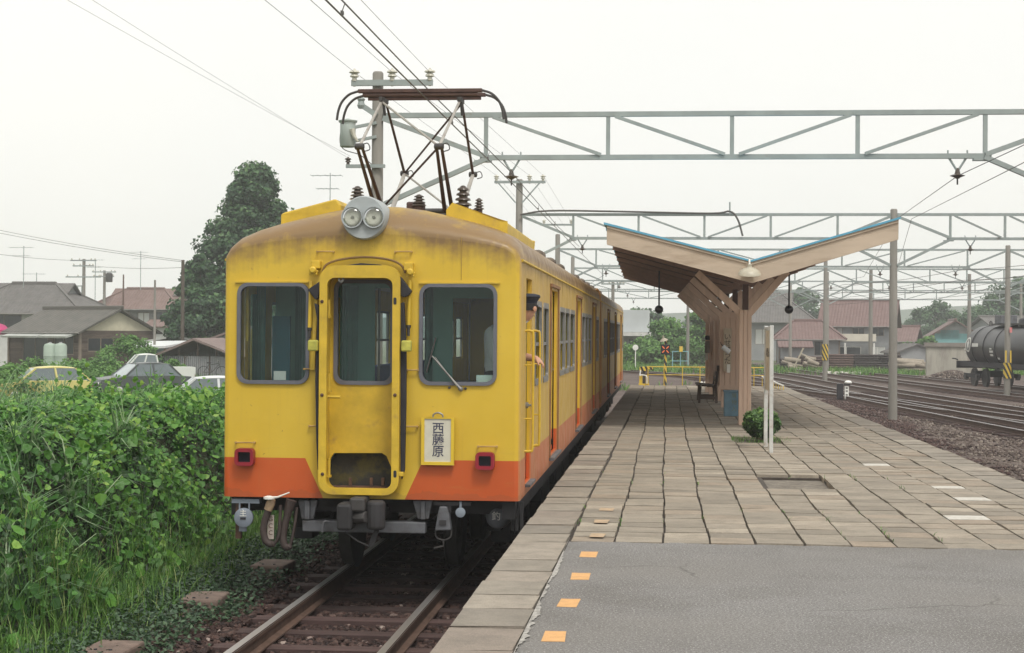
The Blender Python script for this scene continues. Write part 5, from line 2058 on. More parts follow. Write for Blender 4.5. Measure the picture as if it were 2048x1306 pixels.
def vhanger(t, x, y, z, drop=.36):
    g = G()
    for s_ in (-1, 1):
        g.cyl((x + s_ * .16, y, z), (x, y, z - drop * .72), .02, n=6)
        g.cyl((x + s_ * .16, y, z - .04), (x + s_ * .16, y, z + .1), .014, n=6)
    o = g.obj('hanger', Mt['steel'], t, smooth=True)
    G().lathe([(.03, -.02), (.05, .0), (.13, .03), (.05, .06), (.035, .12), (.02, .16)], (x, y, z - drop), (0, 0, 1), 12).obj('insulator', Mt['brporc'], o, smooth=True)
    G().cyl((x, y, z - drop - .12), (x, y, z - drop), .014, n=6).obj('clamp', Mt['dksteel'], o)


def pin_ins(par, x, y, z, s=1.0, mat='porc'):
    return G().lathe([(.03 * s, -.1 * s), (.03 * s, 0), (.06 * s, .02 * s), (.05 * s, .09 * s), (.10 * s, .11 * s), (.085 * s, .15 * s), (.05 * s, .17 * s), (.12 * s, .2 * s), (.10 * s, .235 * s), (.04 * s, .25 * s), (.015 * s, .29 * s)], (x, y, z), (0, 0, 1), 12).obj('insulator', Mt[mat], par, smooth=60)


def span(t, y, x0, x1, zb, zt, arm=1.85, panels=4, full=True, sw=1.0):
    """truss between the poles at x0 and x1"""
    a, b = x0 + arm, x1 - arm
    w = .085 * sw
    for nm, p, q in (('top_chord', (x0 + .1, y, zt), (x1 - .1, y, zt)), ('bottom_chord', (a - .1, y, zb), (b + .1, y, zb))):
        g = G()
        g.bar(p, q, .08, w)
        g.obj(nm, Mt['steel'], t)
    for k in range(panels + 1):
        x = a + (b - a) * k / panels
        g = G()
        g.bar((x, y, zb + w / 2), (x, y, zt - w / 2), .07, .06 * sw, up=(0, 1, 0))
        g.obj('upright', Mt['steel'], t)
    for k in range(panels):
        x, x2 = a + (b - a) * k / panels, a + (b - a) * (k + 1) / panels
        g = G()
        if k < panels / 2:
            g.bar((x + .12, y - .045, zt - w / 2), (x2 - .12, y - .045, zb + w / 2), .055, .05 * sw, up=(0, 1, 0))
        else:
            g.bar((x + .12, y - .045, zb + w / 2), (x2 - .12, y - .045, zt - w / 2), .055, .05 * sw, up=(0, 1, 0))
        g.obj('diagonal', Mt['steel'], t)
    for xe, xp, s_ in ((a, x0, 1), (b, x1, -1)):
        g = G()
        g.bar((xp + s_ * .1, y - .05, zt - .06), (xe, y - .05, zb + .02), .08, .07 * sw, up=(0, 1, 0))
        g.bar((xe + s_ * .02, y - .04, zb - .02), (xp + s_ * .1, y - .04, zb - .82), .08, .09 * sw, up=(0, 1, 0))
        g.obj('end_brace', Mt['steel'], t)
        g = G()
        g.bx(xe - .2, xe + .1, y - .06, y + .06, zb - .08, zb - .045)
        g.obj('gusset', Mt['steel'], t)


def pole(t, x, y, z0, z1, r0=.14, r1=.1, name='pole', mat='conc_pole'):
    G().tube([(x, y, z0), (x, y, z1), (x, y, z1 + .03)], [r0, r1, r1 * .8], 14).obj(name, Mt[mat], t, smooth=60)


def stripes(t, x, y, z0, z1, r):
    G().tube([(x, y, z0), (x, y, z1)], r, 14).obj('warning_stripes', stripe, t, smooth=60)


G1Y = 27.5
t = thing('overhead_gantry', (0, 0, 0), 'nearest overhead line gantry spanning tracks and platform, its pole behind the pantograph', 'gantry', 'overhead line gantries')
xp = py(755, 300, G1Y).x
pole(t, xp, G1Y, -1.2, py(755, 147, G1Y).z, .125, .095)
xq = 7.25
pole(t, xq, G1Y, -1.1, 6.1, .125, .095)
span(t, G1Y, xp, xq, ZB, ZT, arm=1.9)
za = py(790, 168, G1Y).z
g = G()
x0, x1 = py(706, 168, G1Y).x, py(868, 168, G1Y).x
g.bx(x0, x1, G1Y - .17, G1Y - .11, za - .05, za + .05)
ca = g.obj('crossarm', Mt['steel'], t)
for u in (712, 787, 862):
    pin_ins(ca, py(u, 160, G1Y).x, G1Y - .14, za + .02, .8)
for (v, u0, u1) in ((334, 695, 773),):
    z = py(730, v, G1Y).z
    g = G()
    g.bx(py(u0, v, G1Y).x, py(u1, v, G1Y).x, G1Y - .16, G1Y - .11, z - .03, z + .03)
    c2 = g.obj('crossarm', Mt['steel'], t)
    pin_ins(c2, py(699, v, G1Y).x, G1Y - .13, z + .02, .5, 'brporc')
# arrester can on the left of the pole
q = py(698, 268, G1Y)
g = G()
g.lathe([(.12, -.24), (.135, -.23), (.135, .18), (.16, .19), (.165, .22), (.06, .24), (.02, .26)], (q.x, G1Y - .1, q.z), (0, 0, 1), 20)
can = g.obj('transformer_can', M('pale_green_grey', (.42, .48, .46), .5, v=.08), t, smooth=60)
g = G()
g.tube([(q.x + .1, G1Y - .22, q.z + .06), (q.x + .13, G1Y - .22, q.z - .06), (q.x + .2, G1Y - .22, q.z - .16)], [.05, .035, .02], 8)
g.obj('bushing', Mt['porc'], can, smooth=True)
for z in (.12, -.12):
    g = G()
    g.bar((q.x + .1, G1Y - .1, q.z + z - .02), (xp, G1Y - .1, q.z + z + .06), .05, .05)
    g.obj('can_bracket', Mt['steel'], t)
g = G()
q2 = py(725, 212, G1Y)
g.bar((q2.x, G1Y - .12, q2.z), (xp, G1Y - .12, q2.z - .18), .06, .09)
g.lathe([(.05, 0), (.07, .05), (.05, .12), (.07, .16), (.03, .2)], (q2.x, G1Y - .12, q2.z - .06), (0, 0, 1), 10)
g.obj('feeder_bracket', Mt['steel'], t)
g = G()
g.tube(arc([py(682, 255, G1Y), py(680, 285, G1Y), py(690, 300, G1Y), py(720, 310, G1Y), py(745, 330, G1Y)], 4), .008, 5)
g.obj('drop_cable', Mt['wire'], t, smooth=True)
vhanger(t, py(1023, 330, G1Y).x, G1Y, ZB)
vhanger(t, py(1915, 330, G1Y).x, G1Y, ZB)

# the row further on
for k, (y, xs, lab, det) in enumerate((
        (50.0, (-4.55, 7.0, 20.2), 'second overhead line gantry crossing behind the canopy roof', 1),
        (70.5, (-4.7, 14.7, 30.0), 'third overhead line gantry, right pole with warning stripes by the tank wagon', 1),
        (91.0, (-5.2, 9.0, 24.5), 'fourth overhead line gantry, pole with striped foot before the log stacks', 1),
        (112.0, (-7.5, 11.2, 27.0), 'fifth overhead line gantry far beyond the platform end', 0),
        (134.0, (-13, 10.4, 29.0), 'farthest overhead line gantry in the haze', 0))):
    t = thing('overhead_gantry', (0, 0, 0), lab, 'gantry', 'overhead line gantries')
    for x in xs:
        top = {(50.0, -4.55): 6.35, (50.0, 7.0): py(1781, 420, 50).z, (70.5, 14.7): py(2010, 492, 70.5).z}.get((y, x), 5.9)
        pole(t, x, y, -1.2, top, .14, .105)
    for a, b in zip(xs, xs[1:]):
        span(t, y, a, b, ZB - .05, ZT - .05, arm=1.7, panels=4 if b - a < 13 else 6)
    for x in (TX + .1,) + ((9.3, 12.5, 16.5) if det else ()):
        vhanger(t, x, y, ZB - .05)
    if y == 50.0:
        za = py(1040, 365, y).z
        g = G()
        g.bx(py(990, 365, y).x, py(1092, 365, y).x, y - .2, y - .14, za - .04, za + .04)
        c = g.obj('crossarm', Mt['steel'], t)
        for u in (994, 1060, 1087):
            pin_ins(c, py(u, 360, y).x, y - .17, za + .02, .75)
        for s_ in (-1, 1):
            g = G()
            g.bar((-4.55 + s_ * .65, y - .17, za - .03), (-4.55 + s_ * .1, y - .15, za - .65), .04, .04)
            g.obj('strut', Mt['steel'], t)
        G().tube(arc([(-4.5, y - .2, 5.25), (-3.6, y - .12, 5.38), (-1.5, y - .1, 5.36), (1.4, y - .1, 5.3), (2.0, y - .1, 5.36), (2.25, y - .1, 5.1), (2.4, y - .1, 4.6)], 5), .03, 6).obj('cable', Mt['wire'], t, smooth=True)
        G().cyl((2.0, y - .1, 5.25), (2.0, y - .1, 5.65), .025, n=6).obj('cable_post', Mt['steel'], t)
    if y == 70.5:
        stripes(t, 14.7, y, -.25, .42, .175)
        g = G()
        for e in (-.1, .1):
            g.bx(14.7 + e - .03, 14.7 + e + .03, y - .2, y - .17, .43, .95)
        g.obj('stripe_marker', Mt['yel'], t)
        G().box((14.8, y - .19, py(2018, 660, y).z), (.1, .03, .22)).obj('plate', M('pink_plate', (.6, .2, .2), .6), t)
    if y == 91.0:
        stripes(t, 9.0, y, .15, 1.05, .175)
    if y == 70.5:
        za = py(1097, 450, y).z
        g = G()
        g.bx(-5.4, -4.0, y - .2, y - .14, za - .04, za + .04)
        c = g.obj('crossarm', Mt['steel'], t)
        for x in (-5.3, -4.1):
            pin_ins(c, x, y - .17, za + .02, .75)

# ================================================================== wires
def wire(pts, r, label, sag=0.0, name='overhead_wire', mat='wire'):
    P = []
    for a, b in zip(pts, pts[1:]):
        a, b = V3(a), V3(b)
        for k in range(8):
            f = k / 8
            q = a.lerp(b, f)
            q.z -= sag * 4 * f * (1 - f)
            P.append(q)
    P.append(V3(pts[-1]))
    return tag(G().tube(P, r, 5).obj(name, Mt[mat], smooth=True), label, 'wire')


zc = 4.12
wire([(TX + .05, -3, zc - .03), (TX + .05, G1Y, zc), (TX, 50, zc), (TX, 70.5, zc), (TX - 2, 91, zc), (TX - 5, 112, zc)], .0085, 'lower contact wire touching the raised pantograph', name='contact_wire')
zm = 4.22
t = thing('messenger_wire', (0, 0, 0), 'upper carrier wire just above the contact wire over the train', 'wire')
G().tube([(TX + .06, -3, zm + .02), (TX + .06, 8, zm), (TX + .06, 18, zm), (TX + .06, G1Y, zm + .06), (TX, 40, zm), (TX, 50, zm + .05)], .0075, 5).obj('cable', Mt['wire'], t, smooth=True)
for y in (12.75, 19.5, 23.5, 33, 38, 44):
    g = G()
    g.tube([(TX + .04, y, zc), (TX + .07, y + .02, zm)], .005, 4)
    g.box((TX + .05, y, zc + .012), (.02, .05, .03))
    g.obj('dropper', Mt['wire'], t)
I1 = [(py(u, 150, G1Y).x, G1Y - .14, za1) for u, za1 in ((712, py(712, 147, G1Y).z), (787, py(787, 147, G1Y).z), (862, py(862, 147, G1Y).z))]
y50 = 49.83
I2 = [(py(u, 352, 50).x, y50, py(u, 352, 50).z) for u in (994, 1060, 1087)]
labs = ('thin feeder wire to the left insulator of the pole behind the pantograph', 'thin feeder wire to the middle insulator of the near crossarm', 'thin feeder wire to the right insulator of the near crossarm')
for k, (u, v, yy) in enumerate(((530, 0, 18.5), (655, 30, 18.0), (722, 0, 19.4))):
    a = py(u, v, yy)
    b = V3(I1[k])
    wire([b + (a - b) * 1.9, b, V3(I2[k]), V3(I2[k]) + V3((-.2, 21, -.2))], .0038, labs[k], name='feeder_wire')
# two long wires crossing the left of the sky
for k, (p0, p1, lab) in enumerate((((135, 0), (700, 312), 'left of the two long wires sloping across the upper left sky'), ((185, 0), (700, 318), 'right of the two long wires sloping across the upper left sky'))):
    a, b = py(*p0, 21), py(*p1, G1Y + 4)
    wire([a + (a - b) * .8, a, b], .0026, lab, sag=.02, name='sky_wire')
# right-hand contact wires
a0, a1 = py(2048, 290, 24.5), py(1915, 352, G1Y)
b0 = py(1795, 437, 50)
wire([a1 + (a0 - a1) * 3, a1, b0, (8.6, 70.5, 4.1), (7.4, 91, 4.1)], .0075, 'right contact wire rising from the canopy tip to the right picture edge', name='contact_wire')
c0, c1 = py(2048, 325, 24.5), py(1823, 438, 49)
wire([c1 + (c0 - c1) * 2, c0, c1, (9.9, 70.5, 4.0), (8.4, 91, 4.0)], .0075, 'second right contact wire running below the first one', name='contact_wire')
for (u, v, dv) in ((1984, 358, 32), (1867, 417, 22), (1830, 408, 20)):
    pass
k = 0
for (x0, x1, x2, x3, z) in ((15.5, 12.6, 9.9, 8.5, 3.95), (15.6, 12.7, 10.0, 8.6, 4.4), (21, 17.2, 13.8, 11, 3.95), (21.2, 17.4, 14, 11.2, 4.45), (25, 21.5, 18, 15, 4.0), (25, 21.6, 18.1, 15.1, 4.5)):
    labs2 = ('first', 'second', 'third', 'fourth', 'fifth', 'sixth')
    wire([(x0, 50, z), (x1, 70.5, z), (x2, 91, z), (x3, 112, z), (x3 - 4, 134, z)], .011, '%s yard wire counted from the platform, strung under the far gantries' % labs2[k], sag=.12, name='yard_wire')
    k += 1

# ================================================================== vegetation on the left bank
def bank(X, Y):
    """top of the vine thicket beside the track"""
    s = np.clip((-4.75 - X + .45 * wob(X * .0 + 1, Y, .8)) / 1.9, 0, 1)
    rise = s * s * (3 - 2 * s)
    back = np.clip((X + 13.0) / 2.5, 0, 1)
    crown = .57 + .15 * wob(X, Y, .55) + .09 * wob(X, Y, 1.6, 2) - .037 * np.maximum(Y - 19, 0)
    z = -1.0 + (crown + 1.0) * rise
    z += (.15 * wob(X, Y, 1.5, 5) + .24 * (np.abs(wob(X, Y, 1.15, 9)) - .28)) * rise
    return -1.25 + (z + 1.25) * back


gx = np.linspace(-13.2, -4.3, 64)
gy = np.linspace(5, 48, 150)
GX, GY = np.meshgrid(gx, gy)
Zb = bank(GX.ravel(), GY.ravel()) - .30 - .0 * GX.ravel()
Zb = np.maximum(Zb, -1.28)
vv = np.stack([GX.ravel(), GY.ravel(), Zb], 1)
i, j = np.meshgrid(np.arange(len(gy) - 1), np.arange(len(gx) - 1), indexing='ij')
b0 = (i * len(gx) + j).ravel()
o = np_obj('embankment', vv, np.stack([b0, b0 + 1, b0 + 1 + len(gx), b0 + len(gx)], 1), M('shaded_leaf_litter', (.035, .045, .02), .95, v=.5, s=6, b=.8, bs=14, dist=.08), smooth=True)
tag(o, kind='structure')
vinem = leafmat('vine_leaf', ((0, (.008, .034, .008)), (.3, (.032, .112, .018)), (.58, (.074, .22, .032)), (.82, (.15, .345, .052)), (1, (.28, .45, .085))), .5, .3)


def grad(X, Y):
    e = .08
    nx, ny = -(bank(X + e, Y) - bank(X - e, Y)) / (2 * e), -(bank(X, Y + e) - bank(X, Y - e)) / (2 * e)
    N = np.stack([nx, ny, np.ones(len(X))], 1)
    return N / np.linalg.norm(N, axis=1)[:, None]


def cover(n, x0, x1, y0, y1, dmin, dmax, keep=None):
    X, Y = rng.uniform(x0, x1, n), rng.uniform(y0, y1, n)
    if keep is not None:
        k = keep(X, Y)
        X, Y = X[k], Y[k]
    N = grad(X, Y)
    d = rng.uniform(dmin, dmax, len(X))
    P = np.stack([X, Y, bank(X, Y)], 1) + N * d[:, None]
    return P, N, d


inv = lambda X, Y: (X < -4.85 + .25 * wob(X, Y, 1.1)) & (X > -.5 * Y - 3.4)
P, N, d = cover(150000, -12.2, -4.7, 9.5, 24, -.34, .10, inv)
lum = np.clip(.42 + .22 * np.clip(P[:, 2], -1, 1) + 1.6 * (d - .0) + rng.normal(0, .2, len(d)) + .22 * wob(P[:, 0], P[:, 1], 1.1), 0, 1)  # deep and low leaves painted darker as if shaded, crest lighter as if lit
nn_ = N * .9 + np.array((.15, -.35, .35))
half = rng.uniform(0, 1, len(P)) < .36
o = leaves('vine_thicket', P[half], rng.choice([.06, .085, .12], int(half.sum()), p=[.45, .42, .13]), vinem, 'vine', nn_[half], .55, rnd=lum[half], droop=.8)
tag(o, 'tangled broad green vine leaves covering the bank left of the train', 'vines', kind='stuff')
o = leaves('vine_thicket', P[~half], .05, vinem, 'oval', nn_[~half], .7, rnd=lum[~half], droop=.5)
tag(o, 'small green leaves filling the thicket on the left bank', 'vines', kind='stuff')
P, N, d = cover(42000, -13, -4.7, 24, 47, -.3, .12, inv)
lum = np.clip(.42 + 1.2 * d + rng.normal(0, .2, len(d)), 0, 1)  # deeper leaves painted darker, standing for shade inside the thicket
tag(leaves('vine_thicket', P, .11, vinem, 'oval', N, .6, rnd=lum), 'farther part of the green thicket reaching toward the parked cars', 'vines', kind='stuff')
# upright shoots on the crest
sh = []
for k in range(70):
    y = rng.uniform(15, 32)
    x = rng.uniform(-.40 * y, -.26 * y)
    z = float(bank(np.array([x]), np.array([y]))[0])
    h = rng.uniform(.15, .45)
    for q in range(14):
        f = q / 13
        sh.append((x + rng.normal(0, .05) + f * rng.normal(0, .03), y + rng.normal(0, .05), z + f * h))
tag(leaves('crest_shoots', np.array(sh), .065, vinem, 'vine', None, .9, rnd=rng.uniform(.5, 1, len(sh))), 'light green leafy shoots standing up from the thicket crest', 'vines', kind='stuff')

grassm = leafmat('grass_blade', ((0, (.04, .11, .02)), (.5, (.09, .22, .035)), (.85, (.16, .31, .06)), (1, (.3, .34, .13))), .55, .3)
susuki = leafmat('pampas_blade', ((0, (.07, .16, .06)), (.6, (.16, .30, .12)), (1, (.32, .42, .24))), .4, .3)
n = 15000
X, Y = rng.uniform(-5.9, -4.25, n), rng.uniform(9.5, 20.5, n)
w_ = np.exp(-((X + 4.95) / .42) ** 2)
k = rng.uniform(0, 1, n) < w_
X, Y = X[k], Y[k]
Z = np.maximum(bank(X, Y) - .12, -1.05)
tag(blades('long_grass', np.stack([X, Y, Z], 1), .36, .010, grassm, .55), 'long green grass between the thicket and the track', 'grass', kind='stuff')
# tufts of pampas arching out on the far left
tp = []
for (cx_, cy_, m) in ((-6.35, 15.2, 80), (-7.1, 17.4, 120), (-6.9, 16.2, 100), (-5.75, 15.4, 60), (-7.6, 19.5, 120), (-5.6, 13.6, 40), (-6.2, 17.8, 60), (-5.3, 12.6, 50), (-8.6, 22, 110), (-7.0, 21.5, 70)):
    r_ = rng.normal(0, .12, (m, 2))
    x, y = cx_ + r_[:, 0], cy_ + r_[:, 1]
    tp.append(np.stack([x, y, bank(x, y) - .22], 1))
tp = np.concatenate(tp)
tag(blades('pampas_grass', tp, .8, .019, susuki, .95, bend=.9), 'pale arching pampas grass blades over the left thicket', 'grass', kind='stuff')
# creeping ivy at the foot, along the ballast edge
n = 14000
X, Y = rng.uniform(-4.75, -3.55, n), rng.uniform(9.5, 20, n)
k = (X < -3.85 - .16 * wob(X * 0, Y, 1.3) + .25 * rng.normal(0, .5, n) * .6) & (rng.uniform(0, 1, n) < .85)
X, Y = X[k], Y[k]
Z = -.985 + .10 * np.clip((-3.7 - X), 0, 1) + rng.uniform(0, .07, len(X))
ivym = leafmat('ivy_leaf', ((0, (.018, .045, .022)), (.6, (.045, .095, .045)), (1, (.085, .15, .075))), .5, .2)
tag(leaves('creeping_ivy', np.stack([X, Y, Z], 1), .052, ivym, 'oval', None, .5), 'low dark green creepers along the ballast edge', 'ivy', kind='stuff')
# weeds in the paving and at the yard
n = 260
yy = rng.choice([12.4, 13.1, 14.2, 12.8, 13.6, 16.6, 17.6], n) + rng.normal(0, .12, n)
kk = rng.integers(0, 10, n)
P = np.array([(colx(int(a), float(b)) + rng.normal(0, .012), b, 0) for a, b in zip(kk, yy)])
P = P[(wob(P[:, 0], P[:, 1], 2.0) > .15)]
tag(blades('paving_weeds', P, .05, .006, grassm, .9), 'tiny weeds growing in the paving joints', 'weeds', kind='stuff')
P = scatter(1.0, 1.85, 23.35, 24.5, 500, lambda X, Y: X * 0 - .02)
tag(blades('bed_grass', P, .06, .006, grassm, .7), 'short grass round the foot of the clipped bush', 'grass', kind='stuff')


# ================================================================== trees and bushes
def tree(name, base, H, R, n, label, mat, leaf=.2, clumps=40, shape=1.0, trunk=.25, seed=0, low=.25, cat='tree', group=None, skew=(0, 0), barkm=None, cone=False):
    r = np.random.default_rng(seed)
    t = thing(name, base, label, cat, group)
    C, Rc = [], []
    for k in range(clumps):
        f = r.uniform(low, .97)
        rad = R * r.uniform(.0, 1.0) ** .55 * (1.02 - f) ** .74 if cone else R * (math.sin(math.pi * min(1, max(0, (f - low * .6) / (1 - low * .6))) ** shape) ** .7) * r.uniform(.35, 1.0)
        a = r.uniform(0, 6.283)
        C.append((rad * math.cos(a) + skew[0] * f, rad * math.sin(a) + skew[1] * f, H * f))
        Rc.append(R * r.uniform(.13, .27) * (1.15 - .6 * f) if cone else R * r.uniform(.18, .36) * (1.15 - .5 * f))
    C, Rc = np.array(C), np.array(Rc)
    pk = r.integers(0, clumps, n)
    d = r.normal(0, 1, (n, 3))
    q = np.linalg.norm(d, axis=1)
    d /= q[:, None]
    q = np.minimum(q, 2.4) * .52
    P = C[pk] + d * (Rc[pk] * q)[:, None] * np.array((1.15, 1.15, .75))
    up = d[:, 2] * .28 + .5 + r.normal(0, .16, n) + .12 * np.sin(pk * 2.3)  # leaves on the upper side of each clump painted lighter, as if lit
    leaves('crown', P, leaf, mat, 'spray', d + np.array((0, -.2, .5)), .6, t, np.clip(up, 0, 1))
    g = G()
    top = (skew[0] * .8, skew[1] * .8, H * .85)
    g.tube(arc([(0, 0, 0), (top[0] * .3 + .05, top[1] * .3, H * .3), (top[0] * .6 - .04, top[1] * .6, H * .6), top], 3), [trunk * (1 - .85 * i_ / 9) for i_ in range(10)], 8)
    for c in C[::2]:
        f = max(.12, c[2] / H - .18)
        s_ = (skew[0] * f, skew[1] * f, H * f)
        m_ = (np.array(s_) + c) / 2 + np.array((0, 0, .05 * H * .3))
        g.tube([s_, tuple(m_), tuple(c)], [trunk * .28, trunk * .18, trunk * .06], 5)
    g.obj('trunk', barkm or Mt['bark'], t, smooth=True)
    return t


Mt['bark'] = M('bark', (.075, .06, .048), .9, v=.3, s=6, b=.6, bs=20, stretch=(2, 2, .5))
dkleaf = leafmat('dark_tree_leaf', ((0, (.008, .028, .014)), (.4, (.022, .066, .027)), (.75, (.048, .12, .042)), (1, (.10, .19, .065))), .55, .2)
midleaf = leafmat('bush_leaf', ((0, (.025, .07, .018)), (.5, (.07, .18, .035)), (1, (.16, .31, .07))), .55, .25)
pt = py(468, 690, 104)
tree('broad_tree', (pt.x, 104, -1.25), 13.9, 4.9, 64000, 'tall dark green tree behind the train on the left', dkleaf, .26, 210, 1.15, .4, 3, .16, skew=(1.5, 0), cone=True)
# two lower side limbs toward the left
pt = py(412, 640, 101)
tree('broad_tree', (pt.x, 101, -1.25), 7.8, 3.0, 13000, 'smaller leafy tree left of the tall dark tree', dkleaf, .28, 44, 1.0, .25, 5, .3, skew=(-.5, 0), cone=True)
# bushes in the rough ground behind the cars
for k, (u, Y, h, R, lab) in enumerate(((20, 60, 1.35, 2.1, 'leafy bush at the left picture edge behind the yellow car'), (110, 64, 1.2, 2.0, 'leafy bush between the yellow car and the wooden house'), (205, 76, 1.5, 1.9, 'leafy bush right of the yellow car in front of the shed door'),
                                       (262, 84, 2.5, 1.9, 'leafy bush between the wooden house and the grey car'), (155, 72, 1.3, 1.8, 'leafy bush close before the wooden house wall'), (60, 72, 1.4, 1.9, 'leafy bush before the green water tanks'), (345, 83, 1.3, .9, 'low leafy bush behind the white pickup truck'))):
    x = py(u, 700, Y).x
    tree('leafy_bush', (x, Y, -1.3), h, R, 5200, lab, midleaf, .13, 26, .6, .05, 20 + k, .1, cat='bush', group='bushes on the rough ground')
P = scatter(-34, -14, 42, 90, 30000, lambda X, Y: X * 0 - 1.25)
P = P[(P[:, 0] > -.44 * P[:, 1]) & (wob(P[:, 0], P[:, 1], .35) > -.35) & (P[:, 0] < -.27 * P[:, 1])]
tag(blades('rough_grass', P, .55, .03, grassm, .6), 'rough knee-high grass around the parked cars', 'grass', kind='stuff')

# ================================================================== houses
def tilemat(name, c, c2, rows=3.2, rough=.6):
    mt, nt, lk, B = nodes(name)
    co = coords(nt, lk, kind='UV')
    sp = nt.new('ShaderNodeSeparateXYZ')
    lk.new(co, sp.inputs[0])
    a = mth(nt, lk, 'FRACT', mth(nt, lk, 'MULTIPLY', sp.outputs[1], rows))
    b = mth(nt, lk, 'ABSOLUTE', mth(nt, lk, 'SINE', mth(nt, lk, 'MULTIPLY', sp.outputs[0], rows * 3.4)))
    n1 = noise(nt, lk, co, 1.5, 5)
    n2 = noise(nt, lk, co, 9, 3)
    col = mixc(nt, lk, ramp(nt, lk, n1, ((.3, 0.), (.7, 1.))), c, c2)
    col = mixc(nt, lk, ramp(nt, lk, n2, ((.4, 0.), (.75, .5))), col, tuple(x * .5 for x in c))
    lk.new(col, B.inputs['Base Color'])
    B.inputs['Roughness'].default_value = rough
    bump(nt, lk, B, mth(nt, lk, 'ADD', a, mth(nt, lk, 'MULTIPLY', b, .7)), .9, .05)
    return mt


def plankmat(name, c, c2, per=5.5):
    mt, nt, lk, B = nodes(name)
    co = coords(nt, lk)
    sp = nt.new('ShaderNodeSeparateXYZ')
    lk.new(co, sp.inputs[0])
    row = mth(nt, lk, 'MULTIPLY', sp.outputs[2], per)
    fl = mth(nt, lk, 'FLOOR', row)
    wn_ = nt.new('ShaderNodeTexWhiteNoise')
    wn_.noise_dimensions = '1D'
    lk.new(fl, wn_.inputs['W'])
    col = mixc(nt, lk, wn_.outputs['Value'], c, c2)
    col = mixc(nt, lk, ramp(nt, lk, noise(nt, lk, coords(nt, lk, (1, 1, 6)), 2, 5), ((.35, 0.), (.7, .6))), col, tuple(x * .45 for x in c))
    lk.new(col, B.inputs['Base Color'])
    B.inputs['Roughness'].default_value = .85
    bump(nt, lk, B, mth(nt, lk, 'FRACT', row), .8, .03)
    return mt


def uvquad(g_, name, mat, parent, quads):
    """sloping roof sheets with thickness; quads: lists of 3 or 4 corners, first edge is the eave"""
    o = None
    for q in quads:
        q = [V3(p) for p in q]
        n = (q[1] - q[0]).cross(q[-1] - q[0]).normalized()
        gg = G()
        m = len(q)
        top = [p + n * .06 for p in q]
        bot = [p - n * .06 for p in q]
        gg.add(top + bot, [tuple(range(m)), tuple(range(2 * m - 1, m - 1, -1))] + [(k, m + k, m + (k + 1) % m, (k + 1) % m) for k in range(m)])
        o = gg.obj(name, mat, parent)
        uv = o.data.uv_layers.new(name='UVMap')
        ex = (q[1] - q[0]).normalized()
        ey = n.cross(ex)
        for l in o.data.loops:
            p = V3(o.data.vertices[l.vertex_index].co) - q[0]
            uv.data[l.index].uv = (p.dot(ex), p.dot(ey))
    return o


Mt['dkpane'] = M('dark_window_pane', (.025, .03, .035), .12, v=.2, s=3, b=0)
Mt['shoji'] = M('pale_screen', (.55, .56, .54), .7, v=.06, b=0)
Mt['gutter'] = M('gutter_tin', (.20, .19, .18), .6, v=.2)
Mt['wframe'] = M('window_frame_wood', (.20, .16, .13), .8, v=.2, b=.1)


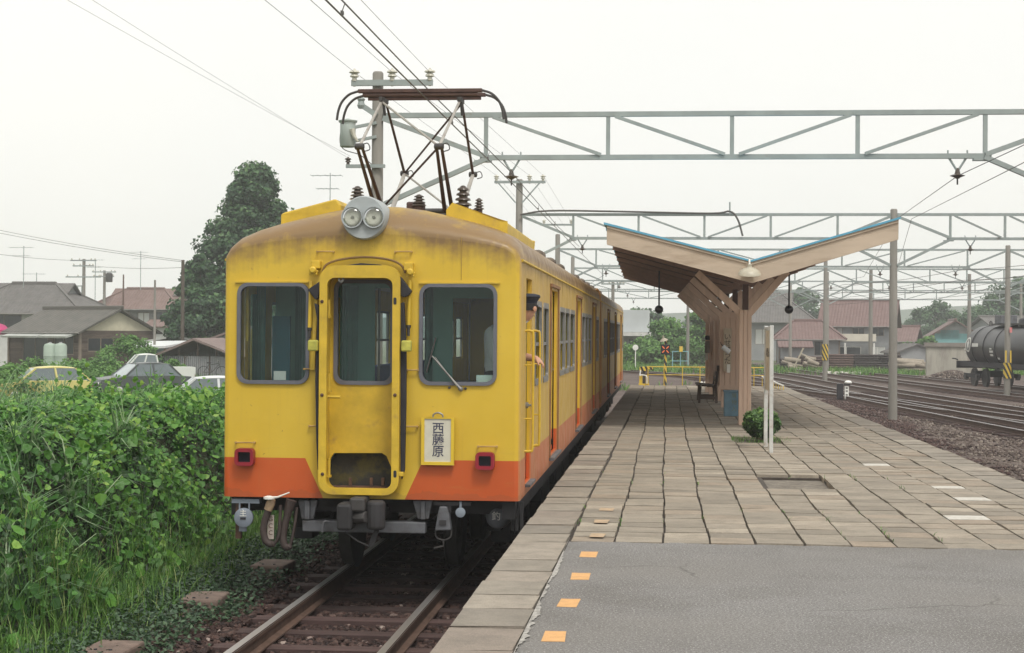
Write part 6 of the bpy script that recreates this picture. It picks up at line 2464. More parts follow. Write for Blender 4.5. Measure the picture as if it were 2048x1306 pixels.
def house(name, label, o, rz, w, L, zg, ze, zr, wallm, roofm, gablem=None, over=.45, hip=0.0, wins=(), ridge=True, group=None, gablet=False, cat='house'):
    """local x 0..w, local y 0..L, ridge along y.  Walls: S (y=0), N (y=L), W (x=0), E (x=w)"""
    t = thing(name, (o[0], o[1], 0), label, cat, group, rz)
    FR = {'S': ((0, 0, 0), (1, 0, 0), (0, -1, 0), w), 'N': ((0, L, 0), (1, 0, 0), (0, 1, 0), w), 'W': ((0, 0, 0), (0, 1, 0), (-1, 0, 0), L), 'E': ((w, 0, 0), (0, 1, 0), (1, 0, 0), L)}
    hs = [q for q in wins]
    for k, (oo, ax, nr, ln) in FR.items():
        hl_ = [rect(a, b, c, d) for wl_, a, b, c, d, *_ in hs if wl_ == k]
        gbl = (not hip) and k in 'SN'
        out = [(0, zg), (ln, zg), (ln, ze)] + ([(ln / 2, zr - .08)] if gbl and not gablem else []) + [(0, ze)]
        g = G()
        e = .12 if k in 'SN' else 0
        if k in 'WE':
            out = [(.12, zg), (ln - .12, zg), (ln - .12, ze), (.12, ze)]
        g.plate(out, hl_, oo, ax, (0, 0, 1), tuple(-c * .12 for c in nr))
        g.obj('wall', wallm, t)
        if gbl and gablem:
            g = G()
            g.plate([(0, ze + .002), (ln, ze + .002), (ln / 2, zr - .08)], [], oo, ax, (0, 0, 1), tuple(-c * .12 for c in nr))
            g.obj('gable', gablem, t)
    for wl_, a, b, c, d, *rest in hs:
        oo, ax, nr, ln = FR[wl_]
        pm = rest[0] if rest else Mt['dkpane']
        oo, ax, nr = V3(oo), V3(ax), V3(nr)
        g = G()
        g.plate(rect(a + .01, b - .01, c + .01, d - .01), [rect(a + .06, b - .06, c + .06, d - .06)], oo - nr * .02, ax, (0, 0, 1), -nr * .05)
        m_ = (a + b) / 2
        g.plate(rect(m_ - .03, m_ + .03, c + .061, d - .061), [], oo - nr * .02, ax, (0, 0, 1), -nr * .05)
        f = g.obj('window_frame', rest[1] if len(rest) > 1 else Mt['wframe'], t)
        g = G()
        g.plate(rect(a + .02, b - .02, c + .02, d - .02), [], oo - nr * .05, ax, (0, 0, 1), -nr * .02)
        g.obj('pane', pm, f)
    s = (zr - ze) / (w / 2)
    e0, e1 = -over, w + over
    zl = ze - over * s
    y0, y1 = -over, L + over
    h0, h1 = (y0 + hip + over, y1 - hip - over) if hip else (y0, y1)
    z9 = zr + .05
    A, Bq, Cc, D = (e0, y0, zl), (e1, y0, zl), (e1, y1, zl), (e0, y1, zl)
    R0, R1 = (w / 2, h0, z9), (w / 2, h1, z9)
    uvquad(None, 'roof_slope', roofm, t, [[Bq, Cc, R1, R0]])
    uvquad(None, 'roof_slope', roofm, t, [[D, A, R0, R1]])
    if hip:
        uvquad(None, 'roof_slope', roofm, t, [[A, Bq, R0]])
        uvquad(None, 'roof_slope', roofm, t, [[Cc, D, R1]])
    for xe in (e0 - .05, e1 + .05):
        G().tube([(xe, y0, zl + .0), (xe, y1, zl - .03)], .055, 6).obj('gutter', Mt['gutter'], t)
    for cx_, cy_ in ((-.02, -.02), (w + .02, -.02), (-.02, L + .02), (w + .02, L + .02)):
        G().bx(cx_ - .07, cx_ + .07, cy_ - .07, cy_ + .07, zg, ze - .02).obj('corner_post', Mt['wframe'], t)
    if ridge:
        g = G()
        g.bar((w / 2, h0 - .05, z9 + .1), (w / 2, h1 + .05, z9 + .1), .3, .28)
        g.obj('ridge_cap', roofm, t, bev=.06)
        if hip:
            for c, r_ in ((A, R0), (Bq, R0), (Cc, R1), (D, R1)):
                g = G()
                g.bar(V3(c) + V3((0, 0, .08)), V3(r_) + V3((0, 0, .08)), .2, .16)
                g.obj('hip_cap', roofm, t)
    if gablet:                          # small gable set into the hip on the near ends
        for yy, sg in ((h0, -1), (h1, 1)):
            hh = (zr - ze) * .45
            ww = hh / s
            zz0 = z9 - hh
            ye = yy + sg * (hip * .42)
            g = G()
            g.plate([(w / 2 - ww, zz0), (w / 2 + ww, zz0), (w / 2, z9)], [], (0, ye, 0), (1, 0, 0), (0, 0, 1), (0, -sg * .1, 0))
            g.obj('gablet', gablem or wallm, t)
            rq = [[(w / 2 + ww + .25, ye + sg * .3, zz0 - .18), (w / 2 + ww + .25, yy, zz0 - .18), (w / 2, yy, z9 + .06), (w / 2, ye + sg * .3, z9 + .06)],
                  [(w / 2 - ww - .25, yy, zz0 - .18), (w / 2 - ww - .25, ye + sg * .3, zz0 - .18), (w / 2, ye + sg * .3, z9 + .06), (w / 2, yy, z9 + .06)]]
            if sg > 0:
                rq = [[r_[1], r_[0], r_[3], r_[2]] for r_ in rq]
            uvquad(None, 'gablet_roof', roofm, t, rq)
    return t


def at(u, v, Y):
    return py(u, v, Y)


greyt = tilemat('grey_roof_tile', (.095, .09, .087), (.15, .14, .135))
dkt = tilemat('dark_cement_tile', (.07, .068, .06), (.13, .12, .105), 2.6)
brt = tilemat('brown_roof_tile', (.15, .09, .078), (.20, .135, .12))
redt = tilemat('red_roof_tile', (.14, .082, .076), (.185, .12, .112))
woodw = plankmat('brown_plank_wall', (.085, .06, .05), (.16, .12, .10))
greyw = plankmat('grey_plank_wall', (.16, .155, .15), (.23, .225, .22), 3.5)
creamw = M('cream_plaster', (.50, .47, .36), .85, v=.1, s=2, b=.15)
whitew = M('white_plaster', (.56, .57, .56), .85, v=.1, s=1.5, b=.1, stain=(.35, .34, .31), sf=(.6, .85), ss=1)
gryw = M('grey_plaster', (.26, .27, .28), .85, v=.12, s=1, b=.1, stain=(.17, .17, .17), ss=1)

# A: low wooden house with cream gable
YA = 96
c0 = at(160, 700, YA)
ang = math.radians(60)
zeA, zrA = at(160, 661, YA).z, at(228, 620, 98).z
house('wooden_house', 'low brown plank house with cream gable and grey tile roof', (c0.x, YA), ang, 6.0, 6.9, -1.3, zeA, zrA, woodw, dkt, creamw, over=.35,
      wins=(('S', .6, 2.7, .2, 1.1, Mt['dkpane']), ('W', .6, 2.5, .0, 1.2), ('W', 3.1, 5.6, -.6, 1.2, Mt['dkpane'])))
t = thing('lean_to', (c0.x, YA, 0), 'narrow tin eave roofs on the long side of the wooden house', 'roof', rz=ang)
for a, b in ((.2, 2.8), (3.0, 6.5)):
    uvquad(None, 'tin_sheet', M('pale_tin', (.36, .38, .36), .5, v=.15), t, [[(-.95, b, zeA - .42), (-.95, a, zeA - .42), (-.12, a, zeA - .22), (-.12, b, zeA - .22)]])
# the smaller roof on the right of its gable
p = at(275, 675, 97)
house('wooden_annex', 'small plank annex with thin white-edged roof beside the cream gable', (p.x - .4, 99), math.radians(8), 4.1, 2.6, -1.3, at(290, 684, 99).z, at(290, 674, 99).z, woodw, M('tin_roof', (.42, .43, .42), .5, v=.1), over=.3, ridge=False)
# low white corrugated canopy
t = thing('carport_roof', (0, 0, 0), 'flat white tin canopy on thin posts before the plank house', 'shelter')
q = [at(228, 697, 88), at(330, 694, 88), at(392, 683, 94), at(290, 684, 94)]
uvquad(None, 'roof_sheet', M('white_tin', (.60, .62, .63), .5, v=.06, s=4), t, [q])
for pq in (q[0], q[1], q[2]):
    g = G()
    g.cyl((pq.x, pq.y, -1.3), (pq.x, pq.y, pq.z - .07), .05, n=8)
    g.obj('post', Mt['dkwood'], t)
g = G()
a, b = at(270, 700, 93), at(375, 700, 93)
g.bx(a.x, b.x, 94.2, 94.3, -1.3, a.z + .1)
g.obj('back_panel', M('blue_grey_sheet', (.19, .26, .28), .7, v=.12), t)

# B: two-storey brown roof house
YB = 150
pa = at(188, 640, YB)
pb = at(352, 640, YB)
WB = 6.5
zeB, zrB = at(270, 612, YB).z, at(270, 580, YB + 3).z
tB = house('tiled_house', 'two-storey house with brown hipped tile roof behind the plank house', (pb.x, YB), math.radians(90), WB, pb.x - pa.x, -1.3, zeB, zrB, greyw, brt, whitew, over=.7, hip=2.2, gablet=True,
           wins=(('W', .6, 2.0, 1.6, 3.4), ('W', 2.6, 3.8, 1.8, 3.3, Mt['shoji']), ('W', 4.6, 6.0, 1.6, 3.4), ('S', .8, 2.6, 1.8, 3.3, Mt['shoji'])))
# its ground-floor pent roof
t = thing('pent_roof', (0, 0, 0), 'brown tiled pent roof before the two-storey hipped house', 'roof')
a, b = at(290, 645, 147), at(372, 645, 147)
uvquad(None, 'roof_slope', brt, t, [[(a.x, 146, at(300, 654, 146).z), (b.x + 1, 146, at(300, 654, 146).z), (b.x + 1, 148.5, at(300, 640, 148).z), (a.x, 148.5, at(300, 640, 148).z)]])
G().bx(a.x + .3, b.x + .7, 146.6, 148.4, -1.3, at(300, 655, 146).z).obj('wall', whitew, t)

# C: grey-roofed house at the left edge
YC_ = 118
pa, pb = at(-90, 640, YC_), at(150, 640, YC_)
house('tiled_house', 'large grey tile roofed house with pale wall at the left edge', (pb.x, YC_), math.radians(90), 7.5, pb.x - pa.x, -1.3, at(60, 616, YC_).z, at(60, 570, YC_ + 3.5).z, whitew, greyt, gryw, over=.9, hip=3.0, gablet=True,
      wins=(('W', 1.4, 3.0, 1.5, 2.7), ('W', 4.2, 7.0, 1.5, 2.7)))
# roof monitor and chimney on the left houses
p = at(103, 585, 125)
t = thing('chimney', (p.x, 125, 2.5), 'small square brick chimney with cap between the left roofs', 'chimney')
G().bx(-.22, .22, -.22, .22, 0, p.z - 2.5 + .1).obj('stack', M('chimney_brick', (.20, .13, .10), .9, v=.2), t)
G().bx(-.3, .3, -.3, .3, p.z - 2.4, p.z - 2.25).obj('cap', gryw, t)
G().lathe([(.16, 0), (.16, .25), (.24, .27), (.02, .4)], (0, 0, p.z - 2.25), (0, 0, 1), 10).obj('cowl', Mt['steel'], t)
p = at(6, 660, 100)
t = tag(G().lathe([(1.0, 0), (.98, .3), (.7, .6), (.3, .75), (.02, .8)], (0, 0, 0), (0, 0, 1), 20).obj('awning_dome', M('magenta_cloth', (.42, .03, .14), .7), smooth=True, loc=(p.x - .6, 100, p.z - .3)), 'magenta rounded awning at the left picture edge', 'awning')

# corrugated shed close to the train
YS = 86
corr, nt, lk, B = nodes('corrugated_iron')
co = coords(nt, lk)
sp = nt.new('ShaderNodeSeparateXYZ')
lk.new(co, sp.inputs[0])
wv = mth(nt, lk, 'SINE', mth(nt, lk, 'MULTIPLY', sp.outputs[0], 55.0))
col = mixc(nt, lk, ramp(nt, lk, noise(nt, lk, co, .9, 5), ((.3, 0.), (.7, 1.))), (.22, .23, .245), (.30, .31, .33))
col = mixc(nt, lk, ramp(nt, lk, noise(nt, lk, coords(nt, lk, (3, 3, .6)), 1.5, 6), ((.55, 0.), (.8, .7))), col, (.20, .13, .10))
lk.new(col, B.inputs['Base Color'])
B.inputs['Roughness'].default_value = .6
bump(nt, lk, B, wv, .8, .03)
pa, pb = at(321, 720, YS), at(470, 720, YS)
zes, zrs = at(330, 712, YS).z, at(392, 678, YS).z
t = thing('corrugated_shed', (0, 0, 0), 'grey corrugated iron shed with open gable beside the parked pickup', 'shed')
for q in range(3):
    x0, x1 = pa.x + (pb.x - pa.x) * q / 3, pa.x + (pb.x - pa.x) * (q + 1) / 3 - .05
    G().bx(x0, x1, YS, YS + .05, -1.3, zes).obj('wall_sheet', corr, t)
    G().bx(x1, x1 + .06, YS - .03, YS + .06, -1.3, zes + .03).obj('wall_post', Mt['dkwood'], t)
G().bx(pa.x, pa.x + .05, YS + .06, YS + 5, -1.3, zes).obj('side_wall', corr, t)
G().bx(pa.x + .1, pb.x, YS + 4.9, YS + 5, -1.3, zrs - .2).obj('back_wall', corr, t)
xm = at(392, 690, YS).x
tin = M('rusty_tin_roof', (.20, .15, .14), .7, v=.25, s=2, stain=(.12, .07, .06), ss=2)
for (xe, xr_, z0, z1) in ((pa.x - .4, xm, zes - .06, zrs), (pb.x + .4, xm, zes - .06, zrs)):
    q = [(xe, YS - .5, z0), (xe, YS + 5.3, z0), (xr_, YS + 5.3, z1), (xr_, YS - .5, z1)]
    if xe < xr_:
        q = [q[1], q[0], q[3], q[2]]
    uvquad(None, 'roof_sheet', tin, t, [q])
for f in (.25, .5, .75):
    x = pa.x + (pb.x - pa.x) * f
    zt_ = zrs - abs(x - xm) / (xm - pa.x if x < xm else pb.x - xm) * (zrs - zes) - .1
    if zt_ > zes + .08:
        G().bx(x - .04, x + .04, YS + .0, YS + .06, zes + .04, zt_).obj('gable_stud', Mt['dkwood'], t)
G().bar((pa.x - .3, YS - .35, zes - .02), (xm, YS - .35, zrs - .09), .06, .08).obj('barge_board', Mt['dkwood'], t)
G().bar((pb.x + .3, YS - .35, zes - .02), (xm, YS - .35, zrs - .09), .06, .08).obj('barge_board', Mt['dkwood'], t)
# taller roof behind it
p = at(440, 660, 98)
house('shed_behind', 'taller brown roofed shed behind the corrugated shed', (at(398, 690, 98).x, 97), math.radians(-12), 7.0, 5, -1.3, at(420, 690, 98).z, at(440, 655, 98).z, gryw, tin, over=.3, ridge=False, cat='shed')

# water tanks
for k, (u, lab) in enumerate(((100, 'left of the two pale green water tanks'), (121, 'right of the two pale green water tanks'))):
    p = at(u, 720, 88)
    z1 = at(u, 686, 88).z
    t = thing('water_tank', (p.x, 88, -1.3), lab + ' before the plank house', 'tank', 'pale green water tanks')
    h = z1 + 1.3
    G().lathe([(.34, 0), (.36, .04), (.36, h * .3), (.375, h * .32), (.36, h * .34), (.36, h * .63), (.375, h * .65), (.36, h * .67), (.36, h * .9), (.3, h * .97), (.05, h)], (0, 0, 0), (0, 0, 1), 20).obj('shell', M('pale_green_tank', (.34, .42, .36), .6, v=.12, s=2), t, smooth=True)
    G().lathe([(.1, 0), (.1, .05), (.05, .08)], (0, 0, h - .03), (0, 0, 1), 12).obj('cap', gryw, t)

# ================================================================== poles and aerials on the left
def upole(u, v0, Y, lab, arms=(), r=.12, zb=-1.3, leaf=False, mat='conc_pole', cat='pole', v1=None):
    x = at(u, v0, Y).x
    z1 = at(u, v0, Y).z
    t = thing('utility_pole', (x, Y, zb), lab, cat)
    G().tube([(0, 0, 0), (0, 0, z1 - zb)], [r, r * .75], 10).obj('shaft', Mt[mat], t, smooth=60)
    for (dv, w) in arms:
        z = at(u, v0 + dv, Y).z - zb
        c = G().bx(-w / 2, w / 2, -.16, -.1, z - .05, z + .05).obj('crossarm', Mt['steel'], t)
        for q in (-.45, -.15, .3, .45):
            G().lathe([(.03, 0), (.07, .04), (.05, .1), (.02, .14)], (w * q, -.13, z + .05), (0, 0, 1), 8).obj('insulator', Mt['porc'], c)
    return t


t = upole(168, 518, 128, 'tall utility pole with two crossarms between the left roofs', ((3, 2.2), (14, 1.8), (36, 3.0)), .17)
upole(209, 541, 150, 'utility pole with transformer above the brown hipped roof', ((3, 2.4), (12, 2.0)), .17)
p = at(212, 560, 149.7)
tag(G().lathe([(.3, 0), (.32, .1), (.32, .8), (.2, .9)], (0, 0, 0), (0, 0, 1), 12).obj('pole_transformer', Mt['dksteel'], smooth=True, loc=(p.x + .35, 149.6, p.z - .2)), 'dark transformer can on the pole above the hipped roof', 'transformer')
upole(366, 520, 95, 'dark slender utility pole among the branches of the leafy trees', (), .13, mat='bark')
upole(310, 560, 90, 'thin grey pole rising beside the brown hipped roof', (), .08)
upole(247, 549, 150, 'short dark chimney pipe above the brown roof ridge', (), .09, mat='rust', zb=4.0, cat='pipe')
p = at(155, 590, 170)
t = thing('billboard_frame', (p.x, 170, -1.3), 'small lattice sign frame far between the left roofs', 'frame')
zt_, zl_ = at(155, 572, 170).z + 1.3, at(155, 600, 170).z + 1.3
for e in (-.5, 0, .5):
    G().bx(e - .06, e + .06, -.06, .06, 0, zt_).obj('upright', Mt['steel'], t)
for f in (0, .5, 1):
    z = zl_ + (zt_ - zl_) * f
    G().bx(-.7, .7, -.1, -.06, z - .06, z + .06).obj('rail', Mt['steel'], t)


def aerial(u, v0, v1, Y, lab, n=5, w=1.1):
    a, b = at(u, v0, Y), at(u, v1, Y)
    t = thing('television_aerial', (b.x, Y, b.z), lab, 'aerial')
    h = a.z - b.z
    G().cyl((0, 0, 0), (0, 0, h), .022 * Y / 100 + .006, n=6).obj('mast', Mt['steel'], t)
    for dz, L in ((.12, 1.0), (.75, .7)):
        c = G().bar((-w * L, 0, h - dz), (w * L * .6, 0, h - dz), .03, .03).obj('boom', Mt['steel'], t)
        for q in range(n):
            x = -w * L + 1.6 * w * L * q / (n - 1)
            G().bar((x, -.35, h - dz), (x, .35, h - dz), .018, .018).obj('element', Mt['steel'], c)
    return t


aerial(47, 492, 575, 118, 'tall television aerial on the grey roof at the left edge')
aerial(73, 545, 580, 124, 'short television aerial right of the left roof ridge')
aerial(190, 517, 618, 130, 'television aerial beside the tall utility pole')
aerial(281, 502, 580, 150, 'television aerial on the brown hipped roof')
aerial(660, 346, 420, 75, 'television aerial seen just above the train roof on the left', w=.9)
for k, (p0, p1, Y0, Y1, lab) in enumerate((((-40, 452), (366, 521), 110, 95, 'upper of the two long wires across the left sky'), ((-40, 458), (366, 524), 110, 95, 'lower of the two long wires across the left sky'),
                                           ((-40, 503), (168, 521), 110, 128, 'thin wire from the left edge to the tall utility pole'), ((168, 530), (366, 535), 128, 95, 'thin wire from the tall utility pole to the tree'))):
    wire([at(*p0, Y0), at(*p1, Y1)], .014, lab, sag=.15, name='village_wire')

# ================================================================== parked cars
def car_body(t, prof, cab, wid, paint, glassy, chrome_, wheels, zt=.55):
    """prof: lower body outline (x along the car, z); cab: greenhouse outline"""
    g = G()
    n = 5
    rows = []
    for k in range(n + 1):
        f = -1 + 2 * k / n
        rows.append(f)
    ys = (-wid, -wid * .96, -wid * .8, wid * .8, wid * .96, wid)
    ins = (.05, .015, 0, 0, .015, .05)
    vs, fs = [], []
    cx_ = sum(p[0] for p in prof) / len(prof)
    cz_ = sum(p[1] for p in prof) / len(prof)
    for y, i_ in zip(ys, ins):
        vs += [(p[0] - (p[0] - cx_) * i_ * .35, y, p[1] - (p[1] - cz_) * i_ * 1.2) for p in prof]
    m = len(prof)
    for r_ in range(len(ys) - 1):
        for k in range(m):
            fs.append((r_ * m + k, r_ * m + (k + 1) % m, (r_ + 1) * m + (k + 1) % m, (r_ + 1) * m + k))
    fs += [tuple(range(m - 1, -1, -1)), tuple(range((len(ys) - 1) * m, len(ys) * m))]
    g.add(vs, fs)
    g.obj('body', paint, t, smooth=30)
    # greenhouse: pillars and roof
    (x0, z0), (x1, z1), (x2, z2), (x3, z3) = cab          # front base, front top, rear top, rear base
    yb, yt = wid * .93, wid * .76
    c = [V3((x0, -yb, z0)), V3((x1, -yt, z1)), V3((x2, -yt, z2)), V3((x3, -yb, z3))]
    d = [V3((p.x, -p.y, p.z)) for p in c]
    g = G()
    nx = 6
    vs, fs = [], []
    for k in range(nx + 1):
        f = k / nx
        for j in range(5):
            q = -1 + 2 * j / 4
            vs.append((x1 + (x2 - x1) * f, yt * q, z1 + (z2 - z1) * f + .05 * math.sin(math.pi * f) + .035 * (1 - q * q)))
    for k in range(nx):
        for j in range(4):
            a = k * 5 + j
            fs.append((a, a + 1, a + 6, a + 5))
    g.add(vs, fs)
    ro = g.obj('roof', paint, t, smooth=True)
    so = ro.modifiers.new('thick', 'SOLIDIFY')
    so.thickness = .05
    for s_, e in ((-1, c), (1, d)):
        for a, b in ((e[0], e[1]), (e[3], e[2])):
            G().bar(a, b, .06, .06).obj('pillar', paint, t)
        mb = e[0].lerp(e[3], .52)
        mt_ = e[1].lerp(e[2], .48)
        G().bar(mb, mt_, .07, .05).obj('pillar', paint, t)
        for p0, p1, p2, p3 in ((e[0], mb, mt_, e[1]), (mb, e[3], e[2], mt_)):
            G().add([p0, p1, p2, p3], [(0, 1, 2, 3)]).obj('side_window', glassy, t)
    G().add([c[0], d[0], d[1], c[1]], [(0, 1, 2, 3)]).obj('windscreen', wsm, t)
    G().add([c[3], d[3], d[2], c[2]], [(0, 1, 2, 3)]).obj('rear_window', glassy, t)
    for wx in wheels:
        for s_ in (-1, 1):
            w_ = G().lathe([(.12, -.09), (.28, -.09), (.3, -.06), (.3, .06), (.28, .09), (.12, .09)], (wx, s_ * (wid - .1), .3), (0, 1, 0), 20).obj('wheel', Mt['black'], t, smooth=True)
            G().lathe([(.02, 0), (.17, .0), (.18, .015), (.1, .03), (.02, .035)], (wx, s_ * (wid - .1) + s_ * .09, .3), (0, s_, 0), 16).obj('hubcap', chrome_, w_, smooth=True)
    xf = max(p[0] for p in prof)
    xb = min(p[0] for p in prof)
    for s_ in (-1, 1):
        G().lathe([(.085, 0), (.08, .02), (.02, .04)], (xf - .02, s_ * wid * .72, zt + .05), (1, 0, 0), 14).obj('headlight', chrome_, t, smooth=True)
        G().box((xb + .0, s_ * wid * .75, zt + .05), (.04, .22, .12)).obj('tail_light', Mt['red'], t)
    G().box((xf + .02, 0, .42), (.08, wid * 1.9, .1)).obj('bumper', chrome_, t, bev=.02)
    G().box((xb - .02, 0, .42), (.08, wid * 1.9, .1)).obj('bumper', chrome_, t, bev=.02)


wsm = M('sky_tinted_windscreen', (.36, .41, .43), .05, v=.1, s=1, b=0)  # pale base colour stands for sky reflected in the tilted windscreen
cglass = M('car_glass', (.13, .16, .175), .06, v=.1, s=1, b=0)
chr_ = M('car_chrome', (.6, .6, .6), .2, .9, v=.05, b=0)
HATCH = [(1.85, .35), (1.88, .6), (1.75, .74), (.75, .88), (-1.55, .88), (-1.75, .8), (-1.8, .35), (-1.5, .22), (1.5, .22)]
SEDAN = [(2.1, .35), (2.14, .62), (2.05, .78), (.85, .93), (-1.15, .93), (-1.95, .88), (-2.1, .75), (-2.12, .38), (-1.8, .24), (1.8, .24)]


def paintm(name, c, r=.3):
    return M(name, c, r, v=.04, s=1, b=0)


ZG = -1.27
p = at(84, 780, 60)
t = thing('parked_car', (p.x, 60, -1.27), 'pale yellow hatchback parked behind the thicket, far left', 'car', 'cars parked behind the thicket', rz=math.radians(213))
car_body(t, HATCH, ((.95, .86), (.35, 1.34), (-1.15, 1.34), (-1.72, .86)), .75, paintm('pale_yellow_car', (.60, .54, .20)), cglass, chr_, (1.15, -1.1))
p = at(282, 780, 66)
t = thing('parked_car', (p.x, 66, -1.27), 'dark grey sedan parked behind the thicket in front of the white pickup', 'car', 'cars parked behind the thicket', rz=math.radians(222))
car_body(t, SEDAN, ((1.0, .91), (.40, 1.40), (-1.0, 1.40), (-1.5, .91)), .78, paintm('dark_grey_car', (.07, .08, .085)), cglass, chr_, (1.3, -1.25))
p = at(415, 790, 47)
t = thing('parked_car', (p.x, 47, -1.27), 'white sedan roof showing between the thicket and the train', 'car', 'cars parked behind the thicket', rz=math.radians(200))
car_body(t, SEDAN, ((1.0, .91), (.40, 1.40), (-1.0, 1.40), (-1.5, .91)), .78, paintm('white_car', (.62, .64, .66)), cglass, chr_, (1.3, -1.25))
# pickup
p = at(302, 760, 79)
t = thing('pickup_truck', (p.x, 79, -1.27), 'white pickup truck behind the dark grey sedan', 'truck', rz=math.radians(205))
PICK = [(2.1, .4), (2.12, .75), (2.0, .9), (1.1, 1.0), (-.30, 1.0), (-.32, .62), (-2.1, .6), (-2.1, .35), (1.8, .28)]
wp_ = paintm('white_truck', (.64, .66, .64))
car_body(t, PICK, ((1.25, .98), (.72, 1.58), (-.18, 1.58), (-.28, .98)), .78, wp_, cglass, chr_, (1.35, -1.3))
for s_ in (-1, 1):
    G().bx(-2.1, -.34, s_ * .74 - .03, s_ * .74 + .03, .605, .98).obj('bed_side', wp_, t)
G().bx(-2.13, -2.07, -.7, .7, .605, .98).obj('tailgate', wp_, t)
# bicycle leaning at the shed
p = at(420, 758, 84)
t = thing('bicycle', (p.x, 84.5, -1.3), 'small dark bicycle standing before the corrugated shed', 'bicycle')
for x in (-.5, .5):
    g = G()
    g.tube([(x + .32 * math.cos(a), 0, .62 + .32 * math.sin(a)) for a in np.linspace(0, 2 * math.pi, 21)], .018, 6)
    w_ = g.obj('wheel', Mt['black'], t)
    G().cyl((x, -.04, .62), (x, .04, .62), .03, n=8).obj('hub', Mt['alu'], w_)
for a, b in (((-.5, .62), (-.05, .62)), ((-.05, .62), (-.18, 1.08)), ((-.18, 1.08), (-.5, .62)), ((-.05, .62), (.35, 1.05)), ((-.16, 1.02), (.33, 1.1)), ((.5, .62), (.3, 1.25))):
    G().cyl((a[0], 0, a[1]), (b[0], 0, b[1]), .017, n=6).obj('tube', Mt['dksteel'], t)
G().box((-.2, 0, 1.13), (.24, .12, .06)).obj('saddle', Mt['black'], t, bev=.02)
G().tube([(.3, -.25, 1.22), (.3, 0, 1.27), (.3, .25, 1.22)], .014, 6).obj('handlebar', Mt['alu'], t)

# ================================================================== right-hand background
YH = 152
zg = -1.0
# two-storey red roof house, gable to the right
pl, pr_ = at(1650, 690, YH), at(1768, 690, YH)
zeH, zrH = at(1700, 646, YH).z, at(1700, 603, YH + 3.4).z
t = house('red_roof_house', 'two-storey house with long red tile roof and grey gable, right of centre', (pr_.x + .6, YH), math.radians(78), 6.6, (pr_.x - pl.x) + .8, -1.3, zeH, zrH, gryw, redt, gryw, over=.55,
          wins=(('W', .6, 1.7, 1.5, 2.3), ('W', 2.4, 3.5, 1.5, 2.3), ('W', 4.4, 5.5, 1.5, 2.3, Mt['shoji']), ('W', .5, 1.9, -.75, .5, Mt['shoji'], Mt['white']), ('W', 2.7, 5.4, -.75, .5, Mt['dkpane'], Mt['white'])))
t = thing('balcony', (0, 0, 0), 'long cream balcony on the red roof house', 'balcony')
a, b = at(1625, 682, YH - 1), at(1752, 668, YH - 1)
G().bx(a.x, b.x, YH - 1.1, YH - 1.0, a.z, b.z).obj('parapet', M('cream_board', (.55, .52, .44), .8, v=.06), t)
G().bx(a.x, b.x, YH - 1.0, YH - .02, a.z - .15, a.z - .01).obj('deck', gryw, t)
for u in (1630, 1690, 1748):
    x = at(u, 700, YH - 1).x
    G().bx(x - .07, x + .07, YH - 1.08, YH - .95, -1.3, a.z - .15).obj('post', Mt['white'], t)
# lower red roof wing on the left
pl, pr_ = at(1562, 700, YH - 4), at(1640, 700, YH - 4)
house('red_roof_annex', 'low red tile roofed wing left of the two-storey red house', (pr_.x + 1.6, YH - 5), math.radians(88), 5.5, pr_.x - pl.x + 1.8, -1.3, at(1600, 673, YH - 4).z, at(1600, 644, YH - 2).z, gryw, redt, gryw, over=.6, hip=1.4,
      wins=(('W', 1.0, 2.2, -.3, 1.0), ('W', 3.0, 4.4, -.3, 1.0)))
t = thing('tiled_eave', (0, 0, 0), 'narrow red tiled eave below the red roof wing', 'roof')
a, b = at(1555, 690, YH - 6), at(1625, 690, YH - 6)
uvquad(None, 'roof_slope', redt, t, [[(a.x, YH - 7.2, at(1590, 695, YH - 7).z), (b.x, YH - 7.2, at(1590, 695, YH - 7).z), (b.x, YH - 5.6, at(1590, 683, YH - 6).z), (a.x, YH - 5.6, at(1590, 683, YH - 6).z)]])
G().bx(a.x + .3, b.x - .2, YH - 6.6, YH - 5.8, -1.3, at(1590, 695, YH - 7).z).obj('wall', gryw, t)
# big grey-roofed hall behind the canopy
YG = 176
pl, pr_ = at(1470, 640, YG), at(1590, 640, YG)
house('grey_roof_hall', 'large grey tile roofed hall behind the canopy post', (pr_.x + 1.5, YG), math.radians(84), 10, pr_.x - pl.x + 2, -1.3, at(1540, 634, YG).z, at(1540, 584, YG + 5).z, gryw, greyt, whitew, over=1.0, hip=3.6, gablet=True,
      wins=(('W', 1.5, 3.0, .5, 2.2), ('W', 4.2, 5.8, .5, 2.2, Mt['shoji'])))
# small house with turquoise wall, gable to us
YT_ = 175
pl, pr_ = at(1868, 680, YT_), at(1952, 680, YT_)
tq = M('turquoise_wall', (.16, .36, .38), .8, v=.15, s=1)
house('turquoise_house', 'small gabled house with turquoise wall above the concrete wall', (pl.x, YT_), math.radians(-6), pr_.x - pl.x, 9, -1.3, at(1900, 667, YT_).z, at(1910, 642, YT_).z, tq, redt, gryw, over=.7,
      wins=(('S', .6, 2.6, 1.2, 2.2),))
house('grey_roof_house', 'long low grey roofed house behind the tank wagon', (at(1935, 680, 195).x, 195), math.radians(-70), 7, 11, -1.3, at(1960, 660, 195).z, at(1960, 636, 195).z, gryw, greyt, over=.6)
house('far_house', 'red roofed house half hidden right of the long red roof', (at(1830, 690, 170).x, 172), math.radians(75), 6, 6, -1.3, at(1850, 680, 170).z, at(1840, 655, 170).z, gryw, redt, over=.5)
house('low_store', 'low grey shed roof at the foot of the red house gable', (at(1798, 700, 146).x, 146), math.radians(10), 3.4, 4, -1.3, at(1815, 703, 146).z, at(1815, 689, 146).z, gryw, greyt, over=.3, ridge=False, cat='shed')
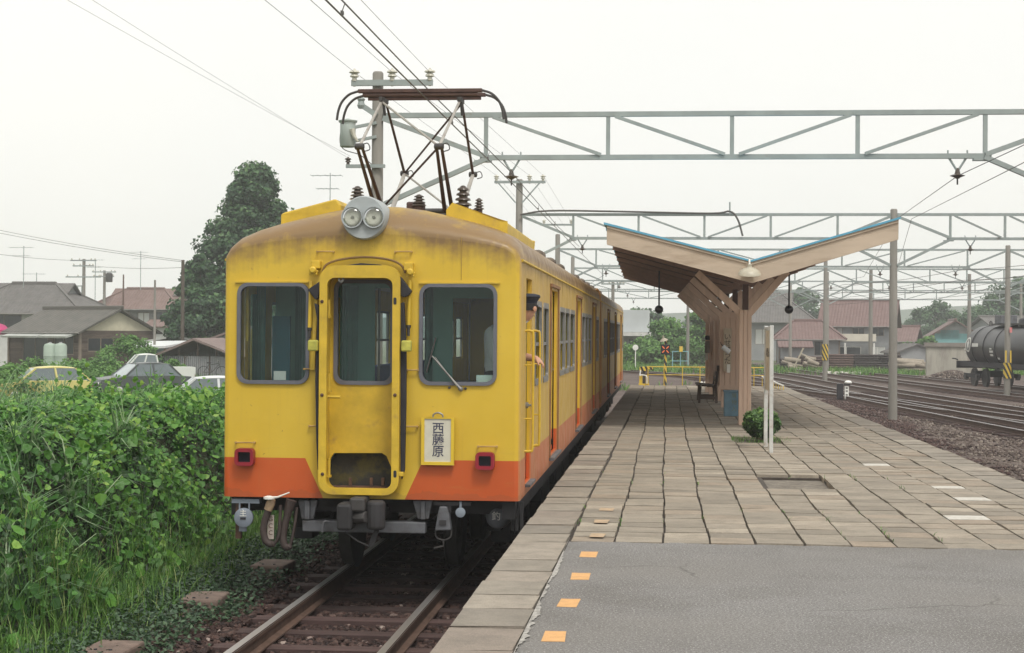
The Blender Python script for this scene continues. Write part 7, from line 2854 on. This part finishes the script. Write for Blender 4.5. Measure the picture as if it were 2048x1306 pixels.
# pale building beyond the end of the train
YP = 160
t = thing('pale_building', (0, 0, 0), 'pale grey flat building seen just beyond the train end', 'building')
a, b = at(1225, 690, YP), at(1298, 620, YP)
G().bx(a.x, b.x, YP, YP + 8, at(1260, 664, YP).z, b.z).obj('upper_wall', M('pale_sheet', (.42, .45, .46), .7, v=.08, s=.6), t)
G().bx(a.x, b.x - 1.0, YP + .8, YP + 8, -1.3, at(1260, 664, YP).z - .4).obj('lower_wall', M('shadow_grey', (.22, .23, .23), .8, v=.1), t)
G().bx(a.x - .5, b.x + .8, YP - 1.2, YP + 8, at(1260, 664, YP).z - .39, at(1260, 664, YP).z - .02).obj('eave', M('pale_eave', (.5, .5, .49), .7), t)
x = at(1268, 680, YP).x
G().bx(x - .5, x + .5, YP + .74, YP + .79, .2, 1.0).obj('window', Mt['dkpane'], t)
G().bx(x + .6, x + 1.6, YP + .74, YP + .79, -.4, 1.1).obj('door', Mt['shoji'], t)
# concrete wall
YW = 100
t = thing('concrete_wall', (0, 0, 0), 'stained concrete wall with thick coping left of the tank wagon', 'wall')
a, b = at(1853, 752, YW), at(1965, 690, YW)
wallm_ = M('stained_wall_concrete', (.36, .345, .30), .9, v=.2, s=.8, b=.3, bs=10, stain=(.18, .16, .14), sf=(.48, .72), ss=1.2, stretch=(1.5, 1, .35))
G().bx(a.x, b.x, YW, YW + .4, -1.2, b.z - .12).obj('wall_face', wallm_, t)
G().bx(a.x - .1, b.x + .1, YW - .12, YW + .5, b.z - .118, b.z + .12).obj('coping', M('wall_coping', (.22, .20, .18), .9, v=.2), t)
# gravel heap at its foot
n = 2600
r_ = np.abs(rng.normal(0, .5, n))
a_ = rng.uniform(0, 6.28, n)
pc_ = at(1905, 752, 97)
P = np.stack([pc_.x + r_ * 2.2 * np.cos(a_), 97 + r_ * 1.2 * np.sin(a_), -1.0 + .5 * np.exp(-(r_ / .6) ** 2)], 1)
tag(stones('gravel_heap', P, .14, bm_right), 'low heap of grey gravel before the concrete wall', 'gravel', kind='stuff')


# ================================================================== tank wagon
wdir = V3((.135, -1, 0)).normalized()
p0 = pz(1952, 763, ZR)
YTK = 80.0
x0 = at(1966, 700, YTK).x
t = thing('tank_wagon', (x0, YTK, ZR), 'black railway tank wagon with white emblem at the right edge', 'wagon', rz=math.atan2(wdir.y, wdir.x))
blk = M('wagon_black', (.022, .022, .026), .36, v=.2, s=2, b=.05, stain=(.045, .042, .04), sf=(.5, .8), ss=1.2)
R = 1.02
zc_ = at(1975, 694, YTK).z - ZR
L = 12.5
sh_ = G().lathe([(.01, -.12), (R * .45, -.08), (R * .75, .02), (R * .92, .16), (R, .38), (R, L - .4), (R * .9, L - .15), (R * .5, L + .05), (.01, L + .1)], (.1, 0, zc_), (1, 0, 0), 40).obj('tank', blk, t, smooth=50)
for xx in (1.4, 3.0, 4.6, 8.6, 10.4):
    G().lathe([(R + .003, -.04), (R + .02, -.03), (R + .02, .03), (R + .003, .04)], (xx, 0, zc_), (1, 0, 0), 40).obj('tank_band', Mt['black'], sh_, smooth=50)
G().lathe([(.4, 0), (.4, .3), (.34, .38), (.05, .42)], (6, 0, zc_ + R - .06), (0, 0, 1), 20).obj('dome', blk, t, smooth=50)
G().bx(2.6, 9.6, -.5, .5, zc_ + R + .02, zc_ + R + .1).obj('walkway', Mt['dksteel'], t)
G().bx(2.8, 3.6, -.4, .4, zc_ + R + .1, zc_ + R + .5).obj('hatch_box', Mt['ltg'], t, bev=.03)
G().tube(arc([(1.0, 0, zc_ + R * .97), (1.0, 0, zc_ + R + .2), (1.25, 0, zc_ + R + .2), (1.25, 0, zc_ + R * .97)], 4), .03, 6).obj('lifting_eye', Mt['dksteel'], t)
fr = G().bx(-.3, L + .5, -1.05, -.85, .95, 1.18).obj('sole_bar', Mt['black'], t)
G().bx(-.3, L + .5, .85, 1.05, .95, 1.18).obj('sole_bar', Mt['black'], t)
G().bx(-.36, -.302, -1.2, 1.2, .85, 1.2).obj('end_beam', Mt['black'], t)
for xx in (.9, 2.2, L - 2.2, L - .9):
    G().box((xx, 0, (zc_ - R + 1.15) / 2 + .02), (.28, 1.7, max(.12, zc_ - R * .72 - 1.0))).obj('saddle', Mt['black'], t)
for bx_ in (1.3, L - 1.3):
    bg_ = G().bx(bx_ - 1.15, bx_ + 1.15, -1.0, -.88, .42, .62).bx(bx_ - 1.15, bx_ + 1.15, .88, 1.0, .42, .62).bx(bx_ - .2, bx_ + .2, -.87, .87, .45, .75).obj('bogie', Mt['black'], t)
    for e in (-.82, .82):
        for s_ in (-1, 1):
            G().lathe([(.1, -.03), (.43, -.03), (.46, -.02), (.43, .0), (.43, .1), (.36, .08), (.12, .1)], (bx_ + e, s_ * .53, .43), (0, s_, 0), 22).obj('wheel', Mt['dksteel'], bg_, smooth=True)
            G().box((bx_ + e, s_ * .97, .45), (.24, .16, .26)).obj('axle_box', Mt['dksteel'], bg_)
G().tube([(-.36, 0, .95), (-.75, 0, .95), (-.85, 0, .9)], [.09, .08, .05], 8).obj('coupler', Mt['black'], t)
G().tube([(-.3, -1.15, 1.25), (-.55, -1.2, 1.3), (-.95, -1.2, 1.3)], .035, 6).obj('handrail', Mt['black'], t)
# markings lie on the near flank: local -y side
def onflank(name, poly, x_, ang_, lift=.012, mat=None, holes=()):
    """flat shapes wrapped to the tank side; poly in (along, around)"""
    g = G()
    g.plate(poly, list(holes), (0, 0, 0), (1, 0, 0), (0, 1, 0), (0, 0, .001))
    vs = []
    for v in g.v:
        a = ang_ + v[1] / R
        rr_ = R + lift + v[2] * 8
        vs.append((x_ + v[0], -rr_ * math.cos(a), zc_ + rr_ * math.sin(a)))
    g.v = vs
    return g.obj(name, mat or Mt['white'], t)


onflank('emblem_ring', circ(0, 0, .36, 28), .85, .12, holes=[circ(0, 0, .29, 28)])
onflank('emblem_flame', [(.0, .26), (.07, .12), (.15, .1), (.11, -.02), (.13, -.15), (.05, -.12), (0, -.26), (-.05, -.12), (-.13, -.15), (-.11, -.02), (-.15, .1), (-.07, .12)], .85, .12)
for (x_, a_, w_, h_) in ((1.9, .1, .9, .16), (.42, -.10, .24, .07), (.42, -.26, .22, .07), (.42, -.40, .2, .07), (4.1, -.05, .3, .07), (4.15, -.18, .5, .1), (4.1, -.34, .4, .1), (4.9, -.5, .3, .1)):
    nseg = max(2, int(w_ / .1))
    for q in range(nseg):
        x1 = x_ - w_ / 2 + w_ * q / nseg
        onflank('stencil_mark', rect(0, w_ / nseg * .72, -h_ / 2, h_ / 2), x1, a_)

# ================================================================== timber stacks
barkm2 = M('log_bark', (.10, .065, .058), .9, v=.35, s=4, b=.4, rnd=.3)
logend = M('pale_log', (.27, .235, .19), .85, v=.2, s=3, b=.2, rnd=.2)
dkp = M('dark_sleeper', (.045, .038, .038), .9, v=.3, s=4, b=.3, rnd=.3)
YL = 118
lg = G().tube([(-1, 0, 0), (1, 0, 0)], [.5, .45], 8).mesh('log', barkm2, smooth=50)
lp = G().tube([(-1, 0, 0), (-.2, .1, .05), (1, 0, 0)], [.5, .5, .42], 9).mesh('log', logend, smooth=50)
for k, (u0, u1, vt, mat, lab) in enumerate(((1596, 1656, 712, 0, 'stack of brown logs left of the striped pole'), (1656, 1706, 708, 0, 'stack of brown logs right of the striped pole'), (1706, 1758, 706, 2, 'dark timber stack behind the grey pole'),
                                            (1560, 1606, 716, 2, 'dark timber pile beside the canopy post'), (1758, 1800, 706, 2, 'dark timber stack next to the tall concrete pole'))):
    a, b = at(u0, 738, YL), at(u1, vt, YL)
    h = b.z + 1.0
    w = b.x - a.x
    t = thing('timber_stack', ((a.x + b.x) / 2, YL, -1.0), lab, 'logs', 'timber stacks beyond the yard')
    d = .17
    rows = max(3, int(h / d))
    for r_ in range(rows):
        for q in range(5):
            o = bpy.data.objects.new('log', lg)
            if mat == 2:
                o = bpy.data.objects.new('log', lg.copy())
                o.data.materials[0] = dkp
            link(o, t)
            o.location = (random.uniform(-.06, .06), -.5 + q * .24 + random.uniform(-.03, .03), d * (r_ + .5))
            o.scale = (w / 2 * random.uniform(.93, 1.0), d * random.uniform(.85, 1.05), d * .98)
            o.rotation_euler = (0, 0, random.gauss(0, .015))
for k, (u0, u1, v, n, lab) in enumerate(((1606, 1640, 712, 7, 'heap of pale peeled logs lying aslant left of the striped pole'), (1786, 1856, 722, 12, 'heap of pale peeled logs right of the tall concrete pole'), (1560, 1600, 716, 4, 'few pale logs lying on the dark timber pile'))):
    a, b = at(u0, 736, YL - 1), at(u1, v, YL - 1)
    t = thing('log_heap', ((a.x + b.x) / 2, YL - 1.5, -1.0), lab, 'logs', 'pale log heaps beyond the yard')
    for q in range(n):
        o = bpy.data.objects.new('log', lp)
        link(o, t)
        o.location = (random.uniform(-.3, .3) * (b.x - a.x), random.uniform(-.5, .5), .15 + (b.z + .9) * q / n)
        o.scale = ((b.x - a.x) * random.uniform(.25, .42), random.uniform(.22, .36), random.uniform(.22, .36))
        o.rotation_euler = (0, random.gauss(.12 if k else .3, .12), random.gauss(0, .15))
# a leaning stake
a, b = at(1588, 735, 108), at(1607, 696, 108)
tag(G().cyl(a, b, .05, n=6).obj('leaning_stake', M('pale_stake', (.4, .36, .28), .8), smooth=True), 'pale stake leaning before the timber piles', 'stake')
p = at(1643, 742, 108)
P = np.stack([p.x + rng.normal(0, .7, 30) + .8, 106 + rng.normal(0, .3, 30), np.full(30, -.95)], 1)
tag(stones('pale_rubble', P, .45, M('pale_rubble', (.5, .48, .44), .9)), 'scatter of pale rubble by the foot of the striped pole', 'rubble', kind='stuff')
# person-high red and white figure is a marker on the house front
p = at(1706, 700, 150)
# poles of the yard
upole(1742, 538, 118, 'grey concrete pole standing before the red roof house', (), .17)
upole(1939, 548, 140, 'pale slender pole above the concrete wall', (), .19)
upole(1376, 610, 128, 'pale concrete pole among the bushes beyond the platform', (), .15)
upole(1226, 562, 110, 'concrete pole with crossarm beyond the second train car', ((6, 1.6),), .14)
# crossing fence far off
t = thing('blue_gate', (0, 0, 0), 'thin blue gate with yellow box beyond the crossing', 'gate')
yb_ = 118
for u in (1345, 1361, 1376):
    x = at(u, 730, yb_).x
    G().cyl((x, yb_, -1.0), (x, yb_, at(u, 702, yb_).z), .035, n=6).obj('post', M('blue_tube', (.2, .42, .45), .6), t)
for v in (703, 722):
    a, b = at(1345, v, yb_), at(1376, v, yb_)
    G().cyl(a, b, .03, n=6).obj('rail', M('blue_tube', (.2, .42, .45), .6), t)
q = at(1362, 698, yb_)
G().box((q.x, yb_ - .05, q.z), (.25, .1, .4)).obj('yellow_box', Mt['yel'], t)
p = at(1271, 695, 112)
t = thing('round_sign', (p.x, 112, -1.0), 'small white round sign on thin post beyond the train', 'sign')
G().cyl((0, 0, 0), (0, 0, p.z + 1.0), .035, n=6).obj('post', Mt['white'], t)
G().lathe([(.2, 0), (.2, .03), (.05, .04)], (0, -.04, p.z + 1.0), (0, -1, 0), 18).obj('disc', Mt['white'], t)

# ================================================================== greenery on the right and far behind
yl = leafmat('yard_leaf', ((0, (.022, .055, .02)), (.5, (.05, .11, .035)), (1, (.10, .18, .06))), .6, .25)
far_specs = [(1330, 132, 3.9, 2.6, 'dense bush covering the wall beyond the crossing signal', midleaf), (1385, 136, 4.6, 2.8, 'tall ivy-covered bush left of the canopy posts', midleaf), (1300, 128, 2.2, 2.4, 'low bush behind the crossing signal', midleaf), (1420, 138, 4.0, 2.6, 'bush behind the rear canopy posts', midleaf),
             (1600, 235, 9.5, 4.6, 'slender tree behind the grey roofed hall', dkleaf), (1560, 240, 7.5, 3.5, 'lower tree at the left of the grey hall roof', dkleaf),
             (1870, 230, 7.5, 4.0, 'far tree right of the long red roof', dkleaf), (1900, 250, 6.5, 4.5, 'far low tree above the turquoise house', dkleaf), (1955, 240, 7.0, 4.2, 'far tree left of the striped gantry pole', dkleaf), (2005, 215, 8.5, 5.0, 'broad tree behind the tank wagon', dkleaf), (2050, 205, 10.0, 5.5, 'broad tree at the right picture edge', dkleaf), (1840, 260, 5.5, 4.0, 'far low tree against the red roof gable', dkleaf),
             (1640, 270, 5.5, 4.0, 'far low tree above the red roof ridge', dkleaf), (1850, 152, 2.6, 2.2, 'bush at the foot of the red house gable', midleaf), (1290, 190, 5.5, 4.0, 'hazy tree above the pale building', dkleaf), (1430, 230, 6.5, 5.0, 'hazy tree behind the canopy posts', dkleaf)]
for k, (u, Y, h, R_, lab, m_) in enumerate(far_specs):
    x = at(u, 700, Y).x
    big = h > 5
    tree('background_tree' if big else 'background_bush', (x, Y, -1.3), h, R_, 4200, lab, m_, .26 if not big else .42, 34, .7 if not big else .95, .12 if not big else .25, 60 + k, .08 if not big else .22, cat='tree' if big else 'bush', group='trees beyond the yard' if big else 'bushes beyond the yard')
n = 16000
P = scatter(-9, 26, 104, 124, n, lambda X, Y: X * 0 - 1.0)
P = P[(wob(P[:, 0], P[:, 1], .3) > -.1)]
tag(blades('yard_weeds', P, .42, .05, grassm, .7), 'strip of green weeds along the far side of the yard', 'weeds', kind='stuff')
P = scatter(-5.5, 1.5, 66, 84, 3500, lambda X, Y: X * 0 - 1.0)
P = P[(wob(P[:, 0], P[:, 1], .5) > .25)]
tag(blades('crossing_weeds', P, .28, .03, grassm, .8), 'patch of green weeds beside the track beyond the platform', 'weeds', kind='stuff')
# left far roofs behind, low hills
def hill(pts, Y, name, c):
    g = G()
    vs = []
    for u, v in pts:
        q = at(u, v, Y)
        vs += [(q.x, Y + 60, q.z), (q.x * .96, Y - 40, -1.4)]
    m = len(pts)
    g.add(vs, [(2 * k, 2 * k + 1, 2 * k + 3, 2 * k + 2) for k in range(m - 1)])
    tag(g.obj(name, M('wooded_hill', c, .95, v=.4, s=.03, b=.6, bs=.15, dist=3), smooth=True), kind='structure')


hill([(-500, 640), (-200, 622), (0, 612), (90, 600), (150, 592), (185, 586), (215, 596), (300, 610), (420, 622), (600, 630), (900, 635), (1200, 628), (1350, 622), (1500, 618), (1650, 622), (1800, 618), (1950, 608), (2100, 600), (2400, 612)], 640, 'hills', (.05, .075, .05))

# ================================================================== the hazy air
hz, nt, lk, B = nodes('haze_air')
nt.remove(B)
pv_ = nn(nt, 'ShaderNodeVolumePrincipled', Density=.00085, Anisotropy=.0)
pv_.inputs['Color'].default_value = (.95, .98, 1.0, 1)
lk.new(pv_.outputs[0], nt['Material Output'].inputs['Volume'])
g = G()
g.bx(-960, 960, -64, 905, -2.4, 45)
hob = g.obj('haze', hz)
tag(hob, 'pale summer haze over the whole station yard', 'haze', kind='stuff')
